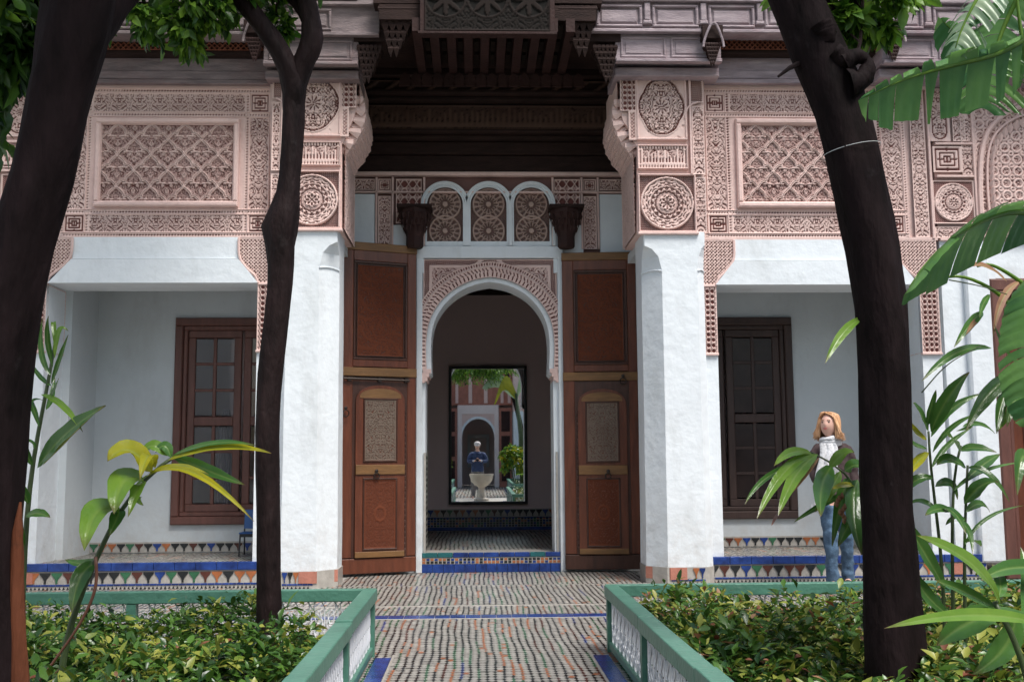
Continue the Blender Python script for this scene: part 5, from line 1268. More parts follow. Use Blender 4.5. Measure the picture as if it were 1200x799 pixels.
# ================================================================== TREES
def trunk_mesh(mb, pts, rad, n=14, seed=0):
    cs = [0.0]
    for p_, q_ in zip(pts[:-1], pts[1:]): cs.append(cs[-1]+(Vector(q_)-Vector(p_)).length)
    rr = np.interp(np.linspace(0, 1, 34), np.array(cs)/cs[-1], rad); pts = smoothpts(pts, 34)
    rnd = random.Random(seed)
    t0 = (Vector(pts[1])-Vector(pts[0])).normalized(); a = Vector((1, 0, 0)); a = (a-t0*a.dot(t0)).normalized(); b0 = len(mb.v)
    for i, p in enumerate(pts):
        p = Vector(p); t = (Vector(pts[min(i+1, 33)])-Vector(pts[max(i-1, 0)])).normalized(); a = (a-t*a.dot(t)).normalized(); b = t.cross(a)
        for k in range(n):
            th = 2*PI*k/n; r = rr[i]*(1+.07*math.sin(3*th+i*.35+seed)+.045*math.sin(5*th-i*.6)+rnd.uniform(-.025, .025))
            mb.v.append(tuple(p+a*math.cos(th)*r+b*math.sin(th)*r))
    for i in range(33):
        for k in range(n): mb.f.append((b0+i*n+k, b0+i*n+(k+1) % n, b0+(i+1)*n+(k+1) % n, b0+(i+1)*n+k)); mb.mi.append(mb.cm)
    mb.f.append(tuple(b0+33*n+k for k in range(n))); mb.mi.append(mb.cm)
def pxpath(lst, Y, dy=0):
    out = []; rad = []
    for i, (px, py, w_) in enumerate(lst):
        yy = Y+dy*i; p = W(px, py, yy); out.append(p); rad.append(w_/2/FPX*(p-EYE).dot(F))
    return out, rad
def crown(parent, name, clusters, n, mats, pk, L0=.075, droop=.6):
    P_, D_, N_, pick = [], [], [], []
    for (c, r, wt) in clusters:
        k = int(n*wt); c = np.array(c)
        g = rng.normal(0, 1, (k, 3)); g = unit(g)*(rng.random((k, 1))**.45)*np.array(r)
        # keep the leaves in sprays: snap to a handful of twig lines
        tw = rng.normal(0, 1, (max(3, k//24), 3)); tw = unit(tw)*np.array(r)*rng.uniform(.5, 1, (len(tw), 1)); ti = rng.integers(0, len(tw), k)
        q = rng.random((k, 1)); tgt = tw[ti]*(.35+.65*q)
        g = g*.22+tgt*.85+np.array([0, 0, -.1])*q*np.array(r)[2]
        P_.append(c+g); d = unit(tw[ti])*.6+rng.normal(0, .55, (k, 3)); d[:, 2] -= droop; D_.append(unit(d))
        pick.append(rng.choice(len(pk), k, p=pk))
    P_ = np.concatenate(P_); D_ = np.concatenate(D_); pick = np.concatenate(pick)
    N_ = rng.normal(0, .6, P_.shape)+np.array([0, 0, 1.0]); N_ = unit(N_-D_*(N_*D_).sum(1)[:, None])
    Ls = rng.uniform(.7, 1.25, len(P_))*L0
    return swarm_obj(name, P_, D_, N_, Ls, Ls*rng.uniform(.36, .46, len(P_)), mats, pick, parent)
def twigs(parent, base, tips, r, mt):
    mb = MB()
    for tp in tips:
        b = Vector(base); e = Vector(tp); m_ = (b+e)/2+Vector((random.uniform(-.15, .15), random.uniform(-.15, .15), random.uniform(-.05, .2)))
        mb.tube(bez(b, m_, e, 7), [r*(1-i/8*.8) for i in range(8)], 5)
    return mb.build('twigs', mt, parent, smooth=True)
LM = [M['leafd'], M['leafm']]
# --- big leaning trunk at the left edge
t = thing('courtyard_tree', 'thick dark tree trunk leaning across the left edge, bared red wood low down', 'tree', W(-6, 799, 3.2).xyz*1.0)
t.location.z = .05; WL[t] = Vector(t.location)
pts, rad = pxpath([(0, 1060, 84), (3, 930, 72), (0, 799, 64), (-10, 650, 64), (-5, 520, 67), (2, 400, 71), (24, 290, 68), (54, 195, 66), (70, 110, 68), (90, 40, 80), (100, -30, 84), (96, -140, 70), (80, -280, 60)], 3.2)
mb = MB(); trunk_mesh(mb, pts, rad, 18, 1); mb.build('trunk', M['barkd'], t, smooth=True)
pts, rad = pxpath([(84, 70, 46), (112, 30, 46), (142, -12, 42), (190, -80, 36), (260, -190, 28)], 3.2, .06)
mb = MB(); trunk_mesh(mb, pts, rad, 12, 2); mb.build('limb', M['barkd'], t, smooth=True)
pts2, rad2 = pxpath([(24, 588, 3), (21, 620, 12), (20, 660, 15), (19, 700, 17), (21, 750, 20), (23, 799, 23), (25, 870, 26)], 3.17); mb = MB(); trunk_mesh(mb, pts2, rad2, 10, 11); mb.build('bared_wood', M['heart'], t, smooth=True)
cl = [(W(8, 40, 3.6), (.24, .3, .20), .15), (W(20, -40, 3.6), (.35, .5, .3), .2), (W(-60, 60, 3.8), (.3, .5, .4), .15), ((-1.7, 3.9, 4.3), (.9, 1.0, .6), .3), ((-2.4, 5.0, 4.8), (1.1, 1.1, .7), .3), ((-.7, 2.2, 4.5), (.9, 1.0, .6), .2)]
cl += [((-3.6, 6.4, 6.4), (1.9, 1.8, .7), .35), ((-2.7, 8.9, 7.2), (1.9, 1.4, .7), .9), ((-4.7, 8.4, 7.0), (1.9, 1.6, .8), .9), ((-2.4, 6.6, 7.8), (1.7, 1.6, .6), .5)]  # unseen leaf clusters, added high up to shade the left facade
crown(t, 'crown', cl, 7000, LM, [.92, .08], .095)
twigs(t, pts[-1], [cl[0][0], cl[1][0], cl[3][0], cl[4][0], cl[5][0]], .022, M['barkd'])
# --- thin forked tree in the left bed
t = thing('courtyard_tree', 'thin dark forked tree standing in the left bed before the left pillar', 'tree', (X(318, 6.1, 760), 6.1, .03))
pts, rad = pxpath([(318, 800, 31), (317, 740, 30), (316, 690, 29), (314, 600, 28), (312, 520, 28), (316, 440, 28), (325, 370, 28), (331, 310, 30), (329, 284, 33), (328, 268, 42), (331, 254, 36), (337, 240, 34), (338, 225, 27), (340, 200, 25), (343, 150, 26), (344, 110, 26), (350, 80, 25)], 6.1)
pts[0].z = .0
mb = MB(); trunk_mesh(mb, pts, rad, 14, 3)
mb.build('trunk', M['barkg'], t, smooth=True)
pts, rad = pxpath([(343, 130, 22), (345, 95, 26), (328, 60, 24), (305, 28, 22), (280, -5, 22), (250, -60, 18), (200, -160, 14)], 6.1, -.03)
mb = MB(); trunk_mesh(mb, pts, rad, 12, 4); mb.build('limb', M['barkg'], t, smooth=True); LA = pts
pts, rad = pxpath([(346, 110, 22), (352, 78, 26), (366, 52, 26), (364, 20, 22), (358, -10, 22), (352, -60, 18), (380, -160, 14)], 6.1, -.02)
mb = MB(); trunk_mesh(mb, pts, rad, 12, 5); mb.build('limb', M['barkg'], t, smooth=True); LB = pts
pts, rad = pxpath([(362, 30, 12), (352, 8, 16), (335, -15, 18), (320, -60, 12)], 6.1, .02)
mb = MB(); trunk_mesh(mb, pts, rad, 10, 6); mb.build('limb', M['barkg'], t, smooth=True)
cl = [(W(215, 30, 5.9), (.14, .3, .20), .07), (W(238, 12, 5.9), (.16, .3, .16), .07), (W(178, 22, 5.9), (.14, .3, .14), .045), (W(150, 2, 6.0), (.20, .3, .14), .05), (W(268, 6, 6), (.10, .3, .14), .03), (W(325, 30, 6.2), (.09, .2, .16), .035), (W(300, -20, 6), (.4, .4, .18), .07),
      (W(200, -50, 5.8), (.7, .6, .28), .16), (W(330, -80, 6), (.7, .7, .35), .15), ((-2.2, 6.3, 4.9), (1.0, 1.0, .45), .25), ((-.9, 5.2, 5.0), (.9, .9, .4), .2)]
crown(t, 'crown', cl, 5200, LM, [.5, .5], .085)
twigs(t, LA[4], [cl[i][0] for i in (0, 1, 2, 3, 4, 7)], .014, M['barkg']); twigs(t, LB[4], [cl[i][0] for i in (5, 6, 8, 9, 10)], .014, M['barkg'])
# --- leaning tree in the right bed
t = thing('courtyard_tree', 'thick leaning dark tree trunk in the right bed, knotted fork and wire ring high up', 'tree', (W(1050, 799, 4.5).x, 4.5, .03))
pts, rad = pxpath([(1054, 1000, 84), (1052, 900, 78), (1049, 799, 72), (1042, 700, 64), (1039, 600, 58), (1038, 500, 57), (1037, 400, 59), (1027, 310, 60), (1012, 240, 61), (996, 170, 62), (978, 110, 62), (960, 70, 62), (944, 30, 60), (932, 0, 60), (905, -70, 56), (880, -160, 50)], 4.5)
pts[0].z = .0
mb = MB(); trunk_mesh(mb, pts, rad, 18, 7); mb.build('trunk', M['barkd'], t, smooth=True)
mb = MB()
def blob(path):
    p_, r_ = pxpath(path, 4.42); trunk_mesh(mb, p_, r_, 10, 8)
blob([(975, 62, 28), (988, 72, 28), (1000, 70, 16)]); blob([(992, 100, 40), (1010, 95, 24), (1018, 80, 18), (1016, 70, 12)]); blob([(985, 75, 30), (1000, 66, 20), (1012, 68, 15), (1018, 74, 10)])
blob([(960, 30, 34), (966, 40, 30), (968, 52, 20)])
mb.build('burl', M['barkd'], t, smooth=True)
mb = MB(); c0 = W(997.5, 177, 4.5); ax = (W(996, 170, 4.5)-W(1012, 240, 4.5)).normalized(); a_ = Vector((0, 1, 0)); a_ = (a_-ax*a_.dot(ax)).normalized(); b_ = ax.cross(a_)
mb.tube([c0+a_*.127*math.cos(k*PI/12)+b_*.127*math.sin(k*PI/12) for k in range(25)], .0013, 5, cap=False); mb.build('wire_ring', M['iron'], t)
mb = MB(); mb.tube([W(912, 90, 4.4), W(925, 80, 4.42), W(950, 68, 4.5)], [.006, .010, .016], 6); mb.build('twig_stub', M['barkd'], t)
cl = [(W(985, 22, 4.6), (.10, .15, .11), .05), (W(1010, 12, 4.6), (.16, .2, .12), .06), (W(1028, 40, 4.7), (.13, .15, .07), .03), (W(975, 40, 4.6), (.06, .1, .08), .02), (W(1035, -10, 4.6), (.2, .3, .14), .06), (W(960, -40, 4.6), (.4, .4, .16), .1), ((2.3, 5.4, 4.9), (.9, .9, .5), .15), ((1.6, 3.6, 4.6), (.8, .8, .4), .15)]
crown(t, 'crown', cl, 3400, LM, [.35, .65], .095)
twigs(t, pts[-2], [c[0] for c in cl], .016, M['barkd'])
mb = MB(); mb.tube([W(1002, 72, 4.45), W(1008, 50, 4.5), W(1010, 20, 4.6), W(1012, -20, 4.6)], .008, 5); mb.tube([W(1008, 50, 4.5), W(985, 30, 4.6), W(975, 10, 4.6)], .005, 5); mb.build('sprig', M['barkg'], t)
# ================================================================== LARGE-LEAVED PLANTS
VN = Vector((.15, -.80, .58)).normalized()
def big_leaf(parent, a, c, b, wd, m_, Ya, Yb, fold_=.22, twist=0.0, name='leaf', n=12, nv=None, tipw=.9):
    """lance-shaped blade: a = picture place of the base, c = bend, b = tip, wd = width in pixels; it runs in depth from Ya to Yb"""
    p0, p1, p2 = W(a[0], a[1], Ya), W(c[0], c[1], (Ya+Yb)/2), W(b[0], b[1], Yb)
    P_ = bez(p0, p1, p2, n); hw = wd/FPX*(p1-EYE).dot(F)*.5
    mb = MB(); nn = (nv or VN)
    for i, p in enumerate(P_):
        t_ = i/n; tg = (P_[min(i+1, n)]-P_[max(i-1, 0)]).normalized()
        nn_ = (Matrix.Rotation(twist*t_, 3, tg) @ nn); nn_ = (nn_-tg*nn_.dot(tg)).normalized(); s = tg.cross(nn_).normalized()
        pr = math.sin(PI*min(1, t_**.85))**.72*(1-.15*t_) if 0 < t_ < 1 else .02
        h_ = hw*max(pr, .03); wv = .05*hw*math.sin(t_*17)
        for q, dz in ((-1, fold_), (-.8, fold_*.72+.035), (-.6, fold_*.5), (-.4, fold_*.27+.035), (-.2, fold_*.1), (0, -.05), (.2, fold_*.1), (.4, fold_*.27+.035), (.6, fold_*.5), (.8, fold_*.72+.035), (1, fold_)): mb.v.append(tuple(p+s*h_*q*(1+.04*math.sin(t_*23+q))+nn_*(h_*dz+wv*abs(q)*math.copysign(1, q+.1))))
    for i in range(n):
        for k in range(10): mb.f.append((i*11+k, i*11+k+1, (i+1)*11+k+1, (i+1)*11+k)); mb.mi.append(0)
    # raised midrib
    me_o = mb.build(name, m_, parent, smooth=True); me = me_o.data
    vals = [(i/n)**1 if i/n > .5 else 0 for i in range(n+1) for k in range(11)]; rb = [max(0, 1-abs(k-5)/1.2) for i in range(n+1) for k in range(11)]
    ed = [abs(k-5)/5 for i in range(n+1) for k in range(11)]
    me.attributes.new('tip', 'FLOAT', 'POINT').data.foreach_set('value', [max(0, min(1, (v-.80)*5))*.9+max(0, e-.85)*1.2 for v, e in zip(vals, ed)])
    me.attributes.new('rib', 'FLOAT', 'POINT').data.foreach_set('value', rb); return me_o
def stem(parent, lst, r0, r1, m_, Y, name='stem', dy=0):
    p = smoothpts([W(px, py, Y+dy*i) for i, (px, py) in enumerate(lst)], 18); mb = MB()
    mb.tube(p, [r0+(r1-r0)*i/17 for i in range(18)], 7); return mb.build(name, m_, parent, smooth=True)
G, Yl, Lg = M['gleaf'], M['yleaf'], M['lleaf']
# tall ginger stem at the left
t = thing('ginger_plant', 'tall green ginger stem beside the left trunk, narrow upright leaves on top', 'plant', (W(26, 760, 4.2).x, 4.2, .05))
stem(t, [(20, 1000), (24, 800), (26, 700), (31, 610), (38, 545), (48, 490), (58, 440), (64, 405)], .018, .006, M['stem'], 4.2)
for a, c, b, wd, m_, yb in (((44, 548), (70, 505), (124, 475), 27, G, 4.0), ((50, 545), (95, 495), (122, 476), 9, Yl, 3.99), ((48, 462), (75, 468), (97, 506), 9, Lg, 4.05), ((60, 440), (42, 420), (50, 372), 7, G, 4.2), ((62, 430), (52, 392), (57, 370), 7, G, 4.1),
                           ((64, 420), (66, 372), (80, 388), 7, Lg, 4.2), ((64, 405), (62, 360), (63, 388), 6, Lg, 4.25), ((60, 450), (70, 420), (80, 392), 7, G, 4.1), ((60, 452), (46, 445), (33, 420), 6, G, 4.3), ((56, 470), (66, 455), (69, 443), 8, G, 4.1), ((54, 480), (62, 470), (64, 440), 7, G, 4.3),
                           ((30, 604), (45, 598), (59, 606), 14, G, 4.1), ((33, 590), (28, 575), (20, 560), 12, G, 4.0), ((38, 545), (28, 530), (22, 500), 9, G, 4.1), ((42, 525), (34, 512), (27, 520), 10, G, 4.1), ((46, 500), (38, 470), (26, 455), 7, G, 4.3), ((31, 480), (38, 462), (52, 470), 5, G, 4.3), ((28, 640), (20, 610), (8, 600), 12, G, 4.0)):
    big_leaf(t, a, c, b, wd, m_, 4.18, yb)
# bent plant with yellowing leaves
t = thing('ginger_plant', 'bent green plant with yellowing blades arching over the left bed', 'plant', (W(80, 760, 3.8).x, 3.8, .05))
stem(t, [(60, 900), (72, 780), (87, 716), (113, 653), (142, 595), (178, 553), (208, 532)], .015, .006, M['stem'], 3.8)
stem(t, [(112, 652), (114, 690), (92, 735), (62, 776), (30, 820)], .006, .004, M['stemred'], 3.7, 'dry_stem')
for a, c, b, wd, m_, yb, tw in (((195, 540), (255, 512), (318, 531), 13, Yl, 3.6, .0), ((200, 535), (250, 510), (300, 522), 9, G, 3.62, 0), ((170, 560), (215, 520), (298, 611), 10, Yl, 3.55, .3), ((172, 556), (205, 535), (245, 556), 8, Yl, 3.5, 0), ((202, 534), (235, 548), (287, 568), 17, G, 3.7, .2),
                                ((178, 553), (150, 508), (126, 541), 34, Yl, 3.65, .3), ((182, 548), (175, 512), (164, 562), 18, Yl, 3.6, .2), ((196, 534), (178, 512), (168, 530), 16, Lg, 3.8, 0), ((200, 536), (195, 512), (182, 530), 14, G, 3.8, 0),
                                ((168, 562), (140, 545), (134, 602), 38, Lg, 3.6, .2), ((160, 575), (168, 550), (150, 606), 18, Lg, 3.65, .1), ((142, 600), (108, 575), (99, 645), 36, Lg, 3.55, .2), ((140, 598), (140, 600), (128, 628), 18, G, 3.7, 0),
                                ((112, 660), (90, 665), (84, 718), 22, G, 3.7, 0), ((116, 655), (96, 665), (76, 655), 12, G, 3.9, 0), ((176, 556), (150, 580), (168, 592), 14, Lg, 3.9, 0)):
    big_leaf(t, a, c, b, wd, m_, 3.8, yb, twist=tw)
# plant whose blades pass in front of the woman
t = thing('ginger_plant', 'broad green blades hanging left of the right trunk, partly hiding the woman', 'plant', (W(1000, 799, 4.9).x, 4.9, .05))
stem(t, [(1030, 900), (1022, 760), (1020, 660), (1012, 580), (985, 548), (951, 530)], .014, .004, M['stem'], 4.9)
for a, c, b, wd, m_, yb, tw in (((951, 531), (925, 522), (907, 546), 13, Lg, 4.7, 0), ((953, 532), (915, 540), (887, 608), 15, Lg, 4.6, .2), ((958, 532), (928, 550), (912, 604), 17, Lg, 4.6, .2), ((945, 540), (890, 552), (873, 591), 8, G, 4.7, 0), ((972, 548), (988, 526), (1001, 530), 16, Lg, 4.8, 0),
                                ((975, 546), (958, 565), (962, 605), 24, G, 4.6, .2), ((985, 552), (975, 575), (955, 600), 14, Lg, 4.7, .2), ((1005, 562), (992, 590), (1010, 650), 24, G, 4.65, 0), ((995, 560), (985, 575), (975, 640), 16, G, 4.8, 0), ((1002, 568), (988, 566), (975, 573), 9, Yl, 4.6, 0), ((990, 552), (1005, 538), (1014, 552), 20, G, 4.8, 0),
                                ((1012, 590), (995, 610), (982, 640), 18, G, 4.8, 0), ((1016, 640), (1000, 640), (996, 600), 14, G, 4.8, .3), ((960, 536), (935, 565), (925, 580), 7, M['shrubred'], 4.7, 0), ((1010, 570), (960, 590), (930, 612), 8, G, 4.85, 0), ((915, 598), (908, 606), (904, 616), 4, M['stemred'], 4.6, 0)):
    big_leaf(t, a, c, b, wd, m_, 4.88, yb, twist=tw)
for k in range(10):
    p = W(985+random.uniform(-5, 5), 582+k*3.2, 4.7); mb = MB(); mb.lathe([(.001, -.012), (.010, 0), (.006, .014), (.001, .02)], p, 6); mb.build('red_bract', M['shrubred'], t)
# stems to the right of the trunk
t = thing('ginger_plant', 'three dark upright ginger stems right of the leaning trunk, white pier behind', 'plant', (W(1115, 740, 5.2).x, 5.2, .05))
st3 = [[(1112, 900), (1108, 760), (1104, 660), (1097, 600), (1090, 540), (1088, 505)], [(1122, 880), (1118, 760), (1116, 665), (1116, 600), (1119, 550), (1126, 522)], [(1134, 880), (1132, 760), (1130, 664), (1131, 610), (1134, 545)]]
for s_ in st3: stem(t, s_, .012, .006, M['stem'], 5.2)
for a, c, b, wd, m_ in (((1091, 506), (1108, 462), (1136, 436), 19, G), ((1091, 512), (1108, 472), (1152, 461), 10, G), ((1088, 505), (1078, 480), (1070, 472), 16, G), ((1086, 500), (1090, 478), (1097, 456), 12, G), ((1086, 515), (1068, 505), (1064, 490), 12, Yl), ((1086, 525), (1066, 522), (1060, 510), 10, G), ((1088, 530), (1072, 540), (1062, 560), 12, Yl),
                        ((1093, 530), (1110, 495), (1148, 484), 7, G), ((1092, 548), (1105, 520), (1140, 500), 7, G), ((1094, 560), (1070, 555), (1060, 580), 13, G), ((1096, 570), (1118, 555), (1122, 585), 13, G), ((1100, 600), (1080, 580), (1066, 590), 9, G), ((1098, 596), (1120, 590), (1132, 625), 12, G), ((1102, 640), (1090, 625), (1080, 640), 9, G),
                        ((1124, 528), (1116, 510), (1112, 512), 22, G), ((1125, 528), (1140, 520), (1168, 530), 13, G), ((1132, 548), (1110, 530), (1098, 545), 18, G), ((1134, 548), (1160, 545), (1183, 588), 12, G), ((1134, 560), (1155, 540), (1172, 532), 14, G), ((1130, 590), (1150, 560), (1170, 565), 18, G), ((1118, 575), (1140, 548), (1200, 541), 6, G), ((1117, 600), (1100, 590), (1084, 604), 14, G),
                        ((1118, 610), (1138, 608), (1140, 650), 10, G), ((1131, 610), (1120, 600), (1108, 615), 9, G), ((1132, 600), (1150, 580), (1160, 600), 12, G), ((1130, 640), (1146, 600), (1200, 592), 5, G), ((1128, 500), (1150, 490), (1166, 508), 8, G), ((1138, 480), (1150, 500), (1120, 505), 8, G),
                        ((1108, 690), (1080, 640), (1060, 610), 24, G), ((1112, 720), (1080, 700), (1062, 655), 20, G), ((1130, 636), (1142, 628), (1150, 640), 14, G)):
    big_leaf(t, a, c, b, wd, m_, 5.18, 5.2+random.uniform(-.25, .15), twist=random.uniform(-.3, .3))
# near blades lower right
t = thing('ginger_plant', 'long light green blades reaching in from the lower right corner', 'plant', (W(1230, 850, 3.2).x, 3.2, .05))
stem(t, [(1240, 1000), (1220, 860), (1195, 760), (1165, 705)], .014, .008, M['stem'], 3.2)
for a, c, b, wd, m_, ya, yb in (((1172, 706), (1150, 650), (1073, 627), 26, Lg, 3.2, 3.0), ((1168, 714), (1130, 690), (1096, 680), 20, G, 3.2, 3.05), ((1235, 735), (1150, 705), (1036, 736), 18, Lg, 2.9, 2.7), ((1240, 670), (1180, 655), (1150, 680), 22, G, 3.4, 3.3), ((1230, 740), (1180, 705), (1120, 722), 16, G, 3.2, 3.2),
                            ((1175, 715), (1130, 725), (1098, 756), 34, G, 3.25, 3.3), ((1170, 700), (1178, 680), (1162, 660), 16, G, 3.3, 3.4), ((1190, 720), (1190, 760), (1140, 790), 30, G, 3.3, 3.3), ((1200, 740), (1210, 690), (1196, 640), 20, G, 3.3, 3.5)):
    big_leaf(t, a, c, b, wd, m_, ya, yb)
# ---- banana plant at the right edge
def banana_leaf(parent, pth, hw_px, Y, m_, side_vec, strips=15, gap=.16, sag=.35, seed=0, torn=.5, one=None):
    """midrib through picture places pth; ribbons of blade leave it on both sides, torn apart in places"""
    rnd = random.Random(seed); P_ = smoothpts([W(px, py, Y+dy) for px, py, dy in pth], 60); P_ = [Vector(p) for p in P_]
    sc = (P_[30]-EYE).dot(F)/FPX; mb = MB(); mb.tube(P_[::3], [.016*(1-i/22) for i in range(20)], 6)
    rb = mb.build('midrib', M['lleaf'], parent, smooth=True)
    mb = MB(); sv = Vector(side_vec).normalized()
    for s in (1, -1):
        if one and s != one: continue
        i = 3
        while i < 58:
            n = rnd.choice([3, 4, 5, 6, 8]) if torn > .3 else 10; j = min(59, i+n); g = gap*rnd.random()*(1 if rnd.random() < torn else .1)
            cols = []
            dsag = sag*rnd.uniform(.7, 1.3); fwd = rnd.uniform(.1, .3)
            m0 = 4
            for a in range(i, j+1):
                t_ = a/59; tg = (P_[min(a+1, 59)]-P_[a-1]).normalized(); sd = (sv-tg*sv.dot(tg)).normalized()*s
                pr = (math.sin(PI*min(1, .04+.96*t_))**.45) if t_ < 1 else 0; L_ = hw_px*sc*pr
                shr = (a-i)/max(1, j-i)-.5
                col_ = []
                for q in range(m0+1):
                    u_ = q/m0; off = sd*L_*u_ + tg*(L_*fwd*u_) - tg*(shr*g*L_*u_*1.2) + Vector((0, 0, -1))*L_*dsag*u_*u_ 
                    col_.append(P_[a]+off+Vector((0, -1, 0))*(.006*math.sin(a*1.9)*u_))
                cols.append(col_)
            b0 = len(mb.v)
            for c_ in cols: mb.v += [tuple(v) for v in c_]
            for a in range(len(cols)-1):
                for q in range(m0): mb.f.append((b0+a*(m0+1)+q, b0+(a+1)*(m0+1)+q, b0+(a+1)*(m0+1)+q+1, b0+a*(m0+1)+q+1)); mb.mi.append(0)
            i = j
    return mb.build('leaf_blade', m_, parent, smooth=True)
t = thing('banana_plant', 'tall banana plant at the right edge with torn green leaves', 'plant', (W(1290, 799, 4.7).x, 4.7, .05))
mb = MB(); mb.tube(smoothpts([W(1300, 900, 4.7), W(1290, 700, 4.7), W(1275, 400, 4.7), W(1250, 150, 4.7), W(1235, -60, 4.6)], 20), [.11-.004*i for i in range(20)], 12); mb.build('pseudostem', M['stem'], t, smooth=True)
banana_leaf(t, [(1235, 20, 0), (1180, 62, -.1), (1120, 76, -.2), (1060, 92, -.3), (1006, 118, -.4)], 38, 4.5, M['bleaf'], (.1, -.5, 1), sag=.7, seed=2, torn=1, gap=.42)
banana_leaf(t, [(1230, 255, 0), (1190, 245, -.2), (1140, 262, -.4), (1090, 300, -.6), (1060, 345, -.7)], 46, 4.2, M['bleaf'], (.45, -.5, .8), sag=.45, seed=4, torn=.25)
banana_leaf(t, [(1180, -60, .1), (1150, -10, 0), (1128, 30, 0), (1118, 62, 0)], 26, 4.3, M['bleafp'], (1, -.5, .2), sag=.9, seed=5, torn=1, gap=.8)
banana_leaf(t, [(1215, -40, 0), (1180, 20, .1), (1160, 80, .1), (1150, 130, .1)], 52, 4.7, M['bleaf'], (1, -.6, .1), sag=.5, seed=6, torn=.8, gap=.4)
banana_leaf(t, [(1260, 40, 0), (1225, 60, .1), (1185, 62, .2), (1130, 50, .3), (1100, 20, .3)], 30, 4.9, M['bleaf'], (.1, -.5, 1), sag=.6, seed=9, torn=.8, gap=.4)
banana_leaf(t, [(1232, 300, 0), (1212, 340, -.1), (1204, 420, -.15), (1206, 500, -.15)], 34, 4.3, M['bleaf'], (1, -.5, .2), sag=.4, seed=7, torn=.5)
for lst in ([(1240, 160), (1210, 110), (1196, 40), (1188, -40)], [(1235, 360), (1190, 325), (1160, 308), (1145, 312)], [(1240, 420), (1200, 380), (1175, 345), (1130, 322), (1100, 326)]): stem(t, lst, .012, .006, M['lleaf'], 4.5, 'leaf_stalk')
for a, c, b, wd, m_ in (((1162, 408), (1120, 400), (1080, 447), 12, G), ((1152, 366), (1140, 372), (1118, 407), 12, M['gleaf']), ((1150, 372), (1142, 374), (1132, 392), 6, M['shrubred']), ((1190, 440), (1158, 450), (1132, 504), 20, G), ((1186, 445), (1170, 470), (1168, 508), 14, G), ((1195, 330), (1170, 340), (1164, 395), 10, M['shrubred']), ((1160, 345), (1150, 355), (1148, 372), 8, G),
                        ((1190, 460), (1182, 490), (1168, 505), 8, Lg), ((1180, 330), (1150, 300), (1130, 315), 10, M['shrubred']), ((1200, 430), (1176, 420), (1165, 380), 14, G), ((1210, 480), (1190, 440), (1180, 500), 20, G), ((1215, 560), (1195, 500), (1192, 580), 22, G), ((1010, 372), (985, 385), (967, 426), 12, Lg)):
    big_leaf(t, a, c, b, wd, m_, 4.5, 4.35)
stem(t, [(1080, 460), (1110, 425), (1150, 405)], .003, .002, M['stem'], 4.4, 'dry_stalk'); stem(t, [(1112, 328), (1150, 335), (1180, 345)], .003, .002, M['stem'], 4.4, 'dry_stalk')
# ================================================================== BLUE CHAIR ON THE LEFT STEP
ch = thing('chair', 'blue seated metal chair on the left step, half behind the thin trunk', 'chair', (W(293, 646, 11.7).x, 11.7, ZL))
cx = W(291, 646, 11.7).x+.06; cy = 11.75; z = ZL
mb = MB(); mb.box(cx-.21, cx+.21, cy-.2, cy+.2, z+.42, z+.445, .008); mb.build('seat', M['bluepl'], ch)
mb = MB(); mb.add([(cx-.20, cy+.17, z+.50), (cx+.20, cy+.17, z+.50), (cx+.20, cy+.25, z+.86), (cx-.20, cy+.25, z+.86), (cx-.20, cy+.19, z+.50), (cx+.20, cy+.19, z+.50), (cx+.20, cy+.27, z+.86), (cx-.20, cy+.27, z+.86)], [(0, 1, 2, 3), (4, 7, 6, 5), (0, 4, 5, 1), (3, 2, 6, 7), (0, 3, 7, 4), (1, 5, 6, 2)]); mb.build('backrest', M['bluepl'], ch)
for sx in (-1, 1):
    mb = MB(); mb.tube([(cx+sx*.2, cy-.2, z), (cx+sx*.19, cy-.17, z+.43)], .014, 8); mb.build('leg', M['chairblk'], ch)
    mb = MB(); mb.tube([(cx+sx*.2, cy+.24, z), (cx+sx*.19, cy+.17, z+.43), (cx+sx*.205, cy+.27, z+.84)], .014, 8); mb.build('leg', M['chairblk'], ch)
mb = MB(); mb.box(cx-.2, cx+.2, cy-.19, cy-.17, z+.36, z+.42); mb.box(cx-.2, cx-.18, cy-.17, cy+.17, z+.36, z+.42); mb.box(cx+.18, cx+.2, cy-.17, cy+.17, z+.36, z+.42); mb.build('seat_frame', M['chairblk'], ch); ch.scale = (.62, .62, .56)
# ================================================================== PEOPLE
M['skin'] = mat('skin', (.64, .38, .30), .5, .06, 8, 0); M['hair'] = mat('copper_blond_hair', (.50, .23, .10), .5, .35, 40, .4, 60, c2=(.78, .46, .25), stretch=(1, 1, .2))
M['jeans'] = mat('washed_denim', (.035, .075, .14), .85, .3, 14, .3, 80, c2=(.09, .16, .25)); M['coat'] = mat('brown_coat', (.045, .026, .027), .9, .3, 10, .3, 50)
M['scarf'] = mat('pale_scarf', (.60, .60, .62), .9, .1, 14, .5, 50, dirt=(.40, .42, .42), dsc=9); M['shoe'] = mat('dark_shoe', (.03, .025, .022), .5, .2, 9, 0)
M['brownwall'] = mat('brown_wall', (.36, .14, .10), .8, .2, 5, .2, 20)
M['lip'] = mat('lips', (.45, .13, .12), .4, .05, 9, 0); M['eye'] = mat('eyes', (.03, .025, .02), .2, .05, 9, 0); M['brow'] = mat('eyebrow', (.20, .10, .05), .7, .05, 9, 0)
M['jacket'] = mat('navy_jacket', (.035, .055, .13), .85, .25, 10, .3, 50); M['shirt'] = mat('pale_blue_cuffs', (.42, .50, .62), .8, .1, 9, .1, 50); M['cap'] = mat('white_cap', (.66, .60, .58), .8, .08, 9, .1, 50)
M['khaki'] = mat('grey_trousers', (.16, .15, .15), .85, .2, 9, .2, 50)
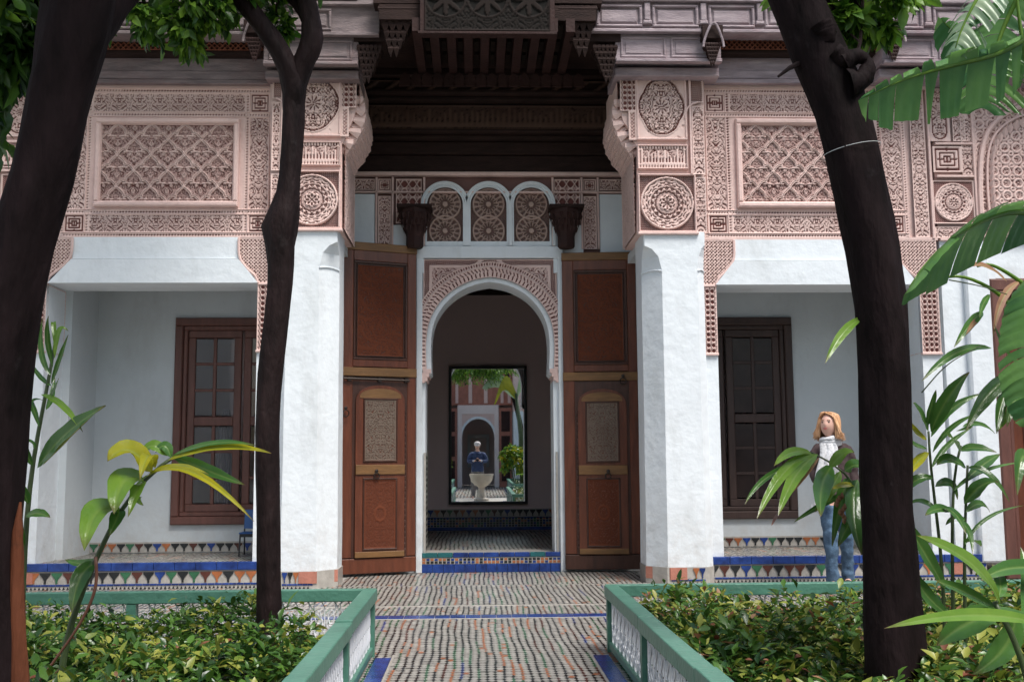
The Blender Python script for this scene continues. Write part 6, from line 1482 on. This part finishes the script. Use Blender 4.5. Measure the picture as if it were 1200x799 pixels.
def skin(name, chains, m_, parent, loc, sub=2):
    """one continuous surface grown over chains of (point, (rx, ry)); chains that share a point join there"""
    vs, es, rs, idx = [], [], [], {}
    for chn in chains:
        prev = None
        for p, r in chn:
            key = tuple(round(c, 4) for c in p)
            if key not in idx: idx[key] = len(vs); vs.append(p); rs.append(r if hasattr(r, '__len__') else (r, r))
            i = idx[key]
            if prev is not None and prev != i: es.append((prev, i))
            prev = i
    me = bpy.data.meshes.new(name); me.from_pydata(vs, es, []); me.materials.append(m_)
    o = link(name, me, parent, loc); md = o.modifiers.new('skin', 'SKIN'); md.use_smooth_shade = True
    for i, r in enumerate(rs): me.skin_vertices[0].data[i].radius = r
    me.skin_vertices[0].data[0].use_root = True
    if sub: s = o.modifiers.new('sub', 'SUBSURF'); s.levels = sub; s.render_levels = sub
    return o
def head(parent, loc, c, s, yaw, pitch, hairm=None):
    """skull, face and neck shapes as one mesh in head space, -y is the way the face looks"""
    bm_v = []; mb = MB(); nu, nv = 28, 20
    def surf(th, ph):
        x = math.sin(ph)*math.sin(th); y = -math.sin(ph)*math.cos(th); z = math.cos(ph)
        X_ = x*.076; Y_ = y*.094; Z_ = z*.118
        if z < 0: X_ *= 1-.34*z*z*1.0; Y_ *= 1-.16*z*z          # jaw narrows
        f = max(0, -y)
        nose = math.exp(-((x*.076)/.011)**2)*math.exp(-((Z_+.012)/.022)**2)*f; Y_ -= .019*nose*(1 if Z_ < .012 else .7)
        Y_ += .008*f*(math.exp(-(((abs(X_)-.030))/.014)**2)*math.exp(-((Z_-.012)/.012)**2))    # eye sockets
        Y_ -= .006*f*math.exp(-(X_/.022)**2)*math.exp(-((Z_+.048)/.010)**2)                    # lips
        Y_ -= .008*f*math.exp(-(X_/.02)**2)*math.exp(-((Z_+.092)/.014)**2)                     # chin
        Y_ -= .004*f*math.exp(-((Z_-.032)/.012)**2)                                            # brow
        return (X_, Y_, Z_)
    for j in range(nv+1):
        for i in range(nu): mb.v.append(surf(2*PI*i/nu, max(.01, min(PI-.01, PI*j/nv))))
    for j in range(nv):
        for i in range(nu): mb.f.append((j*nu+i, (j+1)*nu+i, (j+1)*nu+(i+1) % nu, j*nu+(i+1) % nu)); mb.mi.append(0)
    Rm = Matrix.Rotation(yaw, 3, 'Z') @ Matrix.Rotation(pitch, 3, 'X')
    def place(mb_): mb_.v = [tuple(Rm @ (Vector(v)*s)+Vector(c)) for v in mb_.v]
    place(mb); mb.build('head', M['skin'], parent, smooth=True, origin=loc)
    for sx in (-1, 1):
        e = MB(); e.lathe([(.001, -.006), (.009, -.003), (.010, 0), (.009, .003), (.001, .006)], (0, 0, 0), 8); e.v = [(sx*.029+x*1.15, -.084+z*.5, .012+y*.6) for x, y, z in e.v]; place(e); e.build('eye', M['eye'], parent, smooth=True, origin=loc)
        e = MB(); e.tube([(sx*.016, -.090, .028), (sx*.03, -.090, .033), (sx*.043, -.080, .029)], .003, 5); place(e); e.build('eyebrow', M['brow'], parent, origin=loc)
        e = MB(); e.lathe([(.002, -.006), (.019, -.004), (.021, 0), (.015, .006), (.002, .004)], (0, 0, 0), 10); e.v = [(sx*.076+z*sx, .008+x*.7, -.004+y*1.3) for x, y, z in e.v]; place(e); e.build('ear', M['skin'], parent, smooth=True, origin=loc)
    e = MB(); e.tube([(-.021, -.0895, -.046), (-.008, -.098, -.0445), (0, -.099, -.046), (.008, -.098, -.0445), (.021, -.0895, -.046)], [.002, .0045, .004, .0045, .002], 6); e.tube([(-.018, -.090, -.051), (0, -.098, -.054), (.018, -.090, -.051)], [.002, .005, .002], 6); place(e); e.build('mouth', M['lip'], parent, smooth=True, origin=loc)
    return Rm
def fingers(wrist, hand_dir, side, palm_n, s=1.0, curl=.5):
    """chains for palm and five unequal, bent fingers"""
    h, sd, n = Vector(hand_dir).normalized(), Vector(side).normalized(), Vector(palm_n).normalized(); w_ = Vector(wrist); palm = w_+h*.045*s
    out = [[(tuple(w_), (.026*s, .02*s)), (tuple(palm), (.034*s, .018*s))]]
    for k, (o_, L_) in enumerate(((-.028, .066), (-.010, .078), (.010, .074), (.027, .058))):
        b = palm+sd*o_*s+h*.045*s; m_ = b+(h*(1-curl*.4)+n*curl*.5).normalized()*L_*.45*s; e = m_+(h*(1-curl)+n*curl).normalized()*L_*.5*s
        out.append([(tuple(palm), (.034*s, .018*s)), (tuple(b), (.010*s, .010*s)), (tuple(m_), (.009*s, .009*s)), (tuple(e), (.007*s, .007*s))])
    b = palm-sd*.036*s-h*.008*s; e = b+(h*.7-sd*.5+n*.3).normalized()*.045*s; out.append([(tuple(palm), (.034*s, .018*s)), (tuple(b), (.012*s, .012*s)), (tuple(e), (.009*s, .009*s))])
    return out
# ---- the woman: she walks toward the left, face turned up and to the camera's left
Yw = 10.3
wc = W(979, 620, Yw).x; wp = thing('person', 'blonde woman in brown coat, white scarf and jeans walking past the right loggia', 'person', (wc, Yw, 0))
L0 = (wc, Yw, 0)
hz = 1.0
hipL, hipR = (-.075, -.06, .90), (.085, .05, .90)
kneeL, kneeR = (-.10, -.16, .49), (.115, .03, .49); ankL, ankR = (-.085, -.13, .09), (.14, .10, .09)
body = [[((0, 0, .95), (.10, .08)), ((-.01, 0, 1.14), (.08, .07)), ((-.01, .01, 1.33), (.09, .07)), ((-.02, -.0, 1.42), (.048, .048)), ((-.025, -.015, 1.52), (.05, .055))],
        [((0, 0, .95), (.10, .08)), (hipL, (.07, .07)), (kneeL, (.05, .05)), (ankL, (.038, .038)), ((-.125, -.25, .035), (.032, .026))],
        [((0, 0, .95), (.10, .08)), (hipR, (.07, .07)), (kneeR, (.05, .05)), (ankR, (.038, .038)), ((.085, -.03, .035), (.032, .026))]]
shL, shR = (-.155, -.03, 1.325), (.155, .05, 1.325); elL, elR = (-.185, -.03, 1.08), (.225, .09, 1.08); wrL, wrR = (-.14, -.16, .93), (.20, -.04, .86)
arms = [[((-.01, .01, 1.33), (.09, .07)), (shL, (.045, .045)), (elL, (.042, .042)), (wrL, (.026, .022))], [((-.01, .01, 1.33), (.09, .07)), (shR, (.045, .045)), (elR, (.042, .042)), (wrR, (.026, .022))]]
hl = fingers(wrL, (.3, -.5, -.6), (.6, .2, .3), (.5, .3, 0)); hr = fingers(wrR, (0, -.2, -1), (0, 1, 0), (-1, 0, 0), curl=.6)
skin('body', body+arms+hl+hr, M['skin'], wp, L0)
def o_(p, d=(0, 0, 0)): return (p[0]+d[0], p[1]+d[1], p[2]+d[2])
FOLD = bpy.data.textures.new('folds', 'CLOUDS'); FOLD.noise_scale = .07; FOLD.noise_depth = 1
def cloth(name, lofts, tubes_, m_, parent, loc, vox=.012, tw=0):
    """overlapping elliptical lofts and tapered tubes fused into one garment surface"""
    mb = MB()
    for rings in lofts:
        n = 24; b0 = len(mb.v)
        for (cx_, cy_, cz_, rx, ry) in rings:
            for k in range(n):
                th = 2*PI*k/n; f_ = 1+.03*math.sin(th*5+cz_*31)
                mb.v.append((cx_+rx*f_*math.cos(th), cy_+ry*f_*math.sin(th), cz_))
        for i in range(len(rings)-1):
            for k in range(n): mb.f.append((b0+i*n+k, b0+i*n+(k+1) % n, b0+(i+1)*n+(k+1) % n, b0+(i+1)*n+k)); mb.mi.append(0)
        mb.f.append(tuple(b0+k for k in range(n-1, -1, -1))); mb.mi.append(0)
        mb.f.append(tuple(b0+(len(rings)-1)*n+k for k in range(n))); mb.mi.append(0)
    for p, r in tubes_:
        q = smoothpts(p, 26, 2); rr_ = np.interp(np.linspace(0, 1, 26), np.linspace(0, 1, len(r)), r)
        mb.tube(q, [rr_[i]*(1+.035*math.sin(i*1.9+p[0][0]*40)) for i in range(26)], 16)
    me = mb.mesh(name, m_, True); o = link(name, me, parent, loc)
    rm = o.modifiers.new('fuse', 'REMESH'); rm.mode = 'VOXEL'; rm.voxel_size = vox; rm.use_smooth_shade = True
    sm = o.modifiers.new('soft', 'SMOOTH'); sm.iterations = 5; sm.factor = .5
    dp = o.modifiers.new('folds', 'DISPLACE'); dp.texture = FOLD; dp.strength = .030; dp.mid_level = .5; dp.texture_coords = 'LOCAL'
    return o
cloth('jeans', [[(0, 0, .80, .10, .09), (0, 0, .86, .165, .125), (0, 0, .95, .168, .125), (0, 0, 1.03, .14, .11)]],
      [([(-.07, -.01, .92), (-.085, -.07, .75), kneeL, (-.098, -.155, .30), (-.088, -.14, .04)], [.10, .088, .066, .058, .060]), ([(.075, .01, .92), (.10, .04, .75), kneeR, (.128, .07, .30), (.138, .09, .03)], [.10, .088, .066, .058, .060])], M['jeans'], wp, L0)
cloth('coat', [[(0, 0, .84, .178, .142), (0, 0, .95, .176, .138), (-.005, 0, 1.08, .150, .118), (-.01, 0, 1.20, .155, .118), (-.01, .005, 1.30, .172, .115), (-.01, .01, 1.36, .135, .10), (-.012, .008, 1.41, .075, .07)]],
      [([(-.08, 0, 1.33), (-.165, -.03, 1.325), (-.20, -.04, 1.08), (-.145, -.16, .955)], [.07, .068, .056, .045]), ([(.07, .02, 1.33), (.16, .05, 1.325), (.225, .09, 1.08), (.20, -.03, .89)], [.07, .068, .056, .045])], M['coat'], wp, L0)
for a_, (fx, fy) in ((ankL, (-.04, -.12)), (ankR, (-.055, -.13))):
    cloth('shoe', [], [([o_(a_, (-fx*.25, -fy*.25+.02, -.045)), o_(a_, (fx*.4, fy*.4, -.045)), o_(a_, (fx*1.15, fy*1.15, -.055))], [.048, .050, .036])], M['shoe'], wp, L0, vox=.008)
hc = Vector((wc-.028, Yw-.035, 1.562))
Rm = head(wp, L0, hc, 1.07, math.radians(-42), math.radians(-10))
# hair: shoulder length locks parted at the side
mb = MB()
hv = lambda v: tuple(Rm @ Vector(v)+hc)
rr = random.Random(3)
for k in range(420):
    a = rr.uniform(-PI*.72, PI*.72)            # 0 = back of the head
    sx = math.sin(a); cb = math.cos(a)         # cb > 0 at the back
    part = -.022
    top = (part+rr.uniform(-.006, .006)+sx*.02, rr.uniform(-.055, .05), .121+rr.uniform(-.003, .004))
    sd_ = 1 if sx > 0 else -1
    mid = (sx*.091, cb*.100+.004 if cb > 0 else -.060*abs(cb)/.62, .055+rr.uniform(-.02, .03))
    low = (sx*.100, (cb*.108 if cb > 0 else -.045)+.006, -.045+rr.uniform(-.02, .02))
    tl = rr.uniform(.075, .15); tip = (sx*.128+rr.uniform(-.02, .035)*sd_, (cb*.118 if cb > 0 else -.035)+rr.uniform(-.012, .012), -tl)
    pts = smoothpts([hv(top), hv(((top[0]*.4+mid[0]*.75), (top[1]+mid[1])*.55, .112)), hv(mid), hv(low), hv(((low[0]*.97), low[1], -tl*.8)), hv(tip)], 12, 2)
    mb.tube(pts, [.005, .008, .009, .009, .009, .009, .009, .008, .007, .006, .004, .001], 5)
for k in range(120):
    sd_ = 1 if k % 2 else -1; q = rr.random()
    top = (-.022+sd_*.004, -.02-q*.068, .121-.012*q); mid = (sd_*(.058+.02*q), -.070-.006*q+.02*(1-q), .088-.018*q); low = (sd_*.092, -.050+rr.uniform(-.012, .03), .01+rr.uniform(-.02, .02)); tip = (sd_*(.118+rr.uniform(-.01, .03)), -.025+rr.uniform(-.02, .03), -.09-rr.uniform(0, .05))
    pts = smoothpts([hv(top), hv(mid), hv(low), hv(tip)], 12, 2); mb.tube(pts, [.005, .007, .007, .007, .007, .007, .007, .007, .006, .005, .004, .001], 5)
mb.build('hair', M['hair'], wp, smooth=True)
# scarf: wrapped roll and two hanging ends
mb = MB(); c_ = Vector((wc-.02, Yw-.01, 1.412))
for lp in range(3):
    mb.tube([c_+Vector((.080*math.cos(a*PI/8)*(1+.05*lp), .078*math.sin(a*PI/8)-.015, -.022+.020*lp+.012*math.sin(a*PI/8+lp))) for a in range(17)], [.026+.005*math.sin(a*2.1+lp) for a in range(17)], 8, cap=False)
for (dx, ln, ex) in ((-.11, 14, -.09), (-.05, 9, -.02)):
    n_ = ln; base = len(mb.v)
    for i in range(n_+1):
        q = i/n_; cx_ = wc+dx+ex*q+.015*math.sin(q*9); cz_ = 1.39-q*(.62 if ln == 14 else .34); cy_ = Yw-.13-.04*math.sin(q*PI)
        for k in range(7): u_ = (k/6-.5); mb.v.append((cx_+u_*(.10+.03*q), cy_+.016*math.sin(k*2.2+i*.4), cz_))
        for k in range(6, -1, -1): u_ = (k/6-.5); mb.v.append((cx_+u_*(.10+.03*q), cy_+.014+.016*math.sin(k*2.2+i*.4), cz_))
    for i in range(n_):
        for k in range(14): mb.f.append((base+i*14+k, base+i*14+(k+1) % 14, base+(i+1)*14+(k+1) % 14, base+(i+1)*14+k)); mb.mi.append(0)
for k in range(14):
    x_ = wc-.20-.062+k*.0095; mb.tube([(x_, Yw-.125, .81), (x_+rr.uniform(-.01, .01), Yw-.13, .72+rr.uniform(-.02, .02))], .003, 4)
mb.build('scarf', M['scarf'], wp, smooth=True)
# ---- the photographer: stands behind the camera, seen only in the mirror
pp = thing('person', 'photographer in white cap and blue jacket, reflected in the tall mirror', 'person', (0, -.36, 0))
L1 = (0.0, -.36, 0)
b2 = [[((0, 0, .95), (.10, .08)), ((0, 0, 1.14), (.09, .08)), ((0, .01, 1.34), (.10, .08)), ((0, .02, 1.50), (.055, .055)), ((0, .03, 1.58), (.055, .06))],
      [((0, 0, .95), (.10, .08)), ((-.10, 0, .88), (.07, .07)), ((-.12, .02, .49), (.06, .065)), ((-.13, -.01, .09), (.04, .045)), ((-.15, .14, .035), (.035, .03))], [((0, 0, .95), (.10, .08)), ((.10, 0, .88), (.07, .07)), ((.12, .02, .49), (.06, .065)), ((.13, -.01, .09), (.04, .045)), ((.15, .14, .035), (.035, .03))]]
wl1, wr1 = (-.075, .235, 1.175), (.075, .235, 1.175)
a2 = [[((0, .01, 1.34), (.10, .08)), ((s*.19, .0, 1.36), (.05, .05)), ((s*.27, .06, 1.14), (.048, .048)), (w__, (.028, .024))] for s, w__ in ((-1, wl1), (1, wr1))]
skin('body', b2+a2+fingers(wl1, (.3, .05, .25), (0, -.2, 1), (.2, .8, 0), .8, .5)+fingers(wr1, (-.3, .05, .25), (0, -.2, 1), (-.2, .8, 0), .8, .5), M['skin'], pp, L1)
cloth('jacket', [[(0, 0, .84, .195, .155), (0, 0, 1.0, .185, .15), (0, 0, 1.15, .18, .135), (0, .005, 1.30, .20, .135), (0, .005, 1.39, .165, .11), (0, .01, 1.46, .08, .075)]],
      [([(s_*.10, 0, 1.37), (s_*.21, .0, 1.36), (s_*.285, .05, 1.13), (s_*.14, .18, 1.165)], [.08, .075, .064, .05]) for s_ in (-1, 1)], M['jacket'], pp, L1)
for s in (-1, 1): skin('cuff', [[((s*.145, .175, 1.165), (.046, .046)), ((s*.085, .226, 1.175), (.04, .04))]], M['shirt'], pp, L1)
cloth('trousers', [[(0, 0, .80, .12, .10), (0, 0, .88, .18, .135), (0, 0, 1.0, .165, .13)]], [([(s_*.08, 0, .92), (s_*.11, .01, .72), (s_*.125, .02, .45), (s_*.133, 0, .05)], [.105, .09, .072, .062]) for s_ in (-1, 1)], M['khaki'], pp, L1)
hc2 = Vector((0, -.315, 1.62)); R2 = head(pp, L1, hc2, 1.0, PI, math.radians(8))
mb = MB(); mb.lathe([(.10, .03), (.102, .06), (.095, .10), (.06, .135), (.012, .147), (.001, .147)], (0, 0, 0), 18); mb.add([(-.07, -.07, .045), (.07, -.07, .045), (.055, -.165, .025), (-.055, -.165, .025), (-.07, -.07, .052), (.07, -.07, .052), (.055, -.165, .032), (-.055, -.165, .032)], [(0, 1, 2, 3), (4, 7, 6, 5), (2, 1, 5, 6), (3, 2, 6, 7), (0, 3, 7, 4)])
mb.v = [tuple(R2 @ Vector(v)+hc2) for v in mb.v]; mb.build('cap', M['cap'], pp, smooth=True)
cm = thing('camera_in_hand', 'small black camera held by the photographer in the mirror', 'camera', (0, -.10, 1.19))
mb = MB(); mb.box(-.055, .055, -.135, -.10, 1.16, 1.225, .004); mb.build('camera_body', M['chairblk'], cm)
mb = MB(); mb.lathe([(.026, 0), (.028, .02), (.024, .045), (.018, .045)], (0, 0, 0), 16); mb.v = [(x, -.10+z, 1.20+y) for x, y, z in mb.v]; mb.build('lens', M['metal'], cm)
# ================================================================== BEHIND THE CAMERA (seen in the mirror)
fb = thing('fountain_basin', 'round pale marble basin on a stem, reflected below the photographer', 'fountain', (.12, .95, 0))
mb = MB(); mb.lathe([(.22, 0), (.22, .06), (.12, .09), (.09, .30), (.10, .40), (.20, .46), (.31, .58), (.345, .72), (.36, .74), (.36, .785), (.325, .785), (.30, .72), (.20, .62), (.02, .60)], (.12, .95, 0), 28); mb.build('bowl', M['stone'], fb, smooth=False); smooth_angle(bpy.data.objects['bowl'], 45)
YR = -12.0
M['mfr'] = mat('pale_frame_plaster', (.78, .66, .63), .8, .05, 3, .1, 20)
bf = thing('opposite_facade', 'brown and white facade with an arch, reflected in the mirror', 'wall', (0, YR, 0))
def bb(nm, x0, x1, z0, z1, y0, y1, m_): mb = MB(); mb.box(x0, x1, YR-y1, YR-y0, z0, z1); return mb.build(nm, m_, bf)
apx = .68; ptsb = [(-apx, 0), (-apx, 2.05)]+[(-apx*math.cos(PI*k/14)*(1.0), 2.05+.80*math.sin(PI*k/14)) for k in range(1, 14)]+[(apx, 2.05), (apx, 0)]
mb = MB(); zt = 3.05
for a, b in zip(ptsb[:-1], ptsb[1:]):
    if abs(a[0]-b[0]) > 1e-4: mb.prism([a, b, (b[0], zt), (a[0], zt)], YR-.3, YR)
mb.build('arch', M['pink'], bf)
path_relief('arch_edge', bf, resample(ptsb, 80), .10, YR+.03, lambda s, v: 1+0*s, depth=.0, nv=3, mat_=M['white'])
for s in (-1, 1):
    a, b = sorted((s*apx, s*.86)); bb('jamb', a, b, 0, 3.35, -.04, .3, M['mfr'])
    a, b = sorted((s*.88, s*1.42)); bb('door_leaf', a, b, 0, 3.3, -.05, .05, M['brownwall'])
    for k in range(3): q0, q1 = sorted((s*.97, s*1.33)); bb('door_panel', q0, q1, .25+k*1.03, 1.1+k*1.03, -.07, 0, M['cedarred'])
    a, b = sorted((s*1.45, s*2.2)); bb('pillar', a, b, 0, 3.1, -1.5, .3, M['white']); bb('carved_head', a, b, 3.1, 5.4, -1.5, .3, M['pink'])
    a, b = sorted((s*2.2, s*7)); bb('side_wall', a, b, 0, 5.6, -1.2, .3, M['white'] )
    for k in range(4): q = s*(.95+.3*k); bb('stucco_strip', min(q, q+.12), max(q, q+.12), 3.5, 4.6, -.03, .0, M['pink'])
bb('lintel', -.86, .86, 3.05, 3.42, -.03, .3, M['mfr']); bb('upper_wall', -1.45, 1.45, 3.42, 6.0, 0, .3, M['brownwall']); bb('stucco_strip', -.4, -.25, 3.5, 4.6, -.03, 0, M['pink']); bb('stucco_strip', .25, .4, 3.5, 4.6, -.03, 0, M['pink'])
bb('porch_roof', -7, 7, 6.0, 6.3, -.2, 3.5, M['cedardark']); bb('inner_wall', -3, 3, 0, 5.6, 3.2, 3.5, M['room'])
bb('inner_frame', -.48, -.36, .8, 2.15, 3.0, 3.2, M['white']); bb('inner_frame', .36, .48, .8, 2.15, 3.0, 3.2, M['white']); bb('inner_frame', -.48, .48, 2.1, 2.25, 2.99, 3.2, M['white'])
bb('inner_side', -3, -2.9, 0, 5.6, .3, 3.2, M['room']); bb('inner_side', 2.9, 3, 0, 5.6, .3, 3.2, M['room'])
for (x_, y_, lab) in ((-2.4, -4.5, 'tree behind the photographer on the left, reflected in the mirror'), (1.75, -4.0, 'dark tree behind the photographer on the right, reflected in the mirror')):
    t = thing('courtyard_tree', lab, 'tree', (x_, y_, .03)); p = [Vector((x_, y_, 0)), Vector((x_-.1*(1 if x_ > 0 else -1), y_, 1.2)), Vector((x_-.3*(1 if x_ > 0 else -1), y_, 2.6)), Vector((x_-.7*(1 if x_ > 0 else -1), y_, 4.0)), Vector((x_-.9*(1 if x_ > 0 else -1), y_, 4.8))]
    mb = MB(); trunk_mesh(mb, p, [.10, .085, .08, .07, .05], 12, 9); mb.build('trunk', M['barkd'], t, smooth=True)
    cl = [((x_*.45, y_, 4.6), (1.2, 1.0, .75), .5), ((x_*.2, y_+1.2, 4.25), (1.0, .8, .7), .6), ((x_*1.3, y_, 5.2), (1.0, 1.0, .5), .1)]
    crown(t, 'crown', cl, 3500, LM, [.25, .75], .10); twigs(t, p[-1], [c[0] for c in cl], .02, M['barkd'])
t = thing('banana_plant', 'banana plant behind the photographer, pale leaves reflected in the mirror', 'plant', (1.5, -3.0, .03))
mb = MB(); mb.tube([(1.5, -3, 0), (1.45, -3, 2), (1.3, -3, 3.4)], [.10, .08, .05], 10); mb.build('pseudostem', M['stem'], t, smooth=True)
for k, (dx, dz, s_) in enumerate(((-1.15, -.15, 0), (-.75, -.7, 1), (.6, -.4, 2), (.3, .7, 3))):
    P_ = smoothpts([(1.3, -3, 3.3), (1.3+dx*.5, -2.9, 3.95), (1.3+dx, -2.7, 3.7+dz)], 14); mb = MB()
    for i, p in enumerate(P_):
        w_ = .24*math.sin(PI*min(1, .08+i/13*.92))**.6
        mb.v += [(p[0]-.1*w_, p[1], p[2]-w_), tuple(p), (p[0]+.1*w_, p[1]-.05, p[2]+w_)]
    for i in range(13):
        for q in range(2): mb.f.append((i*3+q, i*3+q+1, i*3+q+4, i*3+q+3)); mb.mi.append(0)
    mb.build('leaf_blade', M['bleafp'] if k != 1 else M['yleaf'], t, smooth=True)
for (x_, y_, lab) in ((-1.12, -2.2, 'yellow green leafy plant reflected at the left edge of the mirror'), (1.3, -2.4, 'bushy green plant reflected at the right edge of the mirror')):
    t = thing('ginger_plant', lab, 'plant', (x_, y_, .03)); mb = MB(); tips = []
    for k in range(6):
        e = (x_+random.uniform(-.35, .35), y_+random.uniform(-.3, .3), random.uniform(.9, 1.7)); tips.append(e); mb.tube([(x_, y_, .03), ((x_+e[0])/2, y_, .7), e], .012, 6)
    mb.build('stems', M['stem'], t)
    crown(t, 'foliage', [(e, (.26, .26, .34), .16) for e in tips], 700, [M['lleaf'], M['yleaf']], [.75, .25], .22)
# side walls of the court, far to left and right, so that the light is the light of an enclosed court
sw = thing('court_side_wall', 'pale side wall of the court beyond the left bed, outside the frame', 'wall', (-7.6, 0, 0)); mb = MB(); mb.box(-8.0, -7.6, -12, 10.9, 0, 5.6); mb.build('plaster', M['white'], sw)
sw = thing('court_side_wall', 'pale side wall of the court beyond the right bed, outside the frame', 'wall', (8.2, 0, 0)); mb = MB(); mb.box(8.2, 8.6, -12, 10.9, 0, 5.6); mb.build('plaster', M['white'], sw)
